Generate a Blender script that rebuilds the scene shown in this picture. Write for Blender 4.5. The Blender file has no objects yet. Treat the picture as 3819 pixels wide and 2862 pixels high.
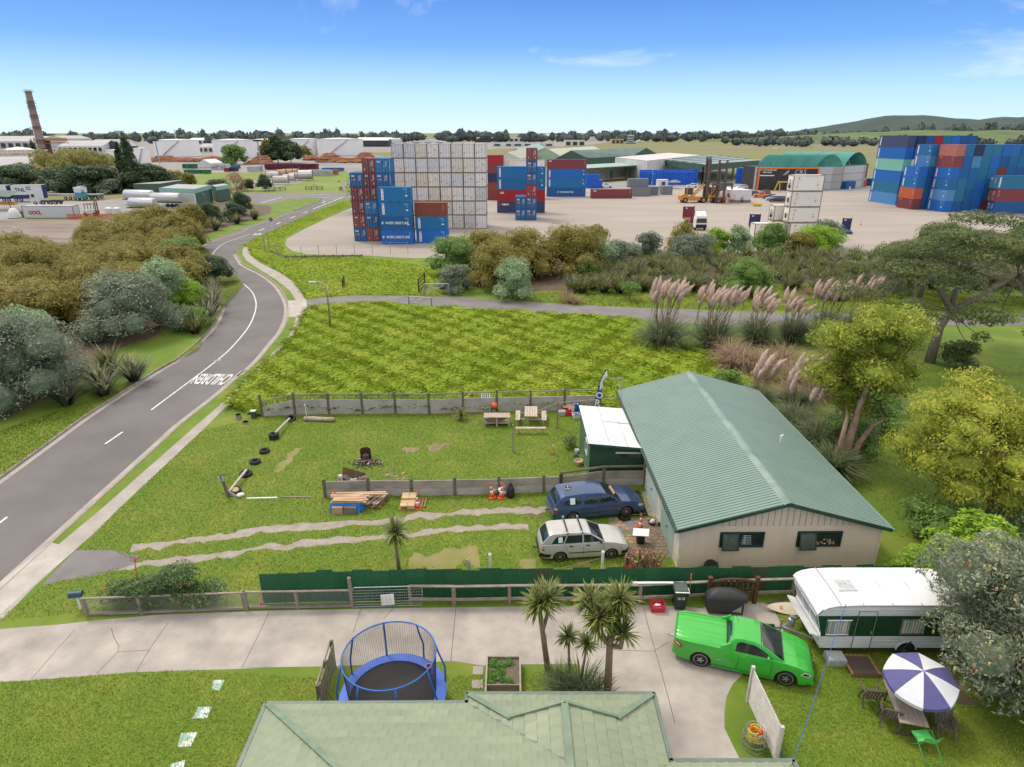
import bpy, bmesh, math, random
from math import cos,sin,pi,sqrt,atan2,hypot,floor,atan
import numpy as np
from mathutils import Vector, Matrix, noise
VZ=lambda z:V3((0,0,z));rD=random.random;V3=Vector;RU=random.uniform;random.seed(7);RNG=np.random.default_rng(7)
SC=bpy.context.scene;COL=SC.collection
R_=math.radians
# ---------------------------------------------------------------- camera, sky, sun, exposure
F=2417.1;CX,CY=1909.5,1431.0;HY=493.8;H=19.0
TH=atan((CY-HY)/F);ST,CT=sin(TH),cos(TH)
cd=bpy.data.cameras.new('camera');cam=bpy.data.objects.new('camera',cd);COL.objects.link(cam)
cam.location=(0,0,H);cam.rotation_euler=(pi/2-TH,0,0)
cd.sensor_width=36;cd.lens=36*F/3819;cd.clip_start=.1;cd.clip_end=40000
SC.camera=cam
SUN_EL,SUN_AZ=R_(58),R_(-45)
W=bpy.data.worlds.new('World');SC.world=W;W.use_nodes=True
wn,wl=W.node_tree.nodes,W.node_tree.links
sky=wn.new('ShaderNodeTexSky');sky.sky_type='NISHITA';sky.sun_disc=False
sky.sun_elevation=SUN_EL;sky.sun_rotation=SUN_AZ;sky.altitude=0;sky.air_density=1.0;sky.dust_density=.3;sky.ozone_density=2.5
bg=wn['Background'];bg.inputs['Strength'].default_value=.105
tc=wn.new('ShaderNodeTexCoord');sp=wn.new('ShaderNodeSeparateXYZ');wl.new(tc.outputs['Generated'],sp.inputs[0])
gr=wn.new('ShaderNodeValToRGB');el=gr.color_ramp.elements
el[0].position=0;el[0].color=(.56,.74,.90,1);el[1].position=.18;el[1].color=(.048,.185,.60,1)
for p,c in ((.05,(.37,.61,.90,1)),(.11,(.115,.32,.74,1)),(.4,(.10,.28,.72,1)),(1,(.09,.24,.62,1))): e=el.new(p);e.color=c
wl.new(sp.outputs[2],gr.inputs[0])
sc=wn.new('ShaderNodeMix');sc.data_type='RGBA';sc.blend_type='MULTIPLY';sc.inputs['Factor'].default_value=1;sc.inputs['B'].default_value=(7.6,7.6,7.6,1);wl.new(gr.outputs[0],sc.inputs['A'])
m1=wn.new('ShaderNodeMix');m1.data_type='RGBA';m1.inputs['Factor'].default_value=.88;wl.new(sky.outputs[0],m1.inputs['A']);wl.new(sc.outputs['Result'],m1.inputs['B'])
mp=wn.new('ShaderNodeMapping');mp.inputs['Scale'].default_value=(1.5,1.5,3.2);mp.inputs['Location'].default_value=(.35,.2,.1)
nz=wn.new('ShaderNodeTexNoise');nz.inputs['Scale'].default_value=2.6;nz.inputs['Detail'].default_value=8;nz.inputs['Roughness'].default_value=.58;nz.inputs['Distortion'].default_value=.4
wl.new(tc.outputs['Generated'],mp.inputs['Vector']);wl.new(mp.outputs[0],nz.inputs['Vector'])
cv=wn.new('ShaderNodeMapRange');cv.inputs[1].default_value=.14;cv.inputs[2].default_value=.42;cv.inputs[3].default_value=-.16;cv.inputs[4].default_value=.42;wl.new(sp.outputs[2],cv.inputs[0])
ad=wn.new('ShaderNodeMath');ad.operation='ADD';wl.new(nz.outputs['Fac'],ad.inputs[0]);wl.new(cv.outputs[0],ad.inputs[1])
rp=wn.new('ShaderNodeValToRGB');rp.color_ramp.elements[0].position=.46;rp.color_ramp.elements[1].position=.72;rp.color_ramp.elements[1].color=(.85,.85,.85,1);wl.new(ad.outputs[0],rp.inputs[0])
mx=wn.new('ShaderNodeMix');mx.data_type='RGBA';mx.inputs['B'].default_value=(8.3,7.9,7.4,1)
wl.new(rp.outputs[0],mx.inputs['Factor']);wl.new(m1.outputs['Result'],mx.inputs['A']);wl.new(mx.outputs['Result'],bg.inputs['Color'])
sd=bpy.data.lights.new('sun','SUN');sd.energy=1.15;sd.angle=R_(14);sd.color=(1,.93,.82)
sun=bpy.data.objects.new('sun',sd);COL.objects.link(sun)
sdir=V3((sin(SUN_AZ)*cos(SUN_EL),cos(SUN_AZ)*cos(SUN_EL),sin(SUN_EL)))
sun.rotation_euler=sdir.to_track_quat('Z','Y').to_euler()
SC.view_settings.view_transform='Standard';SC.view_settings.look='None';SC.view_settings.gamma=1
SC.view_settings.use_curve_mapping=False;SC.view_settings.exposure=.75
SC.render.engine='CYCLES';SC.cycles.max_bounces=6;SC.cycles.transparent_max_bounces=12
# ---------------------------------------------------------------- photograph survey -> ground points
def ray(p):
 u=(p[0]-CX)/F;v=(CY-p[1])/F
 return (u,CT+v*ST,-ST+v*CT)
def G(p,z=0.0):
 d=ray(p);t=(z-H)/d[2];return V3((d[0]*t,d[1]*t,z))
def At(p,Y):
 d=ray(p);t=Y/d[1];return V3((d[0]*t,Y,H+d[2]*t))
def hz(b,t): return At(t,G(b)[1])[2]
def Zm(ox,oy,w,W):
 k=w/W
 return lambda x,y:(ox+x*k,oy+y*k)
D=lambda x,y:(x*1.7265,y*1.7265)
ZA=Zm(0,300,960,2212);ZY=Zm(1200,450,1000,2212);ZM=Zm(2100,450,900,2212);ZR=Zm(2900,400,919,2212)
ZL=Zm(0,850,1000,2072);ZG=Zm(900,850,1000,2212);ZP=Zm(1800,850,1100,2212);ZT=Zm(2800,850,1019,1988)
ZU=Zm(700,1400,800,2211);ZV=Zm(1500,1400,800,2211);ZC=Zm(1950,1700,600,2211);ZS=Zm(2400,1900,1000,2212)
ZD=Zm(0,1900,1000,1723);ZE=Zm(900,2000,900,2132);ZF=Zm(1700,2050,800,2041);ZH=Zm(2400,2050,700,1786);ZI=Zm(2900,2050,919,1876)
# ---------------------------------------------------------------- mesh and object helpers
class MB:
 def __init__(s): s.v=[];s.f=[];s.m=[];s.cur=0
 def add(s,vs,fs,mi=None):
  o=len(s.v);s.v.extend([tuple(v) for v in vs]);mi=s.cur if mi is None else mi
  for f in fs: s.f.append(tuple(o+i for i in f));s.m.append(mi)
  return s
 def box(s,c,d,rz=0,M=None,mi=None):
  x,y,z=d[0]/2,d[1]/2,d[2]/2
  vs=[V3((sx*x,sy*y,sz*z)) for sz in(-1,1) for sy in(-1,1) for sx in(-1,1)]
  if M is None: M=Matrix.Rotation(rz,3,'Z')
  c=Vector(c)
  return s.add([M@v+c for v in vs],[(0,2,3,1),(4,5,7,6),(0,1,5,4),(2,6,7,3),(0,4,6,2),(1,3,7,5)],mi)
 def bar(s,a,b,w,h=None,up=(0,0,1),mi=None,ext=0):
  a,b=Vector(a),Vector(b);h=h or w;d=(b-a);L=d.length
  if L<1e-6: return s
  d.normalize();u=Vector(up)
  if abs(d.dot(u))>.98: u=V3((0,1,0))
  r=d.cross(u).normalized();u=r.cross(d)
  M=Matrix((r,d,u)).transposed()
  return s.box((a+b)/2,(w,L+2*ext,h),M=M,mi=mi)
 def tube(s,pts,r,n=8,cap=True,mi=None,close=False):
  pts=[Vector(p) for p in pts];rs=r if isinstance(r,(list,tuple)) else [r]*len(pts)
  vs=[];fs=[];k=len(pts);pu=None
  for i,p in enumerate(pts):
   if close: d=(pts[(i+1)%k]-pts[i-1]).normalized()
   else: d=(pts[min(i+1,k-1)]-pts[max(i-1,0)]).normalized()
   u=VZ(1) if abs(d.z)<.9 else V3((1,0,0))
   if pu is not None and abs(pu.dot(d))<.95: u=pu
   a=d.cross(u).normalized();b=a.cross(d).normalized();pu=b
   for j in range(n):
    t=2*pi*j/n;vs.append(p+(a*cos(t)+b*sin(t))*rs[i])
  for i in range(k if close else k-1):
   for j in range(n):
    i2=(i+1)%k;fs.append((i*n+j,i*n+(j+1)%n,i2*n+(j+1)%n,i2*n+j))
  if cap and not close: fs.append(tuple(range(n-1,-1,-1)));fs.append(tuple((k-1)*n+j for j in range(n)))
  return s.add(vs,fs,mi)
 def lathe(s,prof,c=(0,0,0),n=20,M=None,mi=None,a0=0,a1=2*pi):
  c=Vector(c);vs=[];fs=[];full=abs(a1-a0-2*pi)<1e-6;nn=n if full else n+1
  for r,z in prof:
   for j in range(nn):
    t=a0+(a1-a0)*j/n;v=V3((r*cos(t),r*sin(t),z))
    vs.append((M@v if M else v)+c)
  for i in range(len(prof)-1):
   for j in range(n):
    j2=(j+1)%nn;fs.append((i*nn+j,i*nn+j2,(i+1)*nn+j2,(i+1)*nn+j))
  if full:
   if prof[0][0]>1e-5: fs.append(tuple(range(nn-1,-1,-1)))
   if prof[-1][0]>1e-5: fs.append(tuple((len(prof)-1)*nn+j for j in range(nn)))
  return s.add(vs,fs,mi)
 def prism(s,poly,z0,z1,mi=None):
  n=len(poly);vs=[(p[0],p[1],z0) for p in poly]+[(p[0],p[1],z1) for p in poly]
  A=sum(poly[i][0]*poly[(i+1)%n][1]-poly[(i+1)%n][0]*poly[i][1] for i in range(n))
  fs=[(i,(i+1)%n,n+(i+1)%n,n+i) for i in range(n)]+[tuple(range(n-1,-1,-1)),tuple(range(n,2*n))]
  if A<0: fs=[tuple(reversed(f)) for f in fs]
  return s.add(vs,fs,mi)
 def loft(s,rings,cap=True,closed=True,mi=None):
  n=len(rings[0]);vs=[p for r in rings for p in r];fs=[]
  for i in range(len(rings)-1):
   for j in range(n if closed else n-1):
    j2=(j+1)%n;fs.append((i*n+j,i*n+j2,(i+1)*n+j2,(i+1)*n+j))
  if cap and closed: fs.append(tuple(range(n-1,-1,-1)));fs.append(tuple((len(rings)-1)*n+j for j in range(n)))
  return s.add(vs,fs,mi)
 def mesh(s,name,mats,smooth=False):
  me=bpy.data.meshes.new(name);me.from_pydata(s.v,[],s.f)
  for m in (mats if isinstance(mats,(list,tuple)) else [mats]): me.materials.append(m)
  if len(me.materials)>1: me.polygons.foreach_set('material_index',s.m)
  if smooth: me.polygons.foreach_set('use_smooth',[True]*len(me.polygons))
  me.update();return me
 def lb(s,*a,**k): return s.build(*a,world=False,**k)
 def build(s,name,mats,parent=None,world=True,smooth=False,fix=False,sharp=None):
  if parent is not None and world:
   Mi=parent_matrix(parent).inverted();s.v=[tuple(Mi@Vector(v)) for v in s.v]
  me=s.mesh(name,mats,smooth)
  if fix:
   bm=bmesh.new();bm.from_mesh(me);bmesh.ops.recalc_face_normals(bm,faces=bm.faces);bm.to_mesh(me);bm.free()
  if smooth and sharp: me.set_sharp_from_angle(angle=R_(sharp))
  return link(name,me,parent)
def parent_matrix(o):
 M=Matrix.LocRotScale(o.location,o.rotation_euler,o.scale)
 return parent_matrix(o.parent)@M if o.parent else M
def link(name,data,parent=None):
 o=bpy.data.objects.new(name,data);COL.objects.link(o);o.parent=parent;return o
def tag(o,label=None,cat=None,group=None,kind=None):
 if label: o['label']=label
 if cat: o['category']=cat
 if group: o['group']=group
 if kind: o['kind']=kind
 return o
def thing(name,label,cat,loc=(0,0,0),rz=0,group=None,kind=None):
 o=link(name,None);o.location=loc;o.rotation_euler=(0,0,rz);o.empty_display_size=.2
 return tag(o,label,cat,group,kind)
KIDS={}
def copy_tree(o,parent=None,label=None,loc=None,rz=None,group=None,scale=None):
 c=o.copy();COL.objects.link(c);c.parent=parent
 if label: c['label']=label
 if group: c['group']=group
 if loc is not None: c.location=loc
 if rz is not None: c.rotation_euler=(0,0,rz)
 if scale is not None: c.scale=scale
 for ch in [x for x in bpy.data.objects if x.parent==o] if o not in KIDS else KIDS[o]: copy_tree(ch,c)
 return c
ORD=['','first','second','third','fourth','fifth','sixth','seventh','eighth','ninth','tenth','eleventh','twelfth']
# ---------------------------------------------------------------- materials
MATS={}
def mat(name,col,rough=.6,metal=0,var=.12,scale=4,bump=0,bscale=None,col2=None,objcol=False,rand=0,coat=0,spec=.5,trans=0,alpha=1,detail=5,stretch=(1,1,1),lo=.35,hi=.68):
 if name in MATS: return MATS[name]
 m=bpy.data.materials.new(name);m.use_nodes=True;n,l=m.node_tree.nodes,m.node_tree.links;b=n['Principled BSDF']
 b.inputs['Roughness'].default_value=rough;b.inputs['Metallic'].default_value=metal;b.inputs['Coat Weight'].default_value=coat
 b.inputs['Specular IOR Level'].default_value=spec;b.inputs['Alpha'].default_value=alpha;b.inputs['Transmission Weight'].default_value=trans
 if coat: b.inputs['Coat Roughness'].default_value=.06
 c=(*col,1);t=n.new('ShaderNodeTexCoord');mp=n.new('ShaderNodeMapping');mp.inputs['Scale'].default_value=stretch;l.new(t.outputs['Object'],mp.inputs[0])
 src=None
 if objcol: oi=n.new('ShaderNodeObjectInfo');src=oi.outputs['Color']
 nz=n.new('ShaderNodeTexNoise');nz.inputs['Scale'].default_value=scale;nz.inputs['Detail'].default_value=detail;nz.inputs['Roughness'].default_value=.6
 if objcol or rand:
  o2=n.new('ShaderNodeObjectInfo');va=n.new('ShaderNodeVectorMath');va.operation='MULTIPLY_ADD';va.inputs[1].default_value=(37,37,37)
  l.new(o2.outputs['Random'],va.inputs[0]);l.new(mp.outputs[0],va.inputs[2]);l.new(va.outputs[0],nz.inputs[0])
 else: l.new(mp.outputs[0],nz.inputs[0])
 if col2 is None: col2=tuple(max(0,x*(1-2.2*var)) for x in col)
 mr=n.new('ShaderNodeMapRange');mr.inputs[1].default_value=lo;mr.inputs[2].default_value=hi;l.new(nz.outputs['Fac'],mr.inputs[0])
 mx=n.new('ShaderNodeMix');mx.data_type='RGBA';mx.inputs['A'].default_value=c;mx.inputs['B'].default_value=(*col2,1);l.new(mr.outputs[0],mx.inputs['Factor'])
 out=mx.outputs['Result']
 if src:
  if objcol=='mul':
   mm=n.new('ShaderNodeMix');mm.data_type='RGBA';mm.blend_type='MULTIPLY';mm.inputs['Factor'].default_value=1;l.new(src,mm.inputs['A']);l.new(out,mm.inputs['B']);out=mm.outputs['Result']
  else: l.new(src,mx.inputs['A'])
 if rand:
  hs=n.new('ShaderNodeHueSaturation');m2=n.new('ShaderNodeMapRange');m2.inputs[3].default_value=1-rand;m2.inputs[4].default_value=1+rand
  o3=n.new('ShaderNodeObjectInfo');l.new(o3.outputs['Random'],m2.inputs[0]);l.new(m2.outputs[0],hs.inputs['Value']);l.new(out,hs.inputs['Color']);out=hs.outputs[0]
 l.new(out,b.inputs['Base Color'])
 if bump:
  n2=n.new('ShaderNodeTexNoise');n2.inputs['Scale'].default_value=bscale or scale*8;n2.inputs['Detail'].default_value=6;l.new(mp.outputs[0],n2.inputs[0])
  bp=n.new('ShaderNodeBump');bp.inputs['Strength'].default_value=min(1,bump*4);bp.inputs['Distance'].default_value=bump;l.new(n2.outputs['Fac'],bp.inputs['Height']);l.new(bp.outputs[0],b.inputs['Normal'])
 MATS[name]=m;return m
def leafmat(name,c1,c2,c3=None,rough=.55,trans=.45,big=.6):
 if name in MATS: return MATS[name]
 m=bpy.data.materials.new(name);m.use_nodes=True;n,l=m.node_tree.nodes,m.node_tree.links;b=n['Principled BSDF']
 b.inputs['Roughness'].default_value=rough;b.inputs['Specular IOR Level'].default_value=.35
 ge=n.new('ShaderNodeNewGeometry');r=n.new('ShaderNodeValToRGB');e=r.color_ramp.elements
 e[0].color=(*c1,1);e[1].color=(*c2,1);e[1].position=.86
 if c3: x=e.new(1);x.color=(*c3,1)
 t=n.new('ShaderNodeTexCoord');nz=n.new('ShaderNodeTexNoise');nz.inputs['Scale'].default_value=big;nz.inputs['Detail'].default_value=3;l.new(t.outputs['Object'],nz.inputs[0])
 mr=n.new('ShaderNodeMapRange');mr.inputs[1].default_value=.3;mr.inputs[2].default_value=.7;mr.inputs[3].default_value=-.25;mr.inputs[4].default_value=.25;l.new(nz.outputs['Fac'],mr.inputs[0])
 ad=n.new('ShaderNodeMath');ad.operation='ADD';ad.use_clamp=True;l.new(ge.outputs['Random Per Island'],ad.inputs[0]);l.new(mr.outputs[0],ad.inputs[1])
 l.new(ad.outputs[0],r.inputs[0]);l.new(r.outputs[0],b.inputs['Base Color'])
 if trans:
  ts=n.new('ShaderNodeBsdfTranslucent');ms=n.new('ShaderNodeMixShader');ms.inputs[0].default_value=trans
  l.new(r.outputs[0],ts.inputs[0]);l.new(b.outputs[0],ms.inputs[1]);l.new(ts.outputs[0],ms.inputs[2]);l.new(ms.outputs[0],n['Material Output'].inputs[0])
 MATS[name]=m;return m
def sheet(name,pts,z,m,kind='structure',label=None,cat=None,parent=None,sub=0):
 P=[G(p) if len(p)==2 else Vector(p) for p in pts]
 bm=bmesh.new();vs=[bm.verts.new((p.x,p.y,z)) for p in P]
 es=[bm.edges.new((vs[i],vs[(i+1)%len(vs)])) for i in range(len(vs))]
 bmesh.ops.triangle_fill(bm,use_beauty=True,edges=es)
 for f in bm.faces:
  if f.normal.z<0: f.normal_flip()
 me=bpy.data.meshes.new(name);bm.to_mesh(me);bm.free();me.materials.append(m)
 o=link(name,me,parent);
 if kind: o['kind']=kind
 if label: o['label']=label
 return o
def smooth_line(P,n=6):
 P=[Vector(p) for p in P];out=[]
 for i in range(len(P)-1):
  a,b,c,d=P[max(i-1,0)],P[i],P[i+1],P[min(i+2,len(P)-1)]
  for k in range(n):
   t=k/n;out.append(.5*((2*b)+(c-a)*t+(2*a-5*b+4*c-d)*t*t+(3*b-a-3*c+d)*t**3))
 return out+[P[-1]]
def ribbon(mb,line,w,z,off=0):
 L=[];Rr=[]
 for i,p in enumerate(line):
  d=(line[min(i+1,len(line)-1)]-line[max(i-1,0)]);d.z=0;d.normalize();nrm=V3((-d.y,d.x,0))
  L.append(p+nrm*(off+w/2));Rr.append(p+nrm*(off-w/2))
 vs=[(q.x,q.y,z) for q in L]+[(q.x,q.y,z) for q in Rr];n=len(L)
 mb.add(vs,[(i,n+i,n+i+1,i+1) for i in range(n-1)])
TXT={}
def text_mesh(s,size=1,m=None,depth=.004,align='CENTER',shear=0,bold=0):
 k=(s,size,m.name if m else '',align,shear,bold)
 if k in TXT: return TXT[k]
 c=bpy.data.curves.new('lettering','FONT');c.body=s;c.size=size;c.extrude=depth/2;c.align_x=align;c.align_y='CENTER';c.shear=shear;c.offset=bold;c.resolution_u=2
 o=bpy.data.objects.new('t',c);COL.objects.link(o)
 me=bpy.data.meshes.new_from_object(o.evaluated_get(bpy.context.evaluated_depsgraph_get()));bpy.data.objects.remove(o);bpy.data.curves.remove(c)
 if m: me.materials.clear();me.materials.append(m)
 me.name='lettering';TXT[k]=me;return me
def put_text(s,size,m,parent,loc,xdir,up,align='CENTER',name='lettering',depth=.004,shear=0,sx=1,bold=0):
 me=text_mesh(s,size,m,depth,align,shear,bold);o=link(name,me,parent)
 x=Vector(xdir).normalized();u=Vector(up).normalized();z=x.cross(u)
 M=Matrix((x*sx,u,z)).transposed().to_4x4();M.translation=Vector(loc);o.matrix_basis=M;return o
# ================================================================ GROUND, ROADS, MARKINGS
Z1=Zm(750,600,600,2212);Z2=Zm(950,480,400,2212);Z3=Zm(0,640,500,2212);Z4=Zm(450,640,500,2212);Z5=Zm(0,460,600,2212)
Z6=Zm(550,460,800,2212);Z7=Zm(1300,470,800,2212);Z8=Zm(2000,460,900,2212);Z9=Zm(2350,560,600,2212)
m_lawn=mat('lawn_turf',(.11,.185,.012),.9,var=0,scale=.35,col2=(.21,.235,.03),bump=.03,bscale=9,lo=.46,hi=.72)
m_lawn2=mat('rough_turf',(.15,.26,.012),.9,scale=.25,col2=(.21,.30,.02),bump=.05,bscale=5)
m_soil=mat('leaf_litter_soil',(.10,.07,.045),.95,scale=1.5,col2=(.17,.12,.075),bump=.03)
m_road=mat('asphalt',(.132,.120,.115),.85,scale=.22,col2=(.172,.157,.15),bump=.006,bscale=60)
m_oldroad=mat('worn_asphalt',(.165,.15,.148),.88,scale=.5,col2=(.225,.205,.195),bump=.006,bscale=50)
m_conc=mat('weathered_concrete',(.47,.42,.365),.85,scale=.55,col2=(.29,.255,.225),bump=.008,bscale=30,detail=9)
m_path=mat('footpath_concrete',(.33,.29,.255),.88,scale=.9,col2=(.42,.38,.33),bump=.006,bscale=40)
m_kerb=mat('kerb_concrete',(.36,.31,.27),.85,scale=2,col2=(.25,.21,.18))
m_yard=mat('yard_gravel',(.385,.33,.28),.92,scale=.07,col2=(.31,.265,.225),bump=.01,bscale=14,stretch=(.4,1.6,1))
m_paint=mat('road_paint',(.78,.77,.74),.7,scale=3,col2=(.55,.54,.52))
m_field=mat('dry_airfield_grass',(.215,.185,.075),.95,scale=.006,col2=(.15,.175,.05),stretch=(.6,2.4,1),lo=.38,hi=.66)
m_green=mat('mown_field_grass',(.15,.215,.03),.95,scale=.05,col2=(.21,.245,.05),bump=.03,bscale=2)
m_ind=mat('industrial_hardstand',(.30,.27,.245),.9,scale=.03,col2=(.22,.205,.18))
m_dirt=mat('brown_dirt',(.17,.125,.10),.95,scale=.15,col2=(.30,.245,.20),stretch=(.5,1.5,1),bump=.03)
m_tar=mat('truck_yard_asphalt',(.24,.225,.22),.9,scale=.1,col2=(.31,.29,.28))
m_grav=mat('track_gravel',(.36,.315,.28),.95,scale=2,col2=(.27,.225,.17),bump=.02,bscale=30)
m_dry=mat('dry_mown_grass',(.27,.225,.09),.95,scale=.9,col2=(.17,.20,.045),bump=.02,bscale=12)
sheet('terrain',[(-9000,-60,0),(9000,-60,0),(9000,14000,0),(-9000,14000,0)],-.15,m_field)
RL=[G(p) for p in [ZL(370,1658),ZL(660,1450),ZL(1000,1230),ZL(1230,1085),ZL(1360,1010),ZL(1500,900),ZL(1640,760),ZL(1695,650),ZL(1705,570),ZL(1680,490),ZL(1600,420),ZL(1490,368),ZL(1440,325),ZL(1427,270),ZL(1440,220),ZL(1500,165),ZL(1600,110),ZL(1700,75),ZL(1900,10),Z1(500,955),Z1(960,800),Z1(1320,665),Z1(1620,560)]]
RR=[G(p) for p in [D(188,1100),D(346,956),ZL(1400,1510),ZL(1700,1275),ZL(1900,1095),ZG(0,1215),ZG(130,1100),ZG(250,955),ZG(330,855),ZG(375,760),ZG(388,690),ZG(383,630),ZG(355,560),ZG(290,470),ZG(180,385),ZG(60,325),ZG(0,290),ZL(1860,255),ZL(1825,200),ZL(1842,165),Z1(570,1170),Z1(720,1075),Z1(860,1010),Z1(1080,915),Z1(1400,770),Z1(1750,600),Z1(1950,520)]]
RL=[RL[0]+(RL[0]-RL[1])*3]+RL;RR=[RR[0]+(RR[0]-RR[1])*2.2]+RR
RL=smooth_line(RL,5);RR=smooth_line(RR,5)
sheet('road',[tuple(p) for p in RL]+[tuple(p) for p in reversed(RR)],-.13,m_road)
sheet('cross_road',[Z1(1620,560),Z1(1640,545),Z1(1660,520),Z1(1600,505),Z1(1400,510),Z1(1200,530),Z1(960,590),Z1(780,600),Z1(700,540),Z1(420,485),Z1(420,440),Z1(900,440),Z1(2060,435),Z1(3300,425),Z1(3300,480),Z1(1950,520)],-.126,m_oldroad)
def xy(P): return [(p.x,p.y,0) for p in P]
sheet('verge',xy(RL)+[tuple(G(Z1(1660,520))),tuple(G(Z1(1600,505))),tuple(G(Z1(1200,530))),tuple(G(Z1(960,590))),tuple(G(Z1(780,600))),tuple(G(Z1(560,590))),tuple(G(Z4(0,700))),tuple(G(Z3(0,800))),(-120,110,0),(-120,10,0)],0,m_lawn)
sheet('lawn',xy(RR)+[tuple(G(Z1(2060,520))),(-20,190,0),(420,300,0),(420,-20,0),(-30,-20,0)],0,m_lawn)
sheet('yard',[Z1(2200,1300),Z1(1480,1290),Z1(1250,1240),Z1(1150,1160),Z1(1180,1070),Z1(1400,950),Z1(1800,760),Z1(2080,640),D(790,425),D(1100,405),D(1270,402),D(1640,395),(330,255,0),(420,255,0),(420,112,0),(30,108,0),D(890,558)],.004,m_yard)
sheet('hardstand',[Z2(-3000,420),Z2(2300,500),(-30,330,0),(-40,245,0),Z2(1800,860),Z2(1100,940),Z2(0,900),Z6(350,545),Z5(1900,900),Z5(0,800),(-420,210,0)],-.146,m_ind)
sheet('industrial_ground',[D(-1500,306),D(1340,304),D(1260,315),D(1060,322),D(560,336),D(200,340),D(-1500,330)],-.142,m_ind)
sheet('field',[Z4(800,250),Z6(380,550),Z6(640,510),Z6(1200,505),Z1(1000,175),Z2(1850,905),D(760,375),D(790,440),Z1(2060,432),Z1(1100,438),Z1(560,430),Z1(0,400)],-.138,m_green)
sheet('truck_yard',[Z3(-2500,300),Z3(760,480),Z3(1500,490),Z3(2080,430),Z3(2080,350),Z4(1100,380),Z4(1300,560),Z4(800,700),Z4(0,720),Z3(1500,780),Z3(-2500,800)],-.134,m_tar)
sheet('dirt_lot',[Z3(-2500,795),Z3(0,800),Z3(600,790),Z3(1500,785),Z4(-100,720),Z4(600,760),Z4(300,1000),Z3(2212,1100),Z3(-2500,1700)],.006,m_dirt)
sheet('gravel_pad',[Z1(600,285),Z1(930,230),Z1(1450,195),Z1(1450,280),Z1(1000,360),Z1(700,370)],-.134,m_ind)
sheet('runway',[D(1600,298),D(1900,300.5),D(2212,306),D(2900,318),D(2900,324),D(2212,312),D(1900,303.5),D(1600,299.6)],-.146,m_oldroad)
sheet('taxiway',[D(1480,318),D(1750,316),D(2212,321),D(2212,323.5),D(1750,318.5),D(1480,319.5)],-.146,m_oldroad)
sheet('apron',[D(1400,304.5),D(1500,304),D(1520,306),D(1400,306.5)],-.142,m_oldroad)
sheet('airfield_green',[D(1420,301.2),D(1560,300.2),D(2060,307.5),D(1930,309),D(1600,307)],-.144,m_green)
sheet('depot_road',[D(1270,396),D(1420,388),D(1560,384),D(1700,384),D(1700,392),D(1900,410),D(1860,418),D(1640,404),D(1400,404),D(1270,408)],.008,m_tar)
sheet('side_road',[ZG(520,600),ZG(700,578),ZG(950,562),ZG(1300,560),ZG(1700,570),ZP(60,540),ZP(400,560),ZP(800,585),ZP(1240,605),ZP(2212,640),ZT(700,618),ZT(1988,600),(90,64,0),(90,55,0),ZT(1988,710),ZT(1260,712),ZP(1850,732),ZP(1600,722),ZP(1150,692),ZP(920,685),ZP(500,655),ZP(100,635),ZG(1400,652),ZG(1150,642),ZG(900,632),ZG(700,660),ZG(520,690)],.012,m_oldroad)
sheet('path',[ZD(0,590),ZD(390,215),ZD(650,0),ZL(1480,1560),ZL(1700,1370),ZL(1880,1200),ZL(2050,1040),ZG(250,1035),ZG(330,970),ZG(420,850),ZG(450,745),ZG(452,600),ZG(400,520),ZG(290,430),ZG(150,345),ZG(40,270),ZG(8,215),ZG(15,165),ZG(70,152),ZG(55,175),ZG(80,230),ZG(150,290),ZG(300,360),ZG(420,440),ZG(480,510),ZG(525,590),ZG(540,690),ZG(520,770),ZG(480,850),ZG(400,970),ZG(270,1100),ZG(120,1230),ZG(0,1340),ZL(1750,1380),ZL(1560,1570),ZD(760,0),ZD(600,160),ZD(480,265),ZD(230,490),ZD(150,570),ZD(0,720),(-19.5,17,0),(-22,17,0)],.008,m_path)
m_pale=mat('pale_crossing_concrete',(.50,.45,.40),.85,scale=.8,col2=(.36,.32,.28))
sheet('vehicle_crossing',[ZD(0,470),ZD(325,214),ZD(470,250),ZD(480,268),ZD(300,420),ZD(0,680)],.016,m_pale)
sheet('vehicle_crossing',[ZG(385,600),ZG(455,600),ZG(535,592),ZG(545,690),ZG(455,740),ZG(385,735)],.016,m_pale)
sheet('asphalt_patch',[ZD(490,262),ZD(620,262),ZD(740,266),ZD(900,300),ZD(870,350),ZD(700,410),ZD(560,440),ZD(400,455),ZD(270,490),ZD(380,370)],.006,m_oldroad)
def kerb(line,name,side):
 mb=MB();L=[];n=len(line)
 rings=[]
 for i,p in enumerate(line):
  d=line[min(i+1,n-1)]-line[max(i-1,0)];d.z=0;d.normalize();nr=V3((-d.y,d.x,0))*side
  a=p-nr*.04;b=p+nr*.11
  rings.append([(a.x,a.y,-.16),(a.x,a.y,.012),(b.x,b.y,.02),(b.x,b.y,-.16)])
  c=p-nr*.42
 mb.loft(rings);o=mb.build(name,m_kerb);o['kind']='structure'
kerb(RL,'kerb',1);kerb(RR[:96],'kerb',-1)
mb=MB();
ribbon(mb,RL[:110],.38,-.122,-.26);ribbon(mb,RR[:96],.42,-.122,.28)
o=mb.build('gutter_channel',m_path);o['kind']='structure'
mk=MB()
ctr=smooth_line([G(p) for p in [ZL(1165,1397),ZL(1680,1012),ZL(1830,870),ZL(1930,740),ZL(1975,620),ZL(1970,540),ZL(1925,465),ZL(1800,370),ZL(1690,290),ZL(1643,240),ZL(1637,215),ZL(1665,168),ZL(1745,110),ZL(1935,45)]],6)
ribbon(mk,ctr,.13,-.118)
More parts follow.
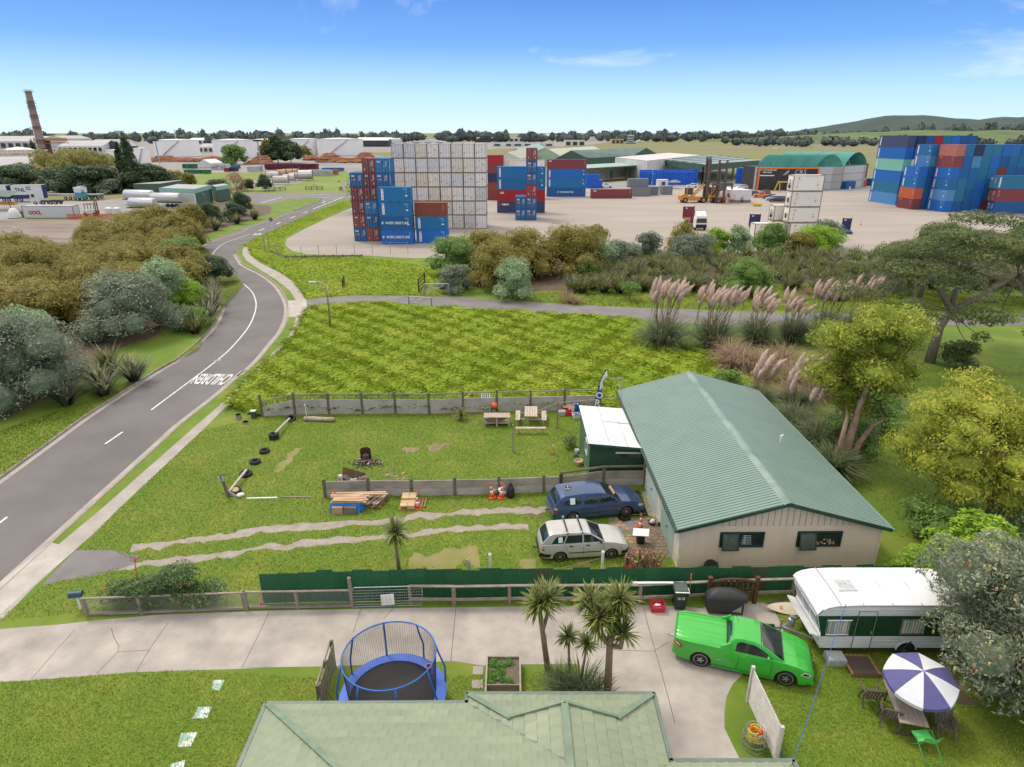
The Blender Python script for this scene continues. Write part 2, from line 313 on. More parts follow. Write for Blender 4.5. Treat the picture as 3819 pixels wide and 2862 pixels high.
for a,b in [(ZL(810,1658),ZL(945,1565)),(D(-60,1170),D(14,1113)),(Z1(795,955),Z1(870,925)),(Z1(1030,865),Z1(1095,838)),(Z1(1230,783),Z1(1290,757)),(Z1(1410,713),Z1(1460,690)),(Z1(1540,658),Z1(1945,498)),(Z1(1600,500),Z1(1900,496)),(Z1(820,575),Z1(1110,495)),(Z1(1460,462),Z1(1780,460)),(Z1(1670,575),Z1(1700,553)),(Z1(1700,553),Z1(1762,553))]:
 ribbon(mk,[G(a),G(b)],.14 if a[1]>950 else .3,-.118)
o=mk.build('lane_marking',m_paint);o['kind']='structure'
def quad_word(word,q00,q10,q11,q01,name='road_lettering'):
 src=text_mesh(word,1,None,0,'CENTER',0,.02);V=[v.co.copy() for v in src.vertices]
 x0=min(v.x for v in V);x1=max(v.x for v in V);y0=min(v.y for v in V);y1=max(v.y for v in V)
 a,b,c,d=[G(p) for p in (q00,q10,q11,q01)];vs=[]
 for v in V:
  s=(v.x-x0)/(x1-x0);t=(v.y-y0)/(y1-y0);p=a*(1-s)*(1-t)+b*s*(1-t)+c*s*t+d*(1-s)*t;vs.append((p.x,p.y,-.117))
 me=bpy.data.meshes.new(name);me.from_pydata(vs,[],[tuple(p.vertices) for p in src.polygons]);me.materials.append(m_paint)
 o=link(name,me);o['kind']='structure'
quad_word('CHILDREN',ZL(1820,1120),ZL(1530,1118),ZL(1465,1196),ZL(1722,1206))
quad_word('SLOW',Z1(700,1014),Z1(840,1016),Z1(872,990),Z1(745,988))
mb=MB();c=G(ZL(1680,1016));mb.lathe([(0,-.112),(.33,-.112),(.33,-.12)],(c.x,c.y,0),20);o=mb.build('manhole_cover',m_kerb);o['kind']='structure'
drive=[ZD(-700,850),ZD(0,770),ZD(370,742),ZD(640,712),ZD(1000,680),ZD(1723,652),D(1000,1312),D(1440,1308),ZH(560,560),ZH(700,470),ZH(1150,512),ZH(1225,545),ZH(1280,650),ZH(1335,785),ZH(1200,1000),ZH(940,1190),ZH(850,1280),ZH(790,1400),ZH(770,1550),ZH(770,1700),(8,10,0),(5,10,0),D(1420,1560),D(1300,1505),D(1245,1435),ZF(600,1095),ZE(2132,1145),ZE(1870,1105),ZE(840,1150),ZE(0,1165),ZD(1723,1020),ZD(870,1048),ZD(200,1100),ZD(0,1110),ZD(-700,1180)]
sheet('driveway',drive,.006,m_conc)
mj=MB();m_joint=mat('dark_joint',(.12,.10,.085),.95,var=.2)
JT=[[ZD(480,775),ZD(350,920),ZD(200,1095)],[ZD(1085,725),ZD(960,900),ZD(875,1045)],[ZD(760,915),ZD(610,1068)],[ZD(715,765),ZD(735,830),ZD(765,880),ZD(757,918),ZD(965,905)],[ZE(250,665),ZE(130,920),ZE(5,1165)],[ZE(1055,645),ZE(990,850)],[ZE(1340,640),ZE(1260,730)],[ZE(1897,630),ZE(1850,1105)],[ZF(1785,560),ZF(1850,800),ZF(1950,1150),ZF(2040,1480),ZH(300,1658)],[ZF(1240,905),ZF(1560,960),ZF(1885,970),ZH(240,880)],[ZF(860,800),ZF(868,1100)]]
for j in JT: ribbon(mj,[G(p) for p in j],.022,.0075)
o=mj.build('driveway_joint',m_joint);o['kind']='structure'
TRK=[]
def track(pts,w,name,z=.005,m=None):
 L=smooth_line([G(p) for p in pts],10);mb=MB();A=[];B=[]
 for i,p in enumerate(L):
  d=L[min(i+1,len(L)-1)]-L[max(i-1,0)];d.normalize();nr=V3((-d.y,d.x,0))
  a=w*(.5+.55*noise.noise(p*1.3)+.3*noise.noise(p*4));b=w*(.5+.55*noise.noise(p*1.3+V3((9,3,1)))+.3*noise.noise(p*4+V3((5,5,5))))
  A.append(p+nr*max(.02,a));B.append(p-nr*max(.02,b))
 TRK.append([(q.x,q.y) for q in A]+[(q.x,q.y) for q in reversed(B)]);n=len(L);mb.add([(q.x,q.y,z) for q in A]+[(q.x,q.y,z) for q in B],[(i,n+i,n+i+1,i+1) for i in range(n-1)])
 o=mb.build(name,m or m_grav);o['kind']='structure'
track([ZD(840,260),ZD(1050,225),ZD(1310,188),ZD(1430,180),ZD(1723,130),ZV(-200,1510),ZV(60,1470),ZV(500,1430),ZV(900,1400),ZV(1350,1390),ZV(1480,1400)],.6,'gravel_track')
track([ZD(760,380),ZD(1000,345),ZD(1300,310),ZD(1520,280),ZD(1650,250),ZE(400,95),ZE(700,50),ZV(100,1640),ZV(500,1600),ZV(830,1570),ZV(1300,1560)],.5,'gravel_track')
for pts,w in (([ZE(1480,240),ZE(1800,215),ZE(2100,190)],1.3),([ZF(600,140),ZF(760,150)],.7),([ZF(1150,130),ZF(1270,120)],.5),([ZC(0,740),ZC(150,760),ZC(280,800)],.9),([ZC(1200,960),ZC(1500,930),ZC(1750,870)],.6),([ZU(1150,750),ZU(900,1000)],.5),([ZG(380,350),ZG(500,420),ZG(700,470),ZG(850,540)],3.2),([ZG(560,300),ZG(700,380)],2.4),([ZH(1200,500),ZH(1330,600)],1.0),([ZI(620,880),ZI(700,930)],.9),([ZI(1240,930),ZI(1400,1180)],.9)):
 track(pts,w,'dry_patch',.004,m_dry if w not in(1.0,.9) else m_soil)
for c,rx,ry in ((ZV(85,765),.55,.38),(ZV(340,745),.52,.6),(ZV(460,710),.38,.25)):
 p=G(c);sheet('bare_patch',[(p.x+rx*cos(t)*(1+.15*sin(3*t)),p.y+ry*sin(t),0) for t in [k*.35 for k in range(18)]],.006,mat('sandy_patch',(.36,.25,.18),.95,scale=3))
sheet('shrub_bed',[ZL(-400,1600),ZL(200,1400),ZL(420,1240),ZL(650,1170),ZL(830,1040),ZL(880,960),ZL(1000,900),ZL(1160,860),ZL(1350,740),ZL(1410,600),ZL(1430,440),ZL(1440,300),ZL(1380,180),ZL(1500,90),Z1(240,950),Z1(640,820),Z1(960,720),Z1(960,620),Z1(300,560),Z4(700,900),Z4(0,1000),Z3(0,1050),(-100,80,0),(-60,25,0)],.003,m_soil)
sheet('flax_bed',[ZP(120,480),ZP(600,470),ZP(1200,440),ZP(2212,420),ZT(1988,440),(95,75,0),(120,100,0),(30,106,0),ZP(700,140),ZP(200,200)],.0105,m_soil)
def hills(name,X0,X1,Y,depth,hfun,m,n=60):
 mb=MB();rows=7
 vs=[];fs=[]
 for j in range(rows+1):
  t=j/rows
  for i in range(n+1):
   x=X0+(X1-X0)*i/n;h=hfun(i/n)*sin(pi*t*.9+.0)**.8 if t>0 else 0
   vs.append((x+noise.noise(V3((i*.3,j,0)))*20,Y+depth*t,-.3+max(0,h*(1+.18*noise.noise(V3((i*.35,j*.7,3.3)))))))
 for j in range(rows):
  for i in range(n): a=j*(n+1)+i;fs.append((a,a+1,a+n+2,a+n+1))
 mb.add(vs,fs);o=mb.build(name,m,smooth=1);o['kind']='structure';return o
m_hill=mat('bush_clad_hill',(.045,.075,.055),.95,scale=.004,col2=(.03,.055,.045),bump=6,bscale=.02)
m_past=mat('pasture_slope',(.12,.175,.04),.95,scale=.012,col2=(.07,.10,.035),bump=1.5,bscale=.05)
hills('hills',3050,8200,5600,2500,lambda s:12+150*min(1,s/.16)**.8*(1+.18*sin(s*16)),m_hill)
hills('pasture_rise',420,2300,1150,700,lambda s:17*min(1,s/.22)*(1+.3*sin(s*5)),m_past)
# ================================================================ NEAR BUILDINGS AND FENCES
m_cream=mat('cream_cladding',(.68,.565,.44),.55,scale=1.2,col2=(.60,.49,.38))
m_creamt=mat('cream_trim',(.76,.68,.56),.55,scale=2,col2=(.55,.47,.37))
m_groof=mat('green_roofing',(.175,.26,.215),.45,scale=.8,col2=(.205,.285,.24),spec=.5)
m_gridge=mat('green_ridge_flashing',(.25,.33,.28),.4,scale=1,col2=(.13,.21,.165))
m_gdoor=mat('green_roller_door',(.17,.25,.19),.45,scale=1,col2=(.21,.29,.23))
m_gdoor2=mat('pale_roller_door',(.33,.40,.37),.45,scale=1,col2=(.27,.34,.31))
m_joinery=mat('dark_green_joinery',(.025,.065,.045),.4,var=.2)
m_glass=mat('window_glass',(.018,.022,.022),.06,scale=1.5,col2=(.04,.045,.045),spec=.8)
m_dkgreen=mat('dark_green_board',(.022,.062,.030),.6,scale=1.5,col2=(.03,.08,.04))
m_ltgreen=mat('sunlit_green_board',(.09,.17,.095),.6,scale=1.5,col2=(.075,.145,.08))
m_white=mat('white_paint',(.80,.79,.76),.5,scale=1.5,col2=(.66,.65,.62))
m_wroof=mat('white_roof_membrane',(.74,.74,.73),.6,scale=.8,col2=(.60,.60,.59))
m_wood=mat('weathered_wood',(.30,.245,.19),.85,scale=3,col2=(.19,.15,.115),stretch=(1,1,6),bump=.004,bscale=30)
m_woodg=mat('grey_timber',(.34,.29,.235),.85,scale=2.2,col2=(.22,.18,.14),bump=.004,bscale=40)
m_wooddk=mat('mossy_post',(.17,.145,.10),.9,scale=4,col2=(.11,.11,.06))
m_panel=mat('stained_concrete_panel',(.38,.335,.285),.9,scale=1.1,col2=(.23,.20,.17),bump=.006,bscale=25,detail=9)
m_paneld=mat('pale_concrete_panel',(.46,.42,.38),.9,scale=1.3,col2=(.31,.28,.25),bump=.006,bscale=25,detail=9)
m_iron=mat('green_corrugated_iron',(.022,.13,.052),.45,scale=1.2,col2=(.038,.145,.07),rand=.12)
m_iron2=mat('faded_corrugated_iron',(.055,.105,.058),.55,scale=1.2,col2=(.09,.10,.06))
m_steel=mat('galvanised_steel',(.42,.43,.44),.4,metal=.7,scale=5,col2=(.34,.35,.36))
m_black=mat('black_rubber',(.018,.018,.019),.7,scale=5,col2=(.035,.033,.03))
m_blackp=mat('black_plastic',(.015,.016,.017),.4,var=.2)
m_dark=mat('dark_interior',(.012,.012,.012),.9,var=.1)
m_orange=mat('orange_plastic',(.80,.10,.025),.45,scale=4,col2=(.62,.085,.03))
m_refl=mat('reflective_white_band',(.82,.80,.78),.5,var=.05)
m_red=mat('red_plastic',(.62,.03,.05),.4,scale=3,col2=(.5,.03,.04))
m_tile=mat('pressed_metal_tile',(.235,.275,.175),.55,scale=1.6,col2=(.275,.305,.20),rand=.07)
m_cap=mat('ridge_cap_metal',(.15,.20,.13),.5,scale=2,col2=(.20,.28,.19))
m_gut=mat('gutter_grey_green',(.12,.16,.13),.45,scale=2,col2=(.16,.20,.16))
def frame_fn(o,rz):
 c,s=cos(rz),sin(rz)
 return lambda x,y,z=0:V3((o[0]+c*x-s*y,o[1]+s*x+c*y,z))
# ---- long shed
S0=(7.75,25.08);SRZ=.010;SW,SL,SE,SA=9.12,16.3,2.34,3.62
shed=thing('shed','long cream clad workshop shed under a green ribbed gable roof','shed',(S0[0],S0[1],0),SRZ)
def rect_walls(mb,x0,x1,y0,y1,z0,z1):
 mb.prism([(x0,y0),(x1,y0),(x1,y1),(x0,y1)],z0,z1)
core=MB();core.prism([(.03,.03),(SW-.03,.03),(SW-.03,SL-.03),(.03,SL-.03)],0,SE)
core.add([(.03,.03,SE),(SW-.03,.03,SE),(SW/2,.03,SA-.06),(.03,SL-.03,SE),(SW-.03,SL-.03,SE),(SW/2,SL-.03,SA-.06)],[(0,1,2),(3,5,4)])
core.lb('wall',m_cream,shed)
pk=MB();nb=13;hb=(SE-.02)/nb
pk.add([(0,-.004,0),(SW,-.004,0),(SW,-.034,0),(0,-.034,0),(0,.03,hb),(SW,.03,hb),(SW,-.012,hb),(0,-.012,hb)],[(0,1,2,3),(4,7,6,5),(3,2,6,7),(0,4,5,1),(0,3,7,4),(1,5,6,2)])
pm=pk.mesh('plank',m_cream)
for k in range(nb): o=link('plank',pm,shed);o.location=(0,0,.01+k*hb)
for k in range(31):
 x=.1+k*(SW-.2)/31;w=(SW-.2)/31-.03;top=SE+(SA-.10-SE)*(1-abs(x+w/2-SW/2)/(SW/2))
 if top-SE<.12: continue
 b=MB();b.box((x+w/2,-.006,(SE+top)/2),(w,.03,top-SE));b.lb('board',m_cream,shed)
for s in (0,1):
 mb=MB();n=84;pitch=(SL+.6)/n;prof=[]
 for k in range(n):
  y=-.3+k*pitch
  prof+=[(y,0),(y+pitch*.16,0),(y+pitch*.22,.05),(y+pitch*.94,.05)]
 prof.append((SL+.3,0))
 xe=-.30 if s==0 else SW+.30;ze=SE-.30*(SA-SE)/(SW/2)+.03
 vs=[(xe,y,ze+h) for y,h in prof]+[(SW/2,y,SA+.03+h) for y,h in prof];m=len(prof)
 fs=[(i,i+1,m+i+1,m+i) if s==1 else (i,m+i,m+i+1,i+1) for i in range(m-1)]
 mb.add(vs,fs);ro=mb.lb('roof',m_groof,shed,fix=False)
 fa=MB();fa.bar((xe,-.31,ze-.05),(SW/2,-.31,SA-.02),.03,.16);fa.lb('barge_board',m_joinery,shed)
 gu=MB();gu.bar((xe+(-.06 if s==0 else .06),-.3,ze-.06),(xe+(-.06 if s==0 else .06),SL+.3,ze-.06),.11,.10);gu.lb('gutter',m_joinery if s==0 else m_gridge,shed)
rc=MB();rc.loft([[(SW/2-.26,y,SA+.005),(SW/2-.13,y,SA+.075),(SW/2,y,SA+.11),(SW/2+.13,y,SA+.075),(SW/2+.26,y,SA+.005)] for y in (-.34,SL+.34)],cap=False,closed=0);rc.lb('ridge_cap',m_gridge,shed)
ch=MB();ch.tube([(7.2,7.2,2.8),(7.2,7.2,3.35),(7.32,7.2,3.42)],.05,8);ch.lb('vent_pipe',m_white,shed)
def roller(y0,y1,m):
 mb=MB();n=26;h=2.08
 for k in range(n): z=.02+k*h/n;mb.add([(-.05,y0,z),(-.05,y1,z),(-.085,y1,z+h/n*.3),(-.085,y0,z+h/n*.3),(-.05,y1,z+h/n*.95),(-.05,y0,z+h/n*.95)],[(0,3,2,1),(3,5,4,2)])
 r=mb.lb('roller_door',m,shed)
 hd=MB();hd.box((-.1,(y0+y1)/2,.9),(.05,.14,.05));hd.lb('handle',m_black,r)
roller(.85,3.5,m_gdoor);roller(4.4,7.05,m_gdoor2)
for y,w in ((.42,.84),(3.95,.88),(7.25,.38)):
 b=MB();b.box((-.035,y,1.15),(.075,w,2.3));b.lb('door_post',m_creamt,shed)
b=MB()
for y in np.arange(7.5,SL-.05,.22): b.box((-.02,y,1.15),(.04,.17,2.28))
b.lb('side_cladding',m_cream,shed)
for x in (0.0,SW): b=MB();b.box((x,-.02,1.17),(.09,.09,2.34));b.lb('corner_trim',m_creamt,shed)
for x in (1.83,5.33): b=MB();b.tube([(x,-.07,.0),(x,-.07,1.22)],.03,6);b.lb('downpipe',m_creamt,shed)
def shed_window(x0,x1,z0,z1):
 fr=MB();t=.07
 for a,bb in (((x0,z0),(x1,z0)),((x0,z1),(x1,z1)),((x0,z0),(x0,z1)),((x1,z0),(x1,z1)),((x0+.40*(x1-x0),z0),(x0+.40*(x1-x0),z1))): fr.bar((a[0],-.05,a[1]),(bb[0],-.05,bb[1]),t if a[0]!=bb[0] else t,.07 if a[0]==bb[0] else .07,ext=.03)
 w=fr.lb('window',m_joinery,shed)
 g=MB();g.box(((x0+x1)/2,-.030,(z0+z1)/2),(x1-x0-.04,.012,z1-z0-.04));g.lb('pane',m_glass,w)
 sx0,sx1=x0+.07,x0+.40*(x1-x0);ss=MB();zt=z1-.02;zb=z0-.04;yo=-.30
 P=lambda x,t:(x,-.08+(yo+.08)*t,zt+(zb-zt)*t)
 for a,bb in ((P(sx0,0),P(sx1,0)),(P(sx0,1),P(sx1,1)),(P(sx0,0),P(sx0,1)),(P(sx1,0),P(sx1,1))): ss.bar(a,bb,.05,.05,ext=.02)
 sa=ss.lb('open_sash',m_joinery,w)
 gp=MB();gp.add([P(sx0,.02),P(sx1,.02),P(sx1,.98),P(sx0,.98)],[(0,3,2,1)]);gp.cur=0
 gp.lb('sash_pane',mat('smoky_glass',(.06,.075,.068),.1,scale=3,col2=(.10,.11,.10)),w)
 return w
w1=shed_window(1.78,3.74,1.26,2.0);w2=shed_window(5.32,7.3,1.27,2.02)
rk=MB()
for k in range(6): rk.box((2.98,-.042,1.38+k*.09),(.5-.03*k,.012,.028))
rk.box((2.9,-.043,1.62),(.06,.012,.5));rk.lb('pale_rack',mat('pale_shelf',(.42,.45,.48),.5),w1)
ty=MB();cols=[mat('toy_yellow',(.6,.42,.05),.5),mat('toy_orange',(.6,.22,.08),.5),mat('toy_blue',(.12,.25,.4),.5),m_white]
for k in range(34):
 ty.cur=k%4;x=6.2+rD()*.95;ty.box((x,-.043,1.36+rD()*max(.03,.32-.5*abs(x-6.65))),(.07,.012,.045),M=Matrix.Rotation(rD()*3,3,'Y'))
ty.lb('shelf_of_clutter',cols,w2)
t=thing('tv_aerial','thin metal television aerial standing over the far left corner of the shed roof','aerial',(7.2,39.5,2.35))
b=MB();b.tube([(0,0,0),(0,0,1.75)],.02,6);b.lb('mast',m_steel,t)
b=MB();b.tube([(-.75,0,1.7),(.1,0,1.7)],.015,5)
for k in range(6): b.tube([(-.7+k*.14,-.2,1.7),(-.7+k*.14,.2,1.7)],.01,4)
b.tube([(-.5,-.1,1.25),(0,0,1.3)],.012,5);b.lb('antenna_arm',m_steel,t)
# ---- small green garden shed
gs=thing('garden_shed','small dark green garden shed with a white sloping roof','shed',(4.45,33.2,0),.0)
GW,GL=3.05,5.4
b=MB();b.add([(0,.02,0),(GW,.02,0),(GW,.02,2.22),(0,.02,2.5),(0,GL,0),(GW,GL,0),(GW,GL,2.12),(0,GL,2.38)],[(0,1,2,3),(5,4,7,6),(1,5,6,2)]);b.lb('wall',m_dkgreen,gs)
b=MB();b.add([(0,.02,0),(0,.02,2.5),(0,GL,2.38),(0,GL,0)],[(0,1,2,3)]);b.box((-.03,GL/2,.12),(.05,GL,.18));b.lb('side_wall',m_ltgreen,gs)
for k in range(20):
 w=GW/20;x=w*(k+.5);h=2.5-.28*x/GW-.02
 MB().box((x,.0,h/2),(w-.018,.03,h)).lb('board',m_dkgreen,gs)
b=MB();b.add([(-.1,-.22,2.56),(GW+.14,-.22,2.25),(GW+.14,GL+.2,2.17),(-.1,GL+.2,2.45),(-.1,-.22,2.50),(GW+.14,-.22,2.19),(GW+.14,GL+.2,2.11),(-.1,GL+.2,2.39)],[(0,1,2,3),(4,7,6,5),(0,4,5,1),(1,5,6,2),(2,6,7,3),(3,7,4,0)])
rf=b.lb('roof',m_wroof,gs)
b=MB()
for fx in (.37,.68): x=-.1+fx*(GW+.24);z=2.56-.31*fx;b.bar((x,-.2,z+.006),(x,GL+.18,z-.10),.03,.02)
b.bar((.37*(GW+.24)-.1,3.1,2.46),(GW+.1,3.1,2.22),.03,.02)
b.lb('roof_seam',m_steel,rf)
b=MB();b.bar((-.1,-.24,2.5),(GW+.14,-.24,2.19),.03,.14);b.lb('fascia',m_dkgreen,gs)
b=MB()
for a,c in (((1.55,1.86),(2.95,1.86)),((1.55,1.56),(2.95,1.56)),((1.55,1.56),(1.55,1.86)),((2.95,1.56),(2.95,1.86))): b.bar((a[0],-.03,a[1]),(c[0],-.03,c[1]),.05,.05)
w=b.lb('window',m_dkgreen,gs);b=MB();b.box((2.25,-.02,1.71),(1.38,.012,.28));b.lb('pane',m_glass,w)
b=MB();b.box((2.2,-.09,1.91),(1.45,.14,.03));b.lb('hood',m_white,w)
b=MB()
for a,c in (((.9,1.2),(1.75,1.2)),((.9,2.0),(1.75,2.0)),((.9,1.2),(.9,2.0)),((1.75,1.2),(1.75,2.0))): b.bar((-.03,a[0],a[1]),(-.03,c[0],c[1]),.06,.06)
w=b.lb('window',m_white,gs);b=MB();b.box((-.02,1.32,1.6),(.012,.8,.76));b.lb('pane',m_glass,w)
# ---- house in front with tiled roof
hs=thing('house','pale green tiled house roof along the bottom edge, with hips and a dutch gable','house',(0,12,0))
EZ,SLP=2.5,.37
b=MB();b.prism([(-7.1,14.7),(-.95,14.7),(-.95,15.05),(4.0,15.05),(4.0,12.7),(7.5,12.7),(7.5,8.4),(-7.1,8.4)],0,2.42);b.build('wall',m_cream,hs)
roof=MB();roof.prism([(-7.4,15.0),(-1.2,15.0),(-1.2,15.35),(4.3,15.35),(4.3,13.0),(7.7,13.0),(7.7,8.2),(-7.4,8.2)],2.42,2.46);roof=roof.build('roof',m_gut,hs)
def clip(me,planes):
 bm=bmesh.new();bm.from_mesh(me)
 for co,no in planes: bmesh.ops.bisect_plane(bm,geom=bm.verts[:]+bm.edges[:]+bm.faces[:],plane_co=co,plane_no=no,clear_outer=True)
 n=len(bm.faces);out=None
 if n: out=bpy.data.meshes.new('roof_tile');bm.to_mesh(out)
 bm.free();return out
def tile_plane(E0,E1,poly,tw=1.1,tc=.345):
 E0,E1=V3((*E0,0)),V3((*E1,0));u=(E1-E0).normalized();v=V3((-u.y,u.x,0));L=(E1-E0).length
 A=sum(poly[i][0]*poly[(i+1)%len(poly)][1]-poly[(i+1)%len(poly)][0]*poly[i][1] for i in range(len(poly)))
 pl=[]
 for i in range(len(poly)):
  p,q=V3((*poly[i],0)),V3((*poly[(i+1)%len(poly)],0));d=(q-p).normalized();no=V3((d.y,-d.x,0))*(1 if A>0 else -1);pl.append((p,no))
 As=[(V3((*p,0))-E0).dot(u) for p in poly];Bs=[(V3((*p,0))-E0).dot(v) for p in poly]
 j=0;bb=0
 while bb<max(Bs):
  a=floor(min(As)/tw)*tw+(tw*.5 if j%2 else 0)-tw
  while a<max(As):
   vs=[];nw=3;ns=5
   for r,(db,lift) in enumerate(((-.02,.0),(0,.034),(tc*.5,.026),(tc,.008))):
    for k in range(nw*ns+1):
     s=k/(nw*ns);ph=(k%ns)/ns;w=.022*(cos(2*pi*ph)**2 if ph<.3 or ph>.7 else 0)
     b_=bb+db;x=E0+u*(a+s*tw)+v*b_;vs.append((x.x,x.y,EZ+SLP*max(b_,0)+(lift+w if r else .006)))
   n=nw*ns+1;fs=[(r*n+k,r*n+k+1,(r+1)*n+k+1,(r+1)*n+k) for r in range(3) for k in range(n-1)]
   cen=E0+u*(a+tw/2)+v*(bb+tc/2)
   if all((cen-p).dot(no)<tw*.7 for p,no in pl):
    m0=bpy.data.meshes.new('t');m0.from_pydata(vs,[],fs);m1=clip(m0,pl);bpy.data.meshes.remove(m0)
    if m1:
     m1.materials.append(m_tile);Mi=parent_matrix(roof).inverted();m1.transform(Mi);link('roof_tile',m1,roof)
   a+=tw
  bb+=tc;j+=1
tile_plane((-1.38,15.12),(-7.55,15.08),[(-7.55,15.08),(-1.38,15.12),(1.52,12.2),(2.15,11.55),(-4.02,11.55)])
tile_plane((4.4,15.45),(-1.35,15.45),[(4.4,15.45),(3.1,14.15),(-.05,14.15),(-1.35,15.45)])
tile_plane((-1.35,15.45),(-1.35,11.5),[(-1.35,15.45),(-.05,14.15),(-1.37+.97,14.15),(-1.37,15.12)])
tile_plane((-1.35,15.45),(-1.35,11.5),[(-.4,14.15),(1.52,14.15),(1.52,12.2)])
tile_plane((4.4,11.5),(4.4,15.45),[(4.4,15.45),(4.4,14.15),(3.1,14.15)])
tile_plane((4.4,11.5),(4.4,15.45),[(4.4,14.15),(1.52,14.15),(1.52,11.6),(2.9,11.6),(4.4,13.1)])
tile_plane((7.86,13.1),(4.4,13.1),[(4.4,13.1),(7.86,13.1),(6.4,11.6),(2.9,11.6)])
tile_plane((-7.55,15.08),(-7.55,8.0),[(-7.55,15.08),(-4.02,11.55),(-7.55,8.05)])
b=MB();rz=EZ+SLP*3.53
b.add([(-4.02,11.55,rz),(6.4,11.55,rz),(7.86,13.1,EZ),(7.86,8.0,EZ),(-7.55,8.0,EZ),(1.52,11.5,EZ+SLP*2.87)],[(0,4,3,1),(1,3,2)]);b.build('rear_slope',m_tile,roof)
b=MB();b.add([(-.05,14.15,EZ+.48),(3.1,14.15,EZ+.48),(1.52,14.15,EZ+1.07)],[(0,2,1)]);b.build('gablet',m_cap,roof)
def cap_line(name,P,w=.17,h=.05,m=m_cap,lift=.05):
 q=MB()
 for a,c in zip(P[:-1],P[1:]):
  a,c=Vector(a)+VZ(lift),Vector(c)+VZ(lift);q.bar(a,c,w,h,ext=.02)
 q.build(name,m,roof)
cap_line('hip_cap',[(-7.55,15.08,EZ),(-4.02,11.55,rz)],lift=.06);cap_line('hip_cap',[(-1.35,15.45,EZ),(-.05,14.15,EZ+SLP*1.3)],lift=.06);cap_line('hip_cap',[(4.4,15.45,EZ),(3.1,14.15,EZ+SLP*1.3)],lift=.06)
cap_line('ridge_cap',[(1.52,14.2,EZ+SLP*2.88),(1.52,11.6,EZ+SLP*2.88)],.2,lift=.05);cap_line('ridge_cap',[(-4.02,11.55,rz),(6.4,11.55,rz)],.2)
cap_line('gable_flashing',[(-.05,14.17,EZ+.50),(1.52,14.17,EZ+1.09),(3.1,14.17,EZ+.50)],.09,.06)
cap_line('valley_gutter',[(-1.38,15.12,EZ),(1.52,12.2,EZ+SLP*2.9)],.16,.02,m_gut,lift=.015)
for P in ([(-1.36,15.19,2.47),(-7.63,15.15,2.47),(-7.63,8,2.47)],[(-1.40,15.17,2.47),(-1.43,15.53,2.47),(4.48,15.53,2.47),(4.48,13.18,2.47)],[(4.46,13.18,2.47),(7.94,13.18,2.47),(7.94,8,2.47)]):
 cap_line('gutter',P,.12,.10,m_gut,lift=0)
# ---- back boundary: concrete panels between posts
def concrete_fence(name,label,pts,hp,hpost,panels,m,rail=True,cat='fence',nmesh=0,log=False):
 t=thing(name,label,cat,tuple(pts[0]))
 pm=None
 for i,p in enumerate(pts):
  b=MB();h=hpost*(1+.03*sin(i*2.1));b.bar((p.x,p.y,-.05),(p.x+.015*sin(i),p.y,h),.15,.13);b.build('post',m_wooddk,t)
 for i,(a,c) in enumerate(zip(pts[:-1],pts[1:])):
  a=Vector(a);c=Vector(c);d=(c-a).normalized();s0=hp*.62 if (i==0 and nmesh) else hp
  for k in range(panels):
   z0,z1=hp*k/panels+.01,hp*(k+1)/panels-.012;q=MB()
   e=.09;A=a+d*e;C=c-d*e;n=V3((d.y,-d.x,0))*.03;r0=RU(-.012,.012)
   za=(s0 if (i==0 and nmesh) else z1)+r0;zc=z1-r0
   q.add([(A+n).to_tuple()[:2]+(z0,),(C+n).to_tuple()[:2]+(z0,),(C+n).to_tuple()[:2]+(zc,),(A+n).to_tuple()[:2]+(za,),(A-n).to_tuple()[:2]+(z0,),(C-n).to_tuple()[:2]+(z0,),(C-n).to_tuple()[:2]+(zc,),(A-n).to_tuple()[:2]+(za,)],[(0,1,2,3),(5,4,7,6),(3,2,6,7),(0,3,7,4),(1,5,6,2),(0,4,5,1)])
   q.build('panel',m if (k==0 or panels==1) else m_panel,t)
  if rail:
   q=MB();za=hpost*.93-(.42 if i==0 and nmesh else 0);zc=hpost*.93
   q.bar((a.x,a.y,za),(c.x,c.y,zc),.06,.07);q.build('rail',m_woodg,t)
  if i<nmesh:
   q=MB();za=hp+.02;zt=hpost*.9
   for k in range(9):
    f=k/8;q.bar((a.x,a.y+.04,(s0 if i==0 else hp)+.03+f*(.30)),(c.x,c.y+.04,hp+.03+f*.38),.008)
   for k in range(9):
    f=(k+.5)/9;p=a.lerp(c,f);zl=(s0 if i==0 else hp)*(1-f)+hp*f;q.bar((p.x,p.y+.04,zl),(p.x,p.y+.04,zl+.36),.025 if k%3==1 else .008)
   q.build('plastic_mesh',mat('green_mesh_plastic',(.04,.10,.06),.6,scale=6,col2=(.10,.09,.05)),t)
 return t
bp=[G(p) for p in (ZU(770,425),ZU(1110,405),ZU(1460,400),ZU(1805,398),ZU(2145,395),ZV(280,400),ZV(630,385),ZV(975,376),ZV(1320,370),ZV(1670,360),ZV(2030,350))]
concrete_fence('fence','long grey concrete panel fence with open top rail below the rank green grass',bp,1.13,1.68,1,m_paneld,nmesh=6)
lp=[G(p) for p in (ZU(1420,1255),ZU(1870,1240),ZV(100,1245),ZV(545,1235),ZV(1000,1225),ZV(1460,1205),ZV(1625,1200))]
concrete_fence('fence','low fence of two rows of concrete panels behind the orange cones',lp,.98,1.13,2,m_paneld,rail=False)
lq=[G(ZV(1640,1200)),V3((5.25,32.7,0)),V3((7.66,32.75,0))]
lf=concrete_fence('fence','concrete panel fence topped by a round log beside the green garden shed',lq,.98,1.12,2,m_paneld,rail=False)
b=MB();b.tube([(lq[0].x-.1,lq[0].y,1.2),(5.25,32.7,1.24),(7.75,32.75,1.26)],.075,8);b.build('log_rail',m_wooddk,lf)
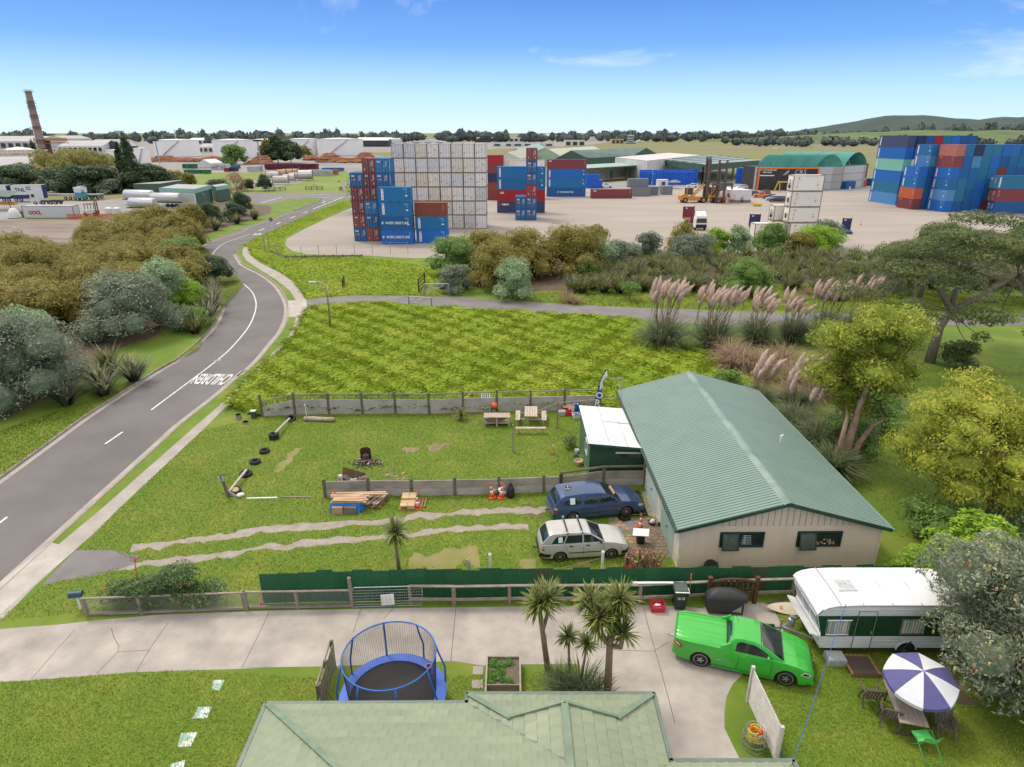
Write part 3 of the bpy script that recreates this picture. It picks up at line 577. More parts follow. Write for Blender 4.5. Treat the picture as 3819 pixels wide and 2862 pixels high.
# ---- green corrugated iron fence
cf=thing('fence','dark green corrugated iron fence running behind the timber rails','fence',(-10.7,22.75,0))
def iron_sheet(x0,x1,y0,y1,z0,za,zb,m,parent):
 n=max(6,int((x1-x0)/.038));vs=[]
 for k in range(n+1):
  t=k/n;x=x0+(x1-x0)*t;y=y0+(y1-y0)*t+.017*cos(pi*k);vs+=[(x,y,z0),(x,y,za+(zb-za)*t)]
 q=MB();q.add(vs,[(2*k,2*k+2,2*k+3,2*k+1) for k in range(n)]);return q.build('iron_sheet',m,parent,smooth=False)
x=-10.72;k=0
while x<17.6:
 w=.78+.1*sin(k*1.7);h=1.62+.05*sin(k*2.7)-(.03 if x>-3 else -.02)-(.22*(x+3)/20 if x>0 else 0)
 if k<2: h-=.1
 fy=lambda x:22.68+.030*(x+10.7)
 iron_sheet(x-.03,x+w,fy(x)+.012*(k%2),fy(x+w)+.012*(k%2),.03,h,h+.02*sin(k*5),m_iron2 if k in (15,27) else m_iron,cf)
 x+=w;k+=1
rf_=thing('fence','timber post and two rail fence in front of the green iron sheets','fence',(-3.9,22.6,0))
posts=[G(p) for p in (ZE(1495,605),ZE(1885,610),ZF(-20,530),ZF(510,520),ZF(1745,515))]+[V3((8.9,22.95,0)),V3((12.25,23.1,0))]
posts.insert(4,posts[3].lerp(posts[4],.5))
for i,p in enumerate(posts):
 b=MB();b.bar((p.x,p.y,-.05),(p.x,p.y,.98),.13,.12);b.build('post',m_wood,rf_)
for a,c in zip(posts[:-1],posts[1:]):
 for z,h in ((.98,.1),(.36,.13)):
  b=MB();b.bar((a.x,a.y-.07*(z<.5),z),(c.x,c.y-.07*(z<.5),z+.01*sin(a.x)),.13 if z>.5 else .045,.05 if z>.5 else h);b.build('rail',m_woodg,rf_)
nf=thing('fence','low timber rail fence with diamond wire netting beside the driveway','fence',(-18,22,0))
np_=[G(p) for p in (ZD(565,685),ZD(1590,645),ZE(40,645),ZE(505,640),ZE(985,630))]
np_.insert(1,np_[0].lerp(np_[1],.33));np_.insert(2,np_[0].lerp(np_[3] if len(np_)>5 else np_[2],.66))
np_=[np_[0],np_[0].lerp(np_[3],.34),np_[0].lerp(np_[3],.67)]+np_[3:]
for i,p in enumerate(np_):
 b=MB();h=.92 if i<len(np_)-1 else 1.55;b.bar((p.x,p.y,-.05),(p.x-.03,p.y,h),.13,.12);b.build('post',m_wood,nf)
for i,(a,c) in enumerate(zip(np_[:-1],np_[1:])):
 for z in (.9,.1):
  b=MB();b.bar((a.x,a.y,z),(c.x,c.y,z),.09,.05 if z>.5 else .1);b.build('rail',m_woodg,nf)
 b=MB();d=(c-a);L=d.length;s=.085;n=int(L/s);hh=.72
 for k in range(-int(hh/s),n):
  for sg in (1,-1):
   t0,t1=k*s,k*s+hh;z0,z1=(.14,.14+hh) if sg>0 else (.14+hh,.14)
   u0,u1=max(t0,0),min(t1,L)
   if u1-u0<.02: continue
   f=lambda u:z0+(z1-z0)*(u-t0)/hh
   p0=a+d*(u0/L);p1=a+d*(u1/L);b.bar((p0.x,p0.y-.05,f(u0)),(p1.x,p1.y-.05,f(u1)),.006)
 b.build('wire_netting',m_steel,nf)
fg=thing('farm_gate','galvanised farm gate with a white board leaning on the green iron fence','gate',(-6.8,22.4,0))
A_,B_=G(ZE(990,635)),G(ZE(1603,618));d=(B_-A_).normalized();hgt=.93
def gp(s,z): p=A_+(B_-A_)*s;return (p.x,p.y+.1*z,z+.05)
b=MB();b.tube([gp(0,0),gp(0,hgt-.12),gp(.012,hgt-.03),gp(.04,hgt),gp(.95,hgt),gp(.985,hgt-.04),gp(1,hgt-.14),gp(1,0)],.025,8,close=True);b.build('gate_frame',m_steel,fg)
for k in range(6):
 b=MB();z=.11+k*.135;b.tube([gp(0,z),gp(1,z)],.011,6);b.build('rail',m_steel,fg)
b=MB()
for s in np.arange(.02,.98,.03): b.tube([gp(s,.1),gp(s+.0,.8)],.005,4)
b.build('wire_netting',m_steel,fg)
b=MB();P=[ZE(1228,523),ZE(1345,513),ZE(1355,605),ZE(1240,614)];q=[At(p,22.42) for p in P];b.add([tuple(v) for v in q]+[tuple(v+V3((0,.03,0))) for v in q],[(0,3,2,1),(4,5,6,7),(0,1,5,4),(1,2,6,5),(2,3,7,6),(3,0,4,7)])
sg=b.build('board',m_white,fg)
b=MB();m_ink=mat('faded_ink',(.25,.28,.34),.8)
for k in range(9):
 u=.12+.27*(k%3)+.06*rD();w=.22+.26*(k//3);p=q[0].lerp(q[1],u).lerp(q[3].lerp(q[2],u),w);b.bar(p+V3((-.03,-.008,.01)),p+V3((.035,-.008,.012*RU(-1,1))),.012,.01)
b.build('handwriting',m_ink,sg)
pf=thing('fence','short weathered paling fence standing between lawn and trampoline','fence',(-7,17,0))
P0,P1=G(ZE(830,1165)),V3((-6.05,16.0,0));P0=V3((-5.25,18.05,0));P0=G(ZE(825,1165));P1=G(ZE(700,1520));L=(P1-P0).length
for s in (0,.47,1):
 p=P0.lerp(P1,s);b=MB();b.bar((p.x,p.y,0),(p.x,p.y,1.32-.25*s),.11,.1);b.build('post',m_wooddk,pf)
for z0,z1 in ((1.2,.95),(.25,.2)):
 b=MB();b.bar((P0.x-.07,P0.y,z0),(P1.x-.07,P1.y,z1),.05,.09);b.build('rail',m_woodg,pf)
for k in range(7):
 p=P0.lerp(P1,(k+.5)/7);b=MB();b.bar((p.x+.05,p.y,.05),(p.x+.05,p.y,1.22-.25*(k+.5)/7),.02,L/7-.03,up=(0,1,0));b.build('paling',mat('lichen_paling',(.27,.26,.17),.9,scale=5,col2=(.16,.15,.10)) if k<5 else m_orange if False else m_wood,pf)
# ================================================================ VEHICLES AND NEAR THINGS
m_tyre=mat('tyre_rubber',(.016,.016,.017),.75,var=.2,scale=12)
m_rim=mat('alloy_rim',(.50,.50,.51),.3,metal=.75,scale=6,col2=(.38,.38,.39))
m_cglass=mat('car_glass',(.012,.016,.017),.04,scale=2,col2=(.03,.038,.038),spec=.9)
m_chrome=mat('bright_metal',(.65,.66,.67),.18,metal=.9,var=.05)
m_lamp=mat('headlamp_lens',(.62,.64,.65),.1,scale=9,col2=(.35,.36,.37),spec=.8)
m_tail=mat('tail_lamp_lens',(.42,.012,.012),.15,scale=9,col2=(.3,.01,.01),spec=.7)
m_amber=mat('amber_lens',(.7,.2,.03),.2,var=.1)
m_paper=mat('paper_notice',(.72,.80,.78),.8,var=.04)
def paint(name,c,metal=.0,dirt=None): return mat(name,c,.32,metal=metal,scale=1.3,col2=dirt or tuple(x*.88 for x in c),coat=.6)
def lerp_tab(T,x):
 if x<=T[0][0]: return T[0][1]
 for (a,b),(c,d) in zip(T[:-1],T[1:]):
  if x<=c: return b+(d-b)*(x-a)/(c-a) if c>a else d
 return T[-1][1]
class Car:
 def __init__(s,L,W,belt,roof,axles,rw,sill=.22,hwr=.66,endr=.35,lowend=.30,nj=7,arch=None):
  s.L,s.W,s.beltT,s.roofT,s.ax,s.rw,s.sill,s.hwr,s.endr,s.lowend,s.nj=L,W,belt,roof,axles,rw,sill,hwr,endr,lowend,nj
  s.arch=arch or rw+.055;s.zr=max(z for x,z in roof) if roof else 1
 def plan(s,x):
  e=s.endr;d=min(x,s.L-x);k=1 if d>e else 1-.20*((e-d)/e)**2.2
  return k*(1-.035*abs((x-s.L/2)/(s.L/2))**3)
 def hw(s,x,z):
  zb=s.belt(x);t=(z-s.sill)/max(.1,zb-s.sill);t=max(0,min(1,t))
  return s.W/2*s.plan(x)*(.955+.045*sin(pi*min(1,t*1.0+.02))**.7-.035*t**3)
 def belt(s,x): return lerp_tab(s.beltT,x)
 def roof(s,x): return lerp_tab(s.roofT,x)
 def zlow(s,x):
  z=s.sill+ (s.lowend-s.sill)*max(0,1-min(x,s.L-x)/.5)
  for a in s.ax:
   if abs(x-a)<s.arch: z=max(z,s.rw+sqrt(s.arch**2-(x-a)**2))
  return min(z,s.belt(x)-.05)
 def cy(s,x,z):
  zb=s.belt(x);y0=s.hw(x,zb)-.035;t=max(0,min(1,(z-zb)/max(.1,s.zr-zb)));return y0-(y0-s.hwr*s.plan(x))*t**1.15
 def y(s,x,z): return s.cy(x,z) if z>s.belt(x)+.002 else s.hw(x,z)
 def body(s,mpaint,parent):
  mb=MB();xs=set(np.linspace(0,s.L,40));xs|={.03,.08,.15,s.L-.03,s.L-.08,s.L-.15}
  for a in s.ax:
   for k in range(13): xs.add(a-s.arch*cos(pi*k/12))
  xs=sorted(xs);nj=s.nj;nt=8;ring=2*(nj+1)+nt-1;rings=[]
  for x in xs:
   zl,zt=s.zlow(x),s.belt(x);r=[]
   for j in range(nj+1): z=zl+(zt-zl)*j/nj;r.append((x,-s.hw(x,z),z))
   hwt=s.hw(x,zt)
   for k in range(1,nt): t=-1+2*k/nt;r.append((x,hwt*t,zt+.035*(1-t*t)))
   for j in range(nj,-1,-1): z=zl+(zt-zl)*j/nj;r.append((x,s.hw(x,z),z))
   rings.append(r)
  mb.loft(rings,cap=True,closed=0);n=len(rings[0])
  mb.f.append(tuple(range(n)));mb.m.append(0);o=len(mb.v)-n;mb.f.append(tuple(o+i for i in reversed(range(n))));mb.m.append(0)
  if s.roofT:
   xs=[x for x in np.linspace(s.roofT[0][0],s.roofT[-1][0],44)]+[p[0] for p in s.roofT];xs=sorted(set(xs));rings=[]
   for x in xs:
    zb,zr=s.belt(x)-.01,max(s.roof(x),s.belt(x)-.005);r=[]
    for j in range(6): z=zb+(zr-zb)*j/5;r.append((x,-s.cy(x,z),z))
    yt=s.cy(x,zr)
    for k in range(1,8): t=-1+2*k/8;r.append((x,yt*t,zr+.045*(1-t*t)*min(1,(zr-zb)/.2)))
    for j in range(5,-1,-1): z=zb+(zr-zb)*j/5;r.append((x,s.cy(x,z),z))
    rings.append(r)
   mb.loft(rings,closed=0)
  o=mb.lb('body',mpaint,parent,smooth=1,sharp=38,fix=True)
  u=MB();u.box((s.L/2,0,s.rw*.5+.28),(s.L-.5,s.W-.5,s.rw+.1));u.lb('underbody',m_dark,parent);return o
 def patch(s,name,poly,m,parent,off=.008,side=-1,grid=4):
  bm=bmesh.new();vs=[]
  P=[]
  for (a,b),(c,d) in zip(poly,poly[1:]+poly[:1]):
   for k in range(grid): P.append((a+(c-a)*k/grid,b+(d-b)*k/grid))
  vs=[bm.verts.new((p[0],0,p[1])) for p in P];es=[bm.edges.new((vs[i],vs[(i+1)%len(vs)])) for i in range(len(vs))]
  bmesh.ops.triangle_fill(bm,use_beauty=True,edges=es)
  for v in bm.verts: v.co.y=side*(s.y(v.co.x,v.co.z)+off)
  bm.normal_update()
  for f in bm.faces:
   if f.normal.y*side<0: f.normal_flip()
  me=bpy.data.meshes.new(name);bm.to_mesh(me);bm.free();me.materials.append(m);return link(name,me,parent)
 def across(s,name,x0,x1,m,parent,w=.9,off=.008,n=8):
  rings=[]
  for i in range(n+1):
   x=x0+(x1-x0)*i/n;z=s.roof(x);yt=s.cy(x,z)*w;sl=(s.roof(x+.02)-s.roof(x-.02))/.04;nx,nz=-sl/hypot(1,sl),1/hypot(1,sl)
   rings.append([(x+nx*off,yt*t,z+nz*off+.045*(1-t*t)*min(1,(z-s.belt(x))/.2)) for t in np.linspace(-1,1,7)])
  mb=MB();mb.loft(rings,closed=0);return mb.lb(name,m,parent,smooth=1,fix=True)
WHEELS={}
def wheel_parts(r,w,parent,x,y,rim=m_rim,spokes=5,frac=.66):
 sgn=1 if y>0 else -1;k=(r,w,rim.name,spokes,frac)
 if k not in WHEELS:
  t=MB();R90=Matrix.Rotation(pi/2,3,'X')
  t.lathe([(r*frac,-w*.46),(r*.93,-w*.5),(r,-w*.36),(r,w*.36),(r*.93,w*.5),(r*frac,w*.46)],n=26,M=R90);tm=t.mesh('tyre',m_tyre,True)
  q=MB();q.lathe([(r*frac*1.02,w*.2),(r*frac*1.02,w*.47),(r*frac*.93,w*.47),(r*frac*.93,w*.22)],n=26,M=R90)
  q.lathe([(0,w*.16),(r*frac,w*.16)],n=20,M=R90,mi=1)
  for i in range(spokes):
   a=2*pi*i/spokes;c,s_=cos(a),sin(a);wd=r*.15 if spokes<7 else r*.09
   q.bar((c*r*.08,-w*.42,s_*r*.08),(c*r*frac*.95,-w*.38,s_*r*frac*.95),wd,w*.12,up=(0,1,0))
  q.lathe([(0,w*.5),(r*.13,w*.48),(r*.15,w*.3)],n=12,M=R90)
  WHEELS[k]=(tm,q.mesh('rim',[rim,m_dark]))
 tm,rm=WHEELS[k];e=link('wheel',None,parent);e.location=(x,y-sgn*w*.5,r);e.rotation_euler=(0,0,pi if sgn>0 else 0);e.empty_display_size=.1
 link('tyre',tm,e);link('rim',rm,e);return e
def simple_wheel(r,w,parent,x,y,m2=None):
 k=('s',r,w)
 if k not in WHEELS:
  t=MB();R90=Matrix.Rotation(pi/2,3,'X');t.lathe([(0,-w*.3),(r*.6,-w*.4),(r*.93,-w*.5),(r,-w*.36),(r,w*.36),(r*.93,w*.5),(r*.6,w*.4),(0,w*.3)],n=18,M=R90)
  t.lathe([(0,w*.42),(r*.55,w*.41),(r*.58,w*.35)],n=14,M=R90,mi=1);t.lathe([(0,-w*.42),(r*.55,-w*.41),(r*.58,-w*.35)],n=14,M=R90,mi=1)
  WHEELS[k]=t.mesh('wheel',[m_tyre,m2 or m_rim])
 o=link('wheel',WHEELS[k],parent);o.location=(x,y,r);return o
def place_car(near_rear,near_front,car,rz=None):
 A,B=G(near_rear),G(near_front);h=atan2(B.y-A.y,B.x-A.x);c,s=cos(h),sin(h)
 yo=-(car.W/2-.1);xo=car.ax[0];M=(A+B)/2;xm=(car.ax[0]+car.ax[1])/2
 return (M.x-c*xm+s*yo,M.y-s*xm-c*yo,0),h
def mirror(car,x,z,m,parent,side):
 q=MB();y=car.y(x,z)+.10;R=Matrix.Rotation(0,3,'Z');q.lathe([(0,-.09),(.06,-.075),(.08,0),(.06,.075),(0,.09)],n=10);
 q.v=[(v[0]*.75+x,v[1]*1.25+side*y,v[2]*.8+z+.02) for v in q.v];q.bar((x,side*(y-.1),z-.02),(x,side*y,z),.05,.03);q.lb('door_mirror',m,parent,smooth=1)
def handle(car,x,z,m,parent,side):
 MB().box((x,side*(car.y(x,z)+.012),z),(.17,.03,.04)).lb('door_handle',m,parent)
# ---- silver station wagon
silver=paint('silver_paint',(.52,.51,.48),.25,(.44,.42,.38))
c=Car(4.26,1.68,[(0,.60),(.04,.90),(.3,.93),(3.0,.955),(3.12,.96),(3.6,.89),(4.05,.76),(4.2,.66),(4.26,.52)],[(.05,.93),(.42,1.36),(.60,1.42),(1.5,1.45),(2.1,1.435),(2.34,1.39),(3.10,.955)],(.93,3.39),.29,hwr=.60)
loc,h=place_car(ZC(510,1455),ZC(1205,1412),c)
t=thing('station_wagon','silver station wagon with two black roof bars parked nearest the iron fence','car',loc,h)
c.body(silver,t)
for sd in (-1,1):
 c.patch('side_window',[(.52,.99),(1.08,.99),(1.22,1.34),(.80,1.33),(.66,1.2)],m_cglass,t,side=sd)
 c.patch('side_window',[(1.15,.99),(1.98,.99),(1.98,1.35),(1.29,1.345)],m_cglass,t,side=sd);c.patch('side_window',[(2.06,.99),(2.90,1.0),(2.42,1.33),(2.06,1.35)],m_cglass,t,side=sd)
 c.patch('door_gap',[(2.015,.3),(2.03,.3),(2.03,.97),(2.015,.97)],m_dark,t,.003,sd);c.patch('door_gap',[(1.26,.62),(1.275,.62),(1.12,.97),(1.105,.97)],m_dark,t,.003,sd);c.patch('door_gap',[(2.98,.3),(2.995,.3),(2.995,.93),(2.98,.93)],m_dark,t,.003,sd)
 c.patch('rub_strip',[(1.32,.5),(2.95,.5),(2.95,.545),(1.32,.545)],m_blackp,t,.012,sd)
 c.patch('bumper_side',[(.0,.32),(.42,.32),(.5,.5),(.0,.52)],m_blackp,t,.012,sd);c.patch('bumper_side',[(3.9,.3),(4.22,.3),(4.24,.48),(3.86,.47)],m_blackp,t,.012,sd)
 c.patch('tail_light',[(.02,.66),(.17,.66),(.15,.92),(.03,.9)],m_tail,t,.012,sd);c.patch('indicator_lamp',[(.03,.80),(.15,.80),(.145,.92),(.03,.9)],m_amber,t,.016,sd);c.patch('headlight',[(3.92,.62),(4.20,.58),(4.2,.68),(3.96,.77)],m_lamp,t,.012,sd)
 mirror(c,2.86,1.02,m_blackp,t,sd);handle(c,1.45,.86,m_blackp,t,sd);handle(c,2.25,.87,m_blackp,t,sd)
 for x in c.ax: wheel_parts(.29,.19,t,x,sd*.80,spokes=8,frac=.72)
c.across('windscreen',2.42,3.02,m_cglass,t);c.across('rear_window',.12,.40,m_cglass,t)
MB().box((-.0,0,.41),(.1,1.45,.2)).lb('rear_bumper',m_blackp,t);MB().box((4.24,0,.40),(.1,1.4,.18)).lb('front_bumper',m_blackp,t)
MB().tube([(-.02,0,.36),(-.2,0,.36),(-.25,0,.44)],.025,6).lb('tow_ball',m_black,t)
for x in (1.28,1.98):
 q=MB();q.bar((x,-.66,1.53),(x,.66,1.53),.06,.045);b=q.lb('roof_bar',m_black,t)
 q=MB()
 for sd in (-1,1): q.box((x,sd*.62,1.48),(.09,.1,.12));q.box((x,sd*.68,1.53),(.09,.06,.08))
 q.lb('bar_foot',m_chrome,b)
c.patch('notice',[(.84,1.04),(1.04,1.04),(1.04,1.3),(.84,1.3)],m_paper,t,.014,-1,2)
# ---- dark blue station wagon
blue=paint('dark_blue_paint',(.040,.075,.17),.35,(.055,.09,.17))
c=Car(5.0,1.87,[(0,.60),(.04,.92),(.3,.96),(3.55,.975),(3.68,.97),(4.2,.90),(4.7,.76),(4.94,.62),(5.0,.48)],[(.10,.96),(.42,1.38),(.62,1.47),(1.6,1.52),(2.5,1.49),(2.78,1.44),(3.68,.97)],(1.02,3.94),.32,hwr=.65)
loc,h=place_car(ZC(690,912),ZC(1405,835),c)
t=thing('station_wagon','dark blue station wagon parked facing the shed with its bonnet over black matting','car',loc,h)
c.body(blue,t)
for sd in (-1,1):
 c.patch('side_window',[(.48,1.0),(1.42,1.0),(1.50,1.40),(.76,1.39)],m_cglass,t,side=sd);c.patch('side_window',[(1.62,1.0),(2.36,1.0),(2.36,1.41),(1.78,1.405)],m_cglass,t,side=sd);c.patch('side_window',[(2.45,1.0),(3.42,1.02),(2.86,1.37),(2.45,1.41)],m_cglass,t,side=sd)
 for x0,x1 in ((2.40,2.40),(3.38,3.38),(1.62,1.5)): c.patch('door_gap',[(x0,.62 if x0<2 else .3),(x0+.015,.62 if x0<2 else .3),(x1+.015,.98),(x1,.98)],m_dark,t,.003,sd)
 c.patch('rub_strip',[(1.45,.50),(3.5,.50),(3.5,.53),(1.45,.53)],m_blackp,t,.01,sd)
 c.patch('tail_light',[(.03,.62),(.20,.62),(.19,.80),(.04,.80)],m_tail,t,.012,sd);c.patch('lamp_lens',[(.04,.80),(.19,.80),(.18,.90),(.04,.88)],m_lamp,t,.012,sd);c.patch('headlight',[(4.55,.64),(4.88,.58),(4.9,.66),(4.62,.76)],m_lamp,t,.014,sd);c.patch('indicator_lamp',[(3.42,.56),(3.52,.56),(3.52,.6),(3.42,.6)],m_amber,t,.012,sd)
 mirror(c,3.32,1.04,m_blackp,t,sd);handle(c,1.75,.86,blue,t,sd);handle(c,2.6,.88,blue,t,sd)
 for x in c.ax: wheel_parts(.32,.21,t,x,sd*.89,spokes=10,frac=.66)
c.across('windscreen',2.84,3.58,m_cglass,t);c.across('rear_window',.15,.40,m_cglass,t)
MB().box((.0,0,.46),(.1,1.6,.22)).lb('rear_bumper',blue,t);MB().box((4.98,0,.40),(.08,1.5,.18)).lb('front_bumper',blue,t)
MB().tube([(-.02,0,.36),(-.2,0,.36),(-.25,0,.44)],.025,6).lb('tow_ball',m_black,t)
c.patch('notice',[(.88,1.04),(1.14,1.04),(1.14,1.36),(.88,1.36)],m_paper,t,.014,-1,2)
q=MB();R=Matrix.Rotation(.62,3,'Y');q.box((3.38,-.0,1.17),(.05,.8,.16),M=R);q.lb('sun_shade_board',mat('cardboard',(.55,.36,.22),.8,scale=4,col2=(.48,.30,.18)),t)
t2=thing('wheel_trim','loose silver wheel trim lying on the roof of the dark blue wagon','wheel trim',(Vector(loc)+Matrix.Rotation(h,3,'Z')@V3((.95,.05,1.555))).to_tuple(),h)
q=MB();q.lathe([(0,.05),(.05,.05),(.08,.02),(.17,.035),(.2,.0)],n=20)
for k in range(7): a=k*.9;q.bar((.05*cos(a),.05*sin(a),.04),(.18*cos(a),.18*sin(a),.045),.04,.02,mi=1)
q.lb('disc',[m_rim,m_dark],t2)
# ---- bright green utility
green=paint('bright_green_paint',(.045,.44,.045),.1,(.04,.40,.04))
c=Car(5.05,1.90,[(0,.66),(.05,1.00),(.25,1.04),(2.0,1.06),(2.3,1.00),(3.6,.985),(3.85,1.0),(4.4,.93),(4.85,.78),(5.0,.64),(5.05,.48)],[(1.92,1.04),(2.02,1.30),(2.18,1.43),(2.45,1.475),(2.85,1.465),(3.15,1.40),(3.98,.985)],(1.06,4.08),.34,sill=.20,hwr=.62,endr=.45)
loc,h=place_car(ZH(525,1105),ZH(1345,1290),c)
t=thing('utility','bright green utility with a hard tray cover parked beside the caravan drawbar','ute',loc,h)
c.body(green,t)
q=MB();rings=[]
for x,z in ((.03,1.02),(.10,1.10),(.3,1.135),(1.0,1.155),(1.75,1.155),(1.9,1.15)):
 w=c.hw(x,1.0)-.05;rings.append([(x,y_,z-.10*abs(y_/w)**6+ (.018 if .25<abs(y_/w)<.30 or .55<abs(y_/w)<.6 else 0)) for y_ in np.linspace(-w,w,29)])
q.loft(rings,closed=0);q.add([(1.9,-.88,.98),(1.9,.88,.98),(1.9,.86,1.15),(1.9,-.86,1.15)],[(0,1,2,3)]);q.lb('tray_cover',green,t,smooth=1,sharp=30,fix=True)
for sd in (-1,1):
 MB().loft([[(x,sd*.90,1.03),(x,sd*.83,z),(x,sd*.74,z+.01),(x,sd*.72,1.03)] for x,z in ((1.72,1.14),(1.9,1.22),(2.05,1.34))]).lb('buttress',green,t,smooth=1,sharp=50,fix=True)
 c.patch('side_window',[(2.24,1.045),(3.60,1.035),(3.22,1.24),(2.92,1.355),(2.44,1.38),(2.28,1.32)],m_cglass,t,side=sd,grid=5)
 c.patch('door_gap',[(2.32,.34),(2.335,.34),(2.42,1.02),(2.405,1.02)],m_dark,t,.003,sd);c.patch('door_gap',[(3.52,.34),(3.535,.34),(3.56,.98),(3.545,.98)],m_dark,t,.003,sd)
 c.patch('tail_light',[(.03,.78),(.33,.72),(.36,.86),(.10,.99),(.04,.97)],m_tail,t,.012,sd);c.patch('lamp_lens',[(.09,.84),(.26,.80),(.27,.86),(.10,.91)],m_lamp,t,.018,sd)
 c.patch('headlight',[(4.52,.66),(4.93,.60),(4.90,.70),(4.66,.80)],m_lamp,t,.012,sd);c.patch('lamp_surround',[(4.6,.68),(4.84,.64),(4.82,.70),(4.68,.75)],m_dark,t,.018,sd)
 c.patch('side_vent',[(3.62,.66),(3.85,.64),(3.84,.70),(3.66,.71)],m_chrome,t,.012,sd);c.patch('door_badge',[(1.62,.58),(1.80,.57),(1.82,.60),(1.64,.61)],m_chrome,t,.012,sd)
 c.patch('side_skirt',[(1.48,.2),(3.66,.2),(3.66,.29),(1.48,.29)],green,t,.03,sd)
 mirror(c,3.40,1.06,green,t,sd);handle(c,2.55,.90,green,t,sd)
 for x in c.ax: wheel_parts(.34,.24,t,x,sd*.915,spokes=5,frac=.74)
c.across('windscreen',3.10,3.90,m_cglass,t,w=.95);c.across('rear_window',1.95,2.10,m_cglass,t,w=.8)
MB().bar((3.86,-.74,1.03),(3.86,.7,1.03),.16,.02).lb('cowl_panel',m_blackp,t)
for y0 in (-.3,.3): MB().bar((3.80,y0-.25,1.075),(3.62,y0+.3,1.165),.025,.02).lb('wiper',m_blackp,t)
MB().box((5.0,0,.42),(.1,1.5,.16)).box((4.99,0,.6),(.08,.8,.07)).lb('grille',m_blackp,t)
MB().loft([[(4.9,-.8,.22),(5.03,-.8,.22),(5.03,-.8,.34),(4.9,-.8,.34)],[(4.98,-.3,.2),(5.1,-.3,.2),(5.1,-.3,.34),(4.98,-.3,.34)],[(4.98,.3,.2),(5.1,.3,.2),(5.1,.3,.34),(4.98,.3,.34)],[(4.9,.8,.22),(5.03,.8,.22),(5.03,.8,.34),(4.9,.8,.34)]]).lb('front_bumper',green,t)
MB().box((-.06,0,.44),(.1,.06,.06)).tube([(-.05,0,.40),(-.22,0,.40),(-.24,0,.5)],.03,8).lb('tow_bar',m_chrome,t)
MB().tube([(2.32,.3,1.48),(2.18,.42,1.72)],.008,5).lb('aerial',m_black,t)
for s in (-.3,.3):
 MB().loft([[(x,s*1.25+dy,z+c.belt(x)+.035*(1-(s/.9)**2)) for dy,z in ((-.05,-.02),(-.02,.014),(.02,.014),(.05,-.02))] for x in (3.95,4.2,4.5,4.75)],closed=0).lb('bonnet_crease',green,t,smooth=1)
# ---- caravan
m_cw=mat('caravan_white',(.74,.74,.73),.45,scale=1.0,col2=(.62,.62,.61));m_cg=mat('caravan_green_band',(.008,.055,.028),.4,var=.15);m_curt=mat('striped_curtain',(.58,.53,.42),.8,scale=9,col2=(.25,.32,.40),stretch=(1,1,.05),lo=.42,hi=.58)
m_roofw=mat('caravan_roof_white',(.80,.80,.80),.5,scale=.7,col2=(.70,.70,.70))
CX0,CY0,CLn,CWd=11.85,19.66,5.6,2.25
t=thing('caravan','white caravan with a dark green window band parked under the flowering banksia','caravan',(CX0,CY0,0),.0)
prof=[(.20,.42),(-.02,.50),(-.06,1.02),(-.02,1.12),(-.30,1.95),(-.33,2.06),(-.22,2.22),(.0,2.33),(.35,2.41),(1.2,2.45),(CLn-1.2,2.45),(CLn-.3,2.38),(CLn+.05,2.1),(CLn,1.1),(CLn-.1,.42)]
MB().loft([[(x,y,z) for x,z in prof] for y in (0,CWd)],cap=True).lb('shell',m_cw,t,fix=True)
rp_=prof[5:13];q=MB();q.loft([[(x,y,z+dz+.02) for x,z in rp_] for y,dz in ((-.03,-.03),(.12,.02),(CWd/2,.06),(CWd-.12,.02),(CWd+.03,-.03))],closed=0);rfo=q.lb('roof',m_roofw,t,smooth=1,sharp=40,fix=True)
for x in (.5,1.35,2.45,3.55,4.6): MB().bar((x,0,2.475),(x,CWd/2,2.525),.03,.012).bar((x,CWd/2,2.525),(x,CWd,2.475),.03,.012).lb('roof_seam',m_steel,rfo)
q=MB();q.box((1.1,1.05,2.55),(.72,.62,.09));vh=q.lb('roof_vent',m_roofw,rfo);q=MB();q.box((1.1,1.05,2.60),(.62,.52,.02));q.lathe([(.05,0),(.03,.05),(0,.05)],(1.1,1.05,2.60),8);vh2=q.lb('vent_lid',mat('vent_grey',(.55,.55,.54),.5),rfo)
MB().tube([(-.25,.0,2.0)]+[(-.18,-.02,2.2),(.02,-.02,2.32),(.36,-.02,2.40),(1.2,-.02,2.44),(CLn-1.2,-.02,2.44)],.025,6).lb('roof_trim',m_steel,t)
for k,(z0,z1,m) in enumerate(((.44,.62,m_cw),(.63,.80,m_cw),(.81,.98,m_cw),(1.98,2.12,m_cw),(2.13,2.27,m_cw))):
 x0=-.0 if z0<1 else -.27+ (z0-1.98)*.5;MB().add([(x0,-.012,z0),(CLn,-.012,z0),(CLn,-.028,z1),(x0,-.028,z1),(CLn,0,z1),(x0,0,z1)],[(0,1,2,3),(3,2,4,5)]).lb('side_panel',m,t)
MB().add([(-.02,-.014,1.0),(CLn,-.014,1.0),(CLn,-.014,1.96),(-.28,-.014,1.96)],[(0,1,2,3)]).lb('green_band',m_cg,t)
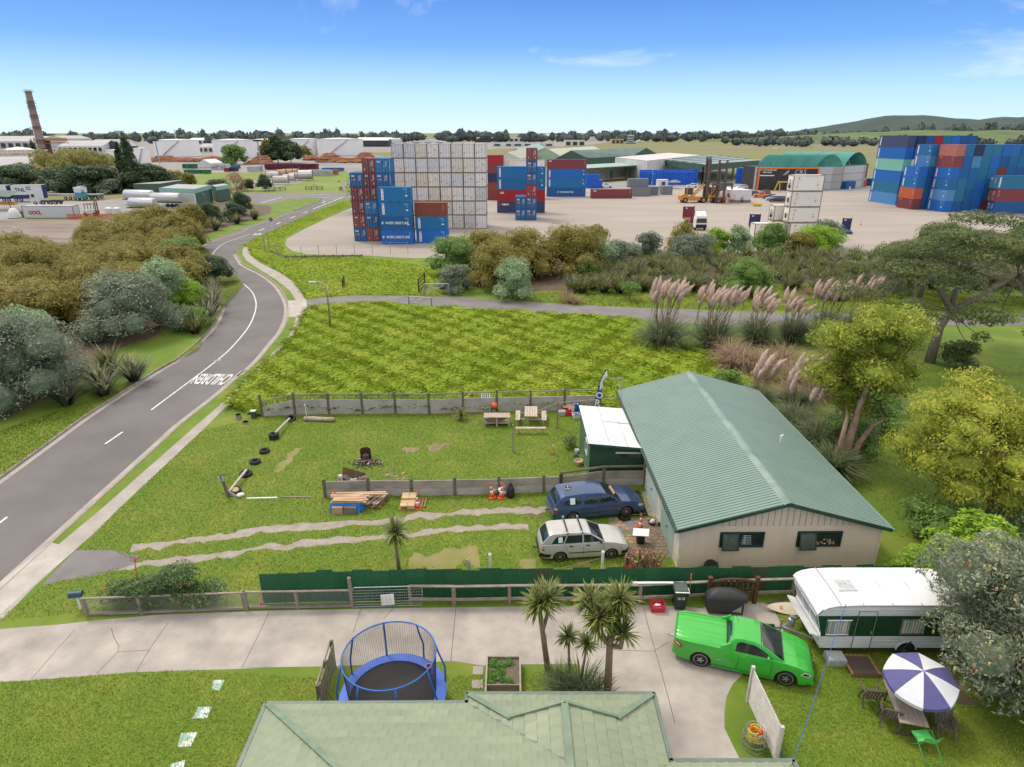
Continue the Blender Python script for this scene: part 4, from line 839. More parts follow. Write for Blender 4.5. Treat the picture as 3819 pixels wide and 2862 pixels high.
def cvwin(x0,x1,z0,z1):
 q=MB()
 q.tube([(x0,-.03,z0),(x1,-.03,z0),(x1+.02,-.03,z1),(x0-.02,-.03,z1)],.028,6,close=True);w=q.lb('window',m_chrome,t)
 MB().add([(x0,-.022,z0),(x1,-.022,z0),(x1,-.022,z1),(x0,-.022,z1)],[(0,1,2,3)]).lb('pane',m_glass,w)
 n=16;vs=[]
 for k in range(n+1):
  s=k/n;s2=s if abs(s-.5)>.06 else .5+(s-.5)*2.2;x=x0+.03+(x1-x0-.06)*s;y=-.026-.006*cos(k*pi)
  vs+=[(x,y,z0+.03),(x,y,z1-.02)]
 MB().add(vs,[(2*k,2*k+2,2*k+3,2*k+1) for k in range(n)]).lb('curtain',m_curt,w)
cvwin(.12,1.0,1.1,1.78);cvwin(2.95,3.85,1.12,1.8);cvwin(4.5,5.3,1.12,1.8)
q=MB()
for a,b_ in (((1.22,.45),(1.22,2.2)),((1.92,.45),(1.92,2.2)),((1.22,2.2),(1.92,2.2)),((1.22,.45),(1.92,.45))): q.bar((a[0],-.035,a[1]),(b_[0],-.035,b_[1]),.025,.025)
d_=q.lb('door',m_chrome,t);MB().box((1.84,-.05,1.22),(.06,.04,.12)).lb('handle',m_chrome,d_)
MB().box((1.57,-.034,.72),(.66,.012,.5)).lb('door_panel',m_cw,d_)
fz=lambda s:(-.02+(-.30+.02)*s-.012,1.14+(1.93-1.14)*s)
for k in range(3):
 y0,y1=.10+k*.70,.10+k*.70+.63;q=MB();a=fz(.04);b_=fz(.96);q.tube([(a[0],y0,a[1]),(a[0],y1,a[1]),(b_[0],y1,b_[1]),(b_[0],y0,b_[1])],.022,6,close=True);w=q.lb('window',m_chrome,t)
 vs=[]
 for i in range(13): y=y0+(y1-y0)*i/12;e=.006*cos(i*pi);vs+=[(a[0]-e+.004,y,a[1]),(b_[0]-e+.004,y,b_[1])]
 MB().add(vs,[(2*i,2*i+1,2*i+3,2*i+2) for i in range(12)]).lb('curtain',m_curt,w)
q=MB();q.add([(-.08,.02,.98),(-.08,CWd-.02,.98),(-.42,CWd-.02,1.12),(-.42,.02,1.12),(-.08,.02,.93),(-.08,CWd-.02,.93),(-.44,CWd-.02,1.07),(-.44,.02,1.07)],[(0,3,2,1),(4,5,6,7),(0,4,7,3),(1,2,6,5),(3,7,6,2)])
for k in range(3): q.bar((-.16-.08*k,.02,1.02+.035*k),(-.16-.08*k,CWd-.02,1.02+.035*k),.02,.02)
q.lb('stone_guard',m_cw,t)
q=MB()
for y in (.5,1.75): q.bar((0,y,.42),(-1.0,1.12,.42),.06,.09)
q.bar((-.8,1.12,.42),(-1.35,1.12,.42),.07,.08);q.bar((-1.05,1.12,.0),(-1.05,1.12,.8),.05,.05);q.lb('drawbar',m_steel,t)
MB().lathe([(0,-.04),(.06,-.04),(.065,.0),(.03,.01)],(-1.05,1.12,.06),10).lb('jockey_wheel',m_black,t)
MB().lathe([(.10,0),(.16,.03),(.165,.22),(.12,.33),(.05,.36),(.045,.42),(.09,.43),(.09,.46)],(-.62,1.2,.46),16).lb('gas_bottle',m_steel,t,smooth=1,sharp=40)
MB().loft([[(x,1.12+dy,z) for dy,z in ((-.05,.40),(.05,.40),(.04,.56),(-.04,.56))] for x in (-1.62,-1.3)]).lb('hitch_cover',m_black,t)
wheel_parts(.31,.18,t,3.35,-.02,rim=m_steel,spokes=6,frac=.5);wheel_parts(.31,.18,t,3.35,CWd+.02,rim=m_steel,spokes=6,frac=.5)
MB().lathe([(.36,-.02),(.40,-.02),(.40,.02),(.36,.02)],(3.35,-.03,.36),18,M=Matrix.Rotation(pi/2,3,'X'),a0=0,a1=pi).add([(3.35+.36*cos(a),-.029,.36+.36*sin(a)) for a in np.linspace(0,pi,14)],[tuple(range(14))],mi=1).lb('wheel_arch',[m_cw,m_dark],t)
MB().box((CLn/2+.1,CWd/2,.36),(CLn-.5,CWd-.3,.14)).lb('chassis',m_dark,t)
t=thing('plastic_crate','pale grey upturned crate used as a step at the caravan','crate',(12.42,19.40,0),-.03)
MB().loft([[(x*s,y*s*.62,z) for x,y in ((-.33,-.42),(.33,-.42),(.33,.42),(-.33,.42))] for s,z in ((1.05,0),(1.0,.28),(.95,.3))]).lb('box',mat('grey_crate_plastic',(.42,.44,.42),.6,scale=5,col2=(.33,.35,.33)),t)
for k in range(5): MB().box((-.26+.13*k,-.27,.14),(.04,.03,.24)).lb('rib',mat('grey_crate_plastic',(.42,.44,.42)),t)
t=thing('pallet','brown wooden pallet laid as a step below the caravan door','pallet',(13.25,19.12,0),-.03)
m_pal=mat('pallet_wood',(.34,.18,.08),.8,scale=3,col2=(.24,.125,.06),stretch=(1,6,1));m_mat_=mat('brown_doormat',(.10,.075,.06),.95,scale=30,col2=(.07,.05,.04))
for k in range(7): MB().box((-.50+.165*k,0,.15),(.12,1.0,.022)).lb('slat',m_pal,t)
for y in (-.46,0,.46): MB().box((0,y,.09),(1.12,.09,.09)).lb('bearer',m_pal,t)
for y in (-.46,0,.46): MB().box((0,y,.022),(1.12,.09,.02)).lb('slat',m_pal,t)
t=thing('door_mat','dark brown mat lying on the pallet step','mat',(13.28,19.08,.163),-.03);MB().box((-.05,-.03,.006),(.9,.86,.012)).lb('pile',m_mat_,t)
t=thing('folded_chair','folded black metal chair frame leaning beside the caravan wheel','chair',(15.2,19.3,0),.3)
MB().tube([(-.35,0,0),(-.35,.1,.75),(.0,.12,.95),(.05,.12,.4),(.9,.0,.05)],.02,6).tube([(-.35,-.1,.3),(.3,.1,.35),(.85,.1,.12)],.02,6).tube([(-.3,-.3,.02),(.0,-.25,.5),(.6,-.3,.03)],.02,6).lb('frame',m_black,t)
MB().add([(-.25,-.05,.28),(.75,.0,.1),(.85,-.35,.06),(-.1,-.32,.2)],[(0,1,2,3)]).lb('seat_sling',m_blackp,t)
# ---- trampoline with net enclosure
m_tb=mat('trampoline_blue_pad',(.06,.13,.52),.55,scale=2,col2=(.07,.17,.58));m_tbp=mat('blue_pole_sleeve',(.015,.12,.46),.5,scale=3,col2=(.02,.15,.5));m_jump=mat('black_jumping_mat',(.022,.021,.020),.8,scale=30,col2=(.03,.028,.027))
m_net=mat('black_net',(.02,.02,.02),.9,var=.1)
TC=(-4.12,17.08);t=thing('trampoline','round blue trampoline with a tall black safety net','trampoline',(*TC,0))
zt=.86;rp0,rp1=1.83,1.48;q=MB();n=48
q.lathe([(rp0,zt-.10),(rp0+.01,zt),(rp1+.1,zt+.025),(rp1,zt+.01),(rp1,zt-.03)],n=n);q.lb('safety_pad',m_tb,t,smooth=1,sharp=50)
MB().lathe([(0,zt-.03),(rp1+.03,zt-.028)],n=n).lb('jumping_mat',m_jump,t)
q=MB()
for k in range(14): a0=2*pi*k/14;q.tube([(.22*cos(a)+.3,.22*sin(a)-.72,zt-.02) for a in (a0,a0+.15,a0+.3)],.012,4)
q.lb('ring_mark',m_refl,t)
zh=2.55;rh=1.58;off=(-.04,.05)
hoop=[(rh*cos(a)+off[0],rh*sin(a)+off[1],zh+.03*cos(a+.8)) for a in np.linspace(0,2*pi,49)[:-1]]
MB().tube(hoop,.026,8,close=True).lb('hoop',m_tbp,t,smooth=1)
for k in range(8):
 a=2*pi*(k+.38)/8;c_,s_=cos(a),sin(a);q=MB()
 q.tube([(rp0*1.0*c_,rp0*s_,.35),((rp0+.02)*c_,(rp0+.02)*s_,1.5),(rh*1.05*c_+off[0],rh*1.05*s_+off[1],2.2),(rh*c_+off[0],rh*s_+off[1],zh)],.033,8);q.lb('net_pole',m_tbp,t,smooth=1)
q=MB();N=112
for k in range(N):
 a=2*pi*k/N;b_=a;q.tube([(rh*cos(a)+off[0],rh*sin(a)+off[1],zh),((rp1+.0)*cos(b_),(rp1)*sin(b_),zt+.02)],.0042,3,cap=False)
for k in range(36):
 z=zt+.04+(zh-zt-.06)*k/36;f=(z-zt)/(zh-zt);r=rp1+(rh-rp1)*f;q.tube([(r*cos(a)+off[0]*f,r*sin(a)+off[1]*f,z) for a in np.linspace(0,2*pi,41)[:-1]],.0040,3,close=True)
nt_=q.lb('net',m_net,t)
q=MB()
for k in range(8):
 a=2*pi*(k+.38)/8
 q.tube([((rp0-.03)*cos(a+d),(rp0-.03)*sin(a+d),z) for d,z in ((0,.85),(0,.06),(.16,.03),(.32,.06),(.32,.85))],.025,6)
q.lb('leg_frame',m_steel,t)
for a in (-.5,-2.3): MB().box((1.44*cos(a),1.44*sin(a),1.0),(.22,.01,.16),rz=a+pi/2).lb('maker_tag',m_white,t)
t=thing('hoop_toy','small orange hoop and pouch hanging inside the trampoline net','toy',(TC[0]+1.18,TC[1]+.66,1.42));MB().tube([(.11*cos(a),.11*sin(a),.02*sin(2*a)) for a in np.linspace(0,2*pi,15)[:-1]],.018,6,close=True).lb('ring',m_orange,t)
MB().lathe([(.10,0),(.08,-.15),(.02,-.36)],n=10).lb('pouch',m_net,t)
# ---- raised garden bed, stepping stones
t=thing('garden_bed','raised timber garden bed with leafy seedlings beside the driveway','planter',(-.32,18.5,0))
m_gr=mat('greyed_pine',(.42,.37,.32),.85,scale=3,col2=(.30,.26,.22));m_earth=mat('garden_earth',(.13,.095,.07),.95,scale=6,col2=(.19,.15,.11),bump=.02)
for x in (-.62,.62): MB().box((x,-.3,.22),(.06,2.1,.44)).lb('board',m_gr,t)
for y in (.72,-.62,-1.32): MB().box((0,y,.21),(1.18,.05,.42)).lb('board',m_wood,t)
MB().prism([(-.59,-.59),(.59,-.59),(.59,.69),(-.59,.69)],.02,.33).lb('soil',m_earth,t)
m_seed=leafmat('seedling_leaf',(.08,.20,.03),(.16,.34,.06),big=3)
q=MB()
for k in range(260):
 x,y=RU(-.52,.3),RU(-.5,.65)
 if noise.noise(V3((x*3,y*3,1)))<-.05: continue
 for j in range(3):
  a=rD()*6.28;r=.05+.06*rD();z=.33+rD()*.05;q.add([(x,y,z),(x+r*cos(a-.5),y+r*sin(a-.5),z+.04),(x+r*1.7*cos(a),y+r*1.7*sin(a),z+.03),(x+r*cos(a+.5),y+r*sin(a+.5),z+.04)],[(0,1,2,3)])
o=q.lb('seedlings',m_seed,t);o['kind']='stuff'
for k,(p,lab) in enumerate(((ZF(212,1155),'square concrete stepping stone nearer the driveway'),(ZF(205,1285),'square concrete stepping stone nearer the house roof'))):
 g=G(p);t=thing('stepping_stone',lab+' beside the garden bed','paver',(g.x,g.y,0),.04*k,'stepping stones beside the garden bed');MB().prism([(-.2,-.2),(.2,-.2),(.2,.2),(-.2,.2)],0,.03).lb('slab',m_path,t)
m_slab=mat('flaking_painted_slab',(.74,.74,.70),.7,scale=2.2,col2=(.30,.46,.38),lo=.5,hi=.54,rand=.03)
LB=('farthest peeling white and green slab, nearest the driveway','second peeling white and green slab from the driveway','third peeling white and green slab from the driveway','peeling slab half cut by the bottom edge of the photo')
for k,P in enumerate(([(1370,1100),(1445,1098),(1410,1168),(1360,1160)],[(1275,1272),(1365,1270),(1330,1345),(1235,1348)],[(1165,1440),(1272,1434),(1225,1525),(1140,1530)],[(1100,1640),(1192,1612),(1170,1700),(1060,1720)])):
 g=[G(ZD(*p)) for p in P];cc=sum(g,Vector())/4;t=thing('paving_slab',LB[k]+' on the lawn','paver',tuple(cc),0,'painted slabs on the front lawn');MB().prism([(v.x-cc.x,v.y-cc.y) for v in g],-.01,.022).lb('slab',m_slab,t)
# ---- rubbish bin, crate, barbecue, gate, tools, surfboard
t=thing('wheelie_bin','dark green wheelie bin standing beside the red crate','bin',tuple(G(ZH(335,545))),-.05)
m_bin=mat('bin_green',(.018,.045,.032),.5,var=.2);m_binl=mat('bin_lid',(.075,.105,.085),.5,var=.15)
MB().loft([[(sx*x,sy*y+o_,z) for sx,sy in ((-1,-1),(1,-1),(1,1),(-1,1))] for x,y,o_,z in ((.21,.24,.02,.04),(.27,.32,0,.92),(.30,.35,0,.97))]).lb('tub',m_bin,t)
MB().loft([[(sx*x,sy*y+.02,z) for sx,sy in ((-1,-1),(1,-1),(1,1),(-1,1))] for x,y,z in ((.31,.37,.975),(.30,.36,1.02),(.24,.28,1.07))]).lb('lid',m_binl,t)
MB().loft([[(-.30,-.36,1.0),(-.30,-.37,1.025),(-.26,-.32,1.035)],[(.30,-.36,1.0),(.30,-.37,1.025),(.26,-.2,1.04)],[(.31,-.05,1.0),(.32,-.05,1.025),(.27,-.02,1.04)]],closed=0).lb('white_film',m_white,t)
for k,sx in ((0,-.2),(1,.2)): MB().lathe([(.09,-.03),(.1,0),(.09,.03)],(sx,.30,.1),14,M=Matrix.Rotation(pi/2,3,'Y')).lb('wheel',m_black,t)
for k,w in enumerate((.28,.30,.26)):
 for j in range(7):
  MB().box((-.14+.045*j,-.292-.004*k,.78-.075*k),(.026,.006,.042)).lb('lettering',m_white,t) if j%7!=3 else None
g=G(ZH(135,590));t=thing('milk_crate','red plastic crate with a white plastic bag in it beside the bin','crate',tuple(g+V3((0,.12,0))),.02)
m_redc=mat('crate_red',(.62,.035,.06),.45,scale=4,col2=(.52,.03,.05))
for x,y,dx,dy in ((0,-.2,.56,.02),(0,.2,.56,.02),(-.28,0,.02,.4),(.28,0,.02,.4)):
 q=MB()
 for z,h in ((.05,.08),(.2,.09),(.33,.08)): q.box((x,y,z),(dx,dy,h))
 for k in range(5):
  s=-.5+.25*k;q.box((x+s*dx*.96,y+s*dy*.96,.19),(max(.025,0) if dx>.1 else .02,.025 if dy>.1 else .02,.36))
 q.lb('side',m_redc,t)
MB().box((0,0,.02),(.55,.4,.02)).lb('base',m_redc,t)
t=thing('plastic_bag','crumpled white plastic bag lying in the red crate','bag',(g.x,g.y+.12,.03));q=MB();rings=[]
q.lathe([(0.02,0),(.16,.02),(.19,.14),(.12,.24),(.03,.27)],n=12);q.v=[(v[0]*(1+.4*noise.noise(Vector(v)*7)),v[1]*.8*(1+.4*noise.noise(Vector(v)*9)),v[2]*(1+.3*noise.noise(Vector(v)*5))) for v in q.v];q.lb('film',m_white,t)
t=thing('barbecue','large barbecue under a black fabric cover at the end of the driveway','barbecue',(9.05,22.25,0),-.05)
m_cov=mat('black_cover_fabric',(.024,.024,.026),.55,scale=2,col2=(.035,.035,.037),bump=.02,bscale=7)
q=MB();rings=[]
for z,x0,x1,y in ((.12,-.80,.22,.32),(.45,-.86,.62,.36),(.72,-.88,.86,.38),(.84,-.84,.86,.36),(.98,-.66,.56,.28),(1.10,-.48,.26,.16),(1.12,-.38,.18,.08)):
 r=[]
 for k in range(28):
  a=2*pi*k/28;cx,sy_=cos(a),sin(a);e=.45;X=(abs(cx)**e)*(1 if cx>0 else -1);Y=(abs(sy_)**e)*(1 if sy_>0 else -1)
  f=1+.05*noise.noise(V3((X*3,Y*3,z*2)))+.02*sin(a*9)*(1-z);r.append(((x0+x1)/2+(x1-x0)/2*X*f,y*Y*f,z))
 rings.append(r)
q.loft(rings);q.lb('cover',m_cov,t,smooth=1,sharp=60)
MB().box((.66,-.25,.28),(.05,.05,.56)).bar((.66,-.25,.05),(-.2,-.25,.05),.04,.04).box((.35,-.1,.34),(.5,.3,.4),mi=1).lb('stand',[m_black,mat('cabinet_panel',(.42,.42,.36),.6)],t)
t=thing('garden_gate','brown wooden gate leaning on the green fence behind the barbecue','gate',(9.55,22.72,0),.0)
m_brn=mat('brown_stained_wood',(.10,.045,.02),.7,scale=4,col2=(.07,.032,.015))
for x in (-1.1,.92): MB().box((x,0,.66),(.15,.14,1.32)).box((x,0,1.34),(.18,.17,.05)).lb('post',m_brn,t)
MB().tube([(-1.02+1.86*k/10,0,1.12+.14*sin(pi*k/10)) for k in range(11)],.06,6).lb('top_rail',m_brn,t)
MB().box((-.1,0,.25),(1.9,.05,.12)).lb('rail',m_brn,t)
for k in range(8): x=-.9+.24*k;MB().box((x,0,.65),(.13,.035,.95+.12*sin(pi*k/7))).lb('paling',m_brn,t)
t=thing('spade','garden tool with an orange handle propped against the green fence','tool',(7.62,22.72,0));MB().tube([(0,-.05,0),(0,.02,1.35)],.016,6).lb('shaft',m_wood,t);MB().tube([(0,.015,1.25),(0,.03,1.5)],.03,8).lb('handle',m_orange,t)
t=thing('surfboard','cream surfboard with a small red logo poking out behind the caravan front','surfboard',(11.4,22.25,.1),-.12)
q=MB();n=18;out=[]
for k in range(n+1): s=k/n;out.append((-.55+2.0*s,.27*sin(pi*min(1,s*.9+.03))**.7))
up=[(x,y,.04+.10*(1-s/n)**3*.6) for s,(x,y) in enumerate(out)];lo=[(x,-y,.04+.10*(1-s/n)**3*.6) for s,(x,y) in enumerate(out)]
R=Matrix.Rotation(R_(28),3,'X');V=[R@Vector(v) for v in up+lo];V+= [v+R@VZ(.05) for v in V];m_=n+1
q.add(V,[(i,i+1,m_+i+1,m_+i) for i in range(n)]+[(2*m_+i,3*m_+i,3*m_+i+1,2*m_+i+1) for i in range(n)]+[(i,2*m_+i,2*m_+i+1,i+1) for i in range(n)]+[(m_+i,m_+i+1,3*m_+i+1,3*m_+i) for i in range(n)])
q.lb('deck',mat('surfboard_cream',(.66,.60,.42),.35,scale=2,col2=(.60,.53,.35)),t,fix=True)
q=MB()
for a,b_ in (((-.12,-.05),(-.12,.06)),((-.12,.06),(-.02,.06)),((-.12,-.05),(-.02,-.05)),((-.05,.0),(-.01,.0))): q.bar(R@V3((a[0]+.1,a[1],.115)),R@V3((b_[0]+.1,b_[1],.115)),.03,.012)
q.lb('logo',m_red,t)
t=thing('plank','white painted plank lying along the top of the timber rail fence','plank',(7.0,22.78,1.0),0);MB().box((-.75,.0,.03),(2.2,.12,.025)).box((-1.0,-.04,.05),(1.3,.09,.02),rz=.03).lb('board',m_white,t)
t=thing('climbing_plant','small leafy climber growing over the brown garden gate','plant',(9.85,22.62,0))
q=MB()
for k in range(180):
 p=V3((random.gauss(-.08,.22),random.gauss(-.06,.06),RU(.15,1.15)));a=rD()*6.28;r=.05;q.add([p,p+V3((r*cos(a),-.03,r*sin(a))),p+V3((r*1.5*cos(a+.6),-.02,r*1.5*sin(a+.6))),p+V3((r*cos(a+1.2),.0,r*sin(a+1.2)))],[(0,1,2,3)])
q.lb('foliage',leafmat('climber_leaf',(.03,.08,.02),(.10,.18,.05)),t)
# ---- outdoor table, chairs and parasol
m_slat=mat('silvered_teak',(.36,.30,.26),.8,scale=2.2,col2=(.25,.205,.18),stretch=(6,1,1));m_teak=mat('dark_teak',(.13,.10,.08),.75,scale=4,col2=(.085,.065,.055))
a0=atan2(17.68-16.03,13.4-13.02);t=thing('garden_table','weathered wooden outdoor table under the striped parasol','table',(13.52,16.80,0),a0+pi/2-pi)
for k in range(5): MB().box((-.36+.18*k,0,.72),(.172,1.85,.03)).lb('slat',m_slat,t)
for x in (-.33,.33):
 for y in (-.72,.72): MB().bar((x,y,0),(x*.9,y,.70),.06,.06).lb('leg',m_teak,t)
MB().box((0,.72,.66),(.76,.06,.08)).box((0,-.72,.66),(.76,.06,.08)).box((-.36,0,.66),(.04,1.5,.08)).box((.36,0,.66),(.04,1.5,.08)).bar((-.45,-.72,.05),(.45,-.72,.05),.06,.06).lb('apron',m_teak,t)
def chair(label,loc,rz):
 t=thing('garden_chair',label,'chair',loc,rz,'slatted chairs around the garden table')
 for k in range(5): MB().box((-.2+.1*k,.02,.42),(.07,.46,.02)).lb('slat',m_teak,t)
 for k in range(5): MB().bar((-.2+.1*k,-.22,.46),(-.2+.1*k,-.38,.92),.06,.018,up=(0,1,0)).lb('back_slat',m_teak,t)
 MB().bar((-.27,-.38,.94),(.27,-.38,.94),.06,.05).bar((-.27,-.23,.46),(.27,-.23,.46),.05,.04).lb('back_rail',m_teak,t)
 for sx in (-.27,.27):
  MB().bar((sx,.26,0),(sx,-.02,.64),.05,.04).lb('leg',m_teak,t);MB().bar((sx,-.30,0),(sx,-.1,.42),.05,.04).bar((sx,-.1,.42),(sx,-.39,.95),.05,.04).lb('leg',m_teak,t)
  MB().box((sx,.0,.65),(.07,.56,.03)).lb('armrest',m_teak,t)
 return t
ch0=chair('dark slatted chair at the near left of the table, closest to the caravan pallet',(12.72,17.45,0),a0-pi/2+.05)
chair('dark slatted chair at the table, nearer the green folding chair',(12.93,16.62,0),a0-pi/2-.1)
chair('dark slatted chair on the far side of the table under the parasol edge',(14.55,16.12,0),a0+pi/2+.1)
chair('dark slatted chair mostly hidden below the parasol beside the banksia',(14.75,17.0,0),a0+pi/2)
t=thing('folding_chair','bright green folding camp chair tipped against the end of the table','chair',(13.55,15.55,0),.12)
m_lime=mat('lime_green_plastic',(.10,.50,.11),.5,scale=5,col2=(.14,.58,.16));m_limet=mat('green_tube_metal',(.06,.36,.09),.4,var=.1)
MB().tube([(-.3,-.5,.02),(.3,-.5,.02),(.3,-.42,.10),(.3,.2,.62),(-.3,.2,.62),(-.3,-.42,.10)],.018,6,close=True).tube([(-.27,.28,.02),(-.27,-.1,.45),(-.27,-.24,.75)],.016,6).tube([(.27,.28,.02),(.27,-.1,.45),(.27,-.24,.75)],.016,6).lb('frame',m_limet,t)
MB().add([(-.28,-.02,.44),(.28,-.02,.44),(.28,.36,.48),(-.28,.36,.48),(-.28,-.02,.455),(.28,-.02,.455),(.28,.36,.495),(-.28,.36,.495)],[(0,3,2,1),(4,5,6,7),(0,1,5,4),(2,3,7,6)]).lb('seat',m_lime,t)
q=MB();n=10;vs=[]
for k in range(n+1): x=-.34+.68*k/n;z=.80+.0*k;y=-.22-.10*cos(pi*(k/n-.5));vs+=[(x,y,z-.08-.05*sin(pi*k/n)),(x*1.02,y-.05,z+.12)]
q.add(vs,[(2*k,2*k+2,2*k+3,2*k+1) for k in range(n)]);q.lb('backrest',m_lime,t)
m_pw=mat('parasol_white',(.72,.72,.74),.8,var=.04);m_pp=mat('parasol_purple',(.115,.105,.27),.8,var=.08)
t=thing('parasol','tilted purple and white beach parasol over the garden table','parasol',(13.6,16.75,0))
apex=V3((13.80,16.78,2.16));base=V3((13.62,16.85,.74));ax=(apex-base).normalized()
rim=[G(p,z) for p,z in ((ZI(868,823),1.74),(ZI(822,925),1.66),(ZI(920,1072),1.62),(ZI(1125,1222),1.62),(ZI(1305,1242),1.66),(ZI(1337,1120),1.74))]
cen=V3((13.72,16.72,1.72));R3=1.12;axn=V3((-.10,-.16,1)).normalized();ux=axn.cross(V3((0,1,0))).normalized();uy=axn.cross(ux)
cen=apex-axn*.46
for k in range(8):
 mb=MB();mt=m_pp if k%2 else m_pw;rows=[]
 for r in range(7):
  f=r/6;row=[]
  for j in range(5):
   a=2*pi*(k+j/4)/8+.35;rr=R3*f;sag=-.46*(f**1.35)+.0;inward=1-.045*sin(pi*j/4)*f
   p=apex+axn*(sag+.03*sin(pi*j/4)*f*(-1))+(ux*cos(a)+uy*sin(a))*rr*inward;row.append(p)
  rows.append(row)
 last=[]
 for j in range(5): a=2*pi*(k+j/4)/8+.35;last.append(rows[-1][j]-axn*.13+(ux*cos(a)+uy*sin(a))*.01)
 rows.append(last);mb.loft(rows,closed=0);mb.build('canopy_panel',mt,t,smooth=False)
mb=MB();mb.tube([V3((13.66,16.86,.3)),apex+axn*.06],.019,8);mb.build('pole',m_steel,t)
mb=MB();mb.lathe([(.03,0),(.035,.04),(0,.09)],tuple(apex),8);mb.build('finial',m_white,t)
mb=MB()
for k in range(8):
 a=2*pi*k/8+.35;mb.tube([apex-axn*.02,apex-axn*.50+(ux*cos(a)+uy*sin(a))*R3],.006,4)
mb.build('rib',m_steel,t)
# ---- lattice screen, cray pot
t=thing('lattice_screen','white timber lattice screen between driveway and lower lawn','screen',(8.3,16.4,0))
A_,B_=V3((8.42,17.5,0)),V3((8.48,15.05,0));L=(B_-A_).length;dd=(B_-A_)/L;m_lat=mat('lattice_white',(.62,.59,.54),.7,scale=4,col2=(.48,.45,.40))
for s in (0,1): p=A_+dd*L*s;MB().box((p.x,p.y,.82),(.11,.11,1.64)).build('post',m_lat,t)
for k in range(17): z=.12+k*.088;MB().bar((A_.x,A_.y,z),(B_.x,B_.y,z),.03,.035).build('slat',m_lat,t)
for k in range(20): p=A_+dd*L*(k+.5)/20;MB().bar((p.x+.02,p.y,.1),(p.x+.02,p.y,1.55),.03,.012,up=dd).build('upright_slat',m_lat,t)
g=G(ZI(-80,1440));g=G(D(1627,1610));t=thing('craypot','round wire cray pot holding bright yellow and orange rope','craypot',(g.x,g.y,0))
q=MB()
for z,r in ((.02,.36),(.25,.38),(.5,.37),(.74,.3)): q.tube([(r*cos(a),r*sin(a),z) for a in np.linspace(0,2*pi,23)[:-1]],.014,5,close=True)
for k in range(22): a=2*pi*k/22;q.tube([(.36*cos(a),.36*sin(a),.02),(.38*cos(a),.38*sin(a),.25),(.37*cos(a),.37*sin(a),.5),(.3*cos(a),.3*sin(a),.74)],.006,4)
q.lb('cage',m_steel,t)
t=thing('rope_coil','tangled yellow rope and orange float inside the wire cray pot','rope',(g.x,g.y,.3))
q=MB();P=[]
for k in range(90): a=k*.9;r=.08+.18*abs(sin(k*.37));P.append((r*cos(a),r*sin(a),.12+.16*sin(k*.61)+.14*k/90))
q.tube(P,.022,5);q.lb('rope',mat('yellow_rope',(.70,.55,.05),.7,scale=9,col2=(.6,.45,.05)),t,smooth=1)
MB().lathe([(0,-.1),(.08,-.06),(.1,0),(.08,.06),(0,.1)],(.12,-.08,.38),12).lathe([(0,-.08),(.07,-.04),(.07,.04),(0,.08)],(-.1,.1,.36),12).lb('float',m_orange,t,smooth=1)
t=thing('plank','short green board lying beside the lattice screen','plank',(8.75,15.3,.02));MB().box((0,0,.03),(.2,.55,.04)).lb('board',m_dkgreen,t)
t=thing('washing_line','long blue rope running from the caravan roof to the house gutter','rope',(12.2,19.4,2.5));q=MB();P0,P1=G(ZI(505,455),2.46),V3((7.9,13.15,2.5));P=[P0.lerp(P1,s)-V3((0,0,.18*sin(pi*s))) for s in np.linspace(0,1,14)]
P=[At(ZI(628,150),21.9)]+P
q.tube(P,.011,5);q.build('rope',mat('blue_rope',(.03,.12,.42),.7,var=.1),t)
q=MB();
g=G(ZD(520,645));t=thing('letterbox','teal metal letterbox on a white post at the end of the netting fence','letterbox',(g.x,g.y,0),.15)
MB().box((0,0,.36),(.07,.07,.72)).lb('post',m_white,t);q=MB();pr=[(-.13,.72),(.13,.72),(.13,.86),(.09,.94),(0,.97),(-.09,.94),(-.13,.86)];q.loft([[(x,y,z) for y,z in pr] for x in (-.28,.24)]);q.lb('box',mat('teal_letterbox',(.03,.10,.12),.4,var=.2),t)
for p,h_,lab in ((ZF(328,205),1.22,'white capped post with a yellow string behind the iron fence'),(ZF(1388,185),1.25,'white capped post in front of the silver wagon')):
 g=G((p[0],p[1]+22));t=thing('bollard_post',lab,'post',(g.x,g.y,0));MB().box((0,0,h_/2),(.11,.11,h_)).lb('shaft',m_white,t);MB().lathe([(.085,0),(.06,.05),(0,.1)],(0,0,h_),10).lb('cap',m_white,t)
g=G((ZF(120,215)[0],ZF(120,215)[1]+18));t=thing('post_bundle','bundle of grey plastic stakes standing behind the iron fence','stakes',(g.x,g.y,0));q=MB()
for k in range(9): a=k*2.4;q.tube([(.035*cos(a)*(k%3),.035*sin(a)*(k%3),0),(.045*cos(a)*(k%3),.045*sin(a)*(k%3),.85+.02*k)],.028,6)
q.lb('stakes',mat('grey_stakes',(.45,.46,.52),.5,var=.1),t)
ga,gb=G(ZF(-200,140)),G(ZF(328,205));t=thing('string_line','thin yellow string stretched over the dry lawn to a white post','string',(gb.x,gb.y,1.0));MB().tube([(ga.x-1.6,ga.y-.2,.15),(ga.x+1.3,ga.y-.3,.25),(gb.x,gb.y,1.05)],.008,4).build('string',mat('yellow_string',(.7,.5,.08),.8),t)
g0=G((ZF(1388,185)[0],ZF(1388,185)[1]+22));t=thing('wire_line','thin wire sagging from the white post past the silver wagon','wire',(g0.x,g0.y,.9));MB().tube([(g0.x,g0.y,.95),(g0.x-1.6,g0.y,.45),(g0.x-3.2,g0.y-.1,.25)],.006,4).build('wire',m_steel,t)
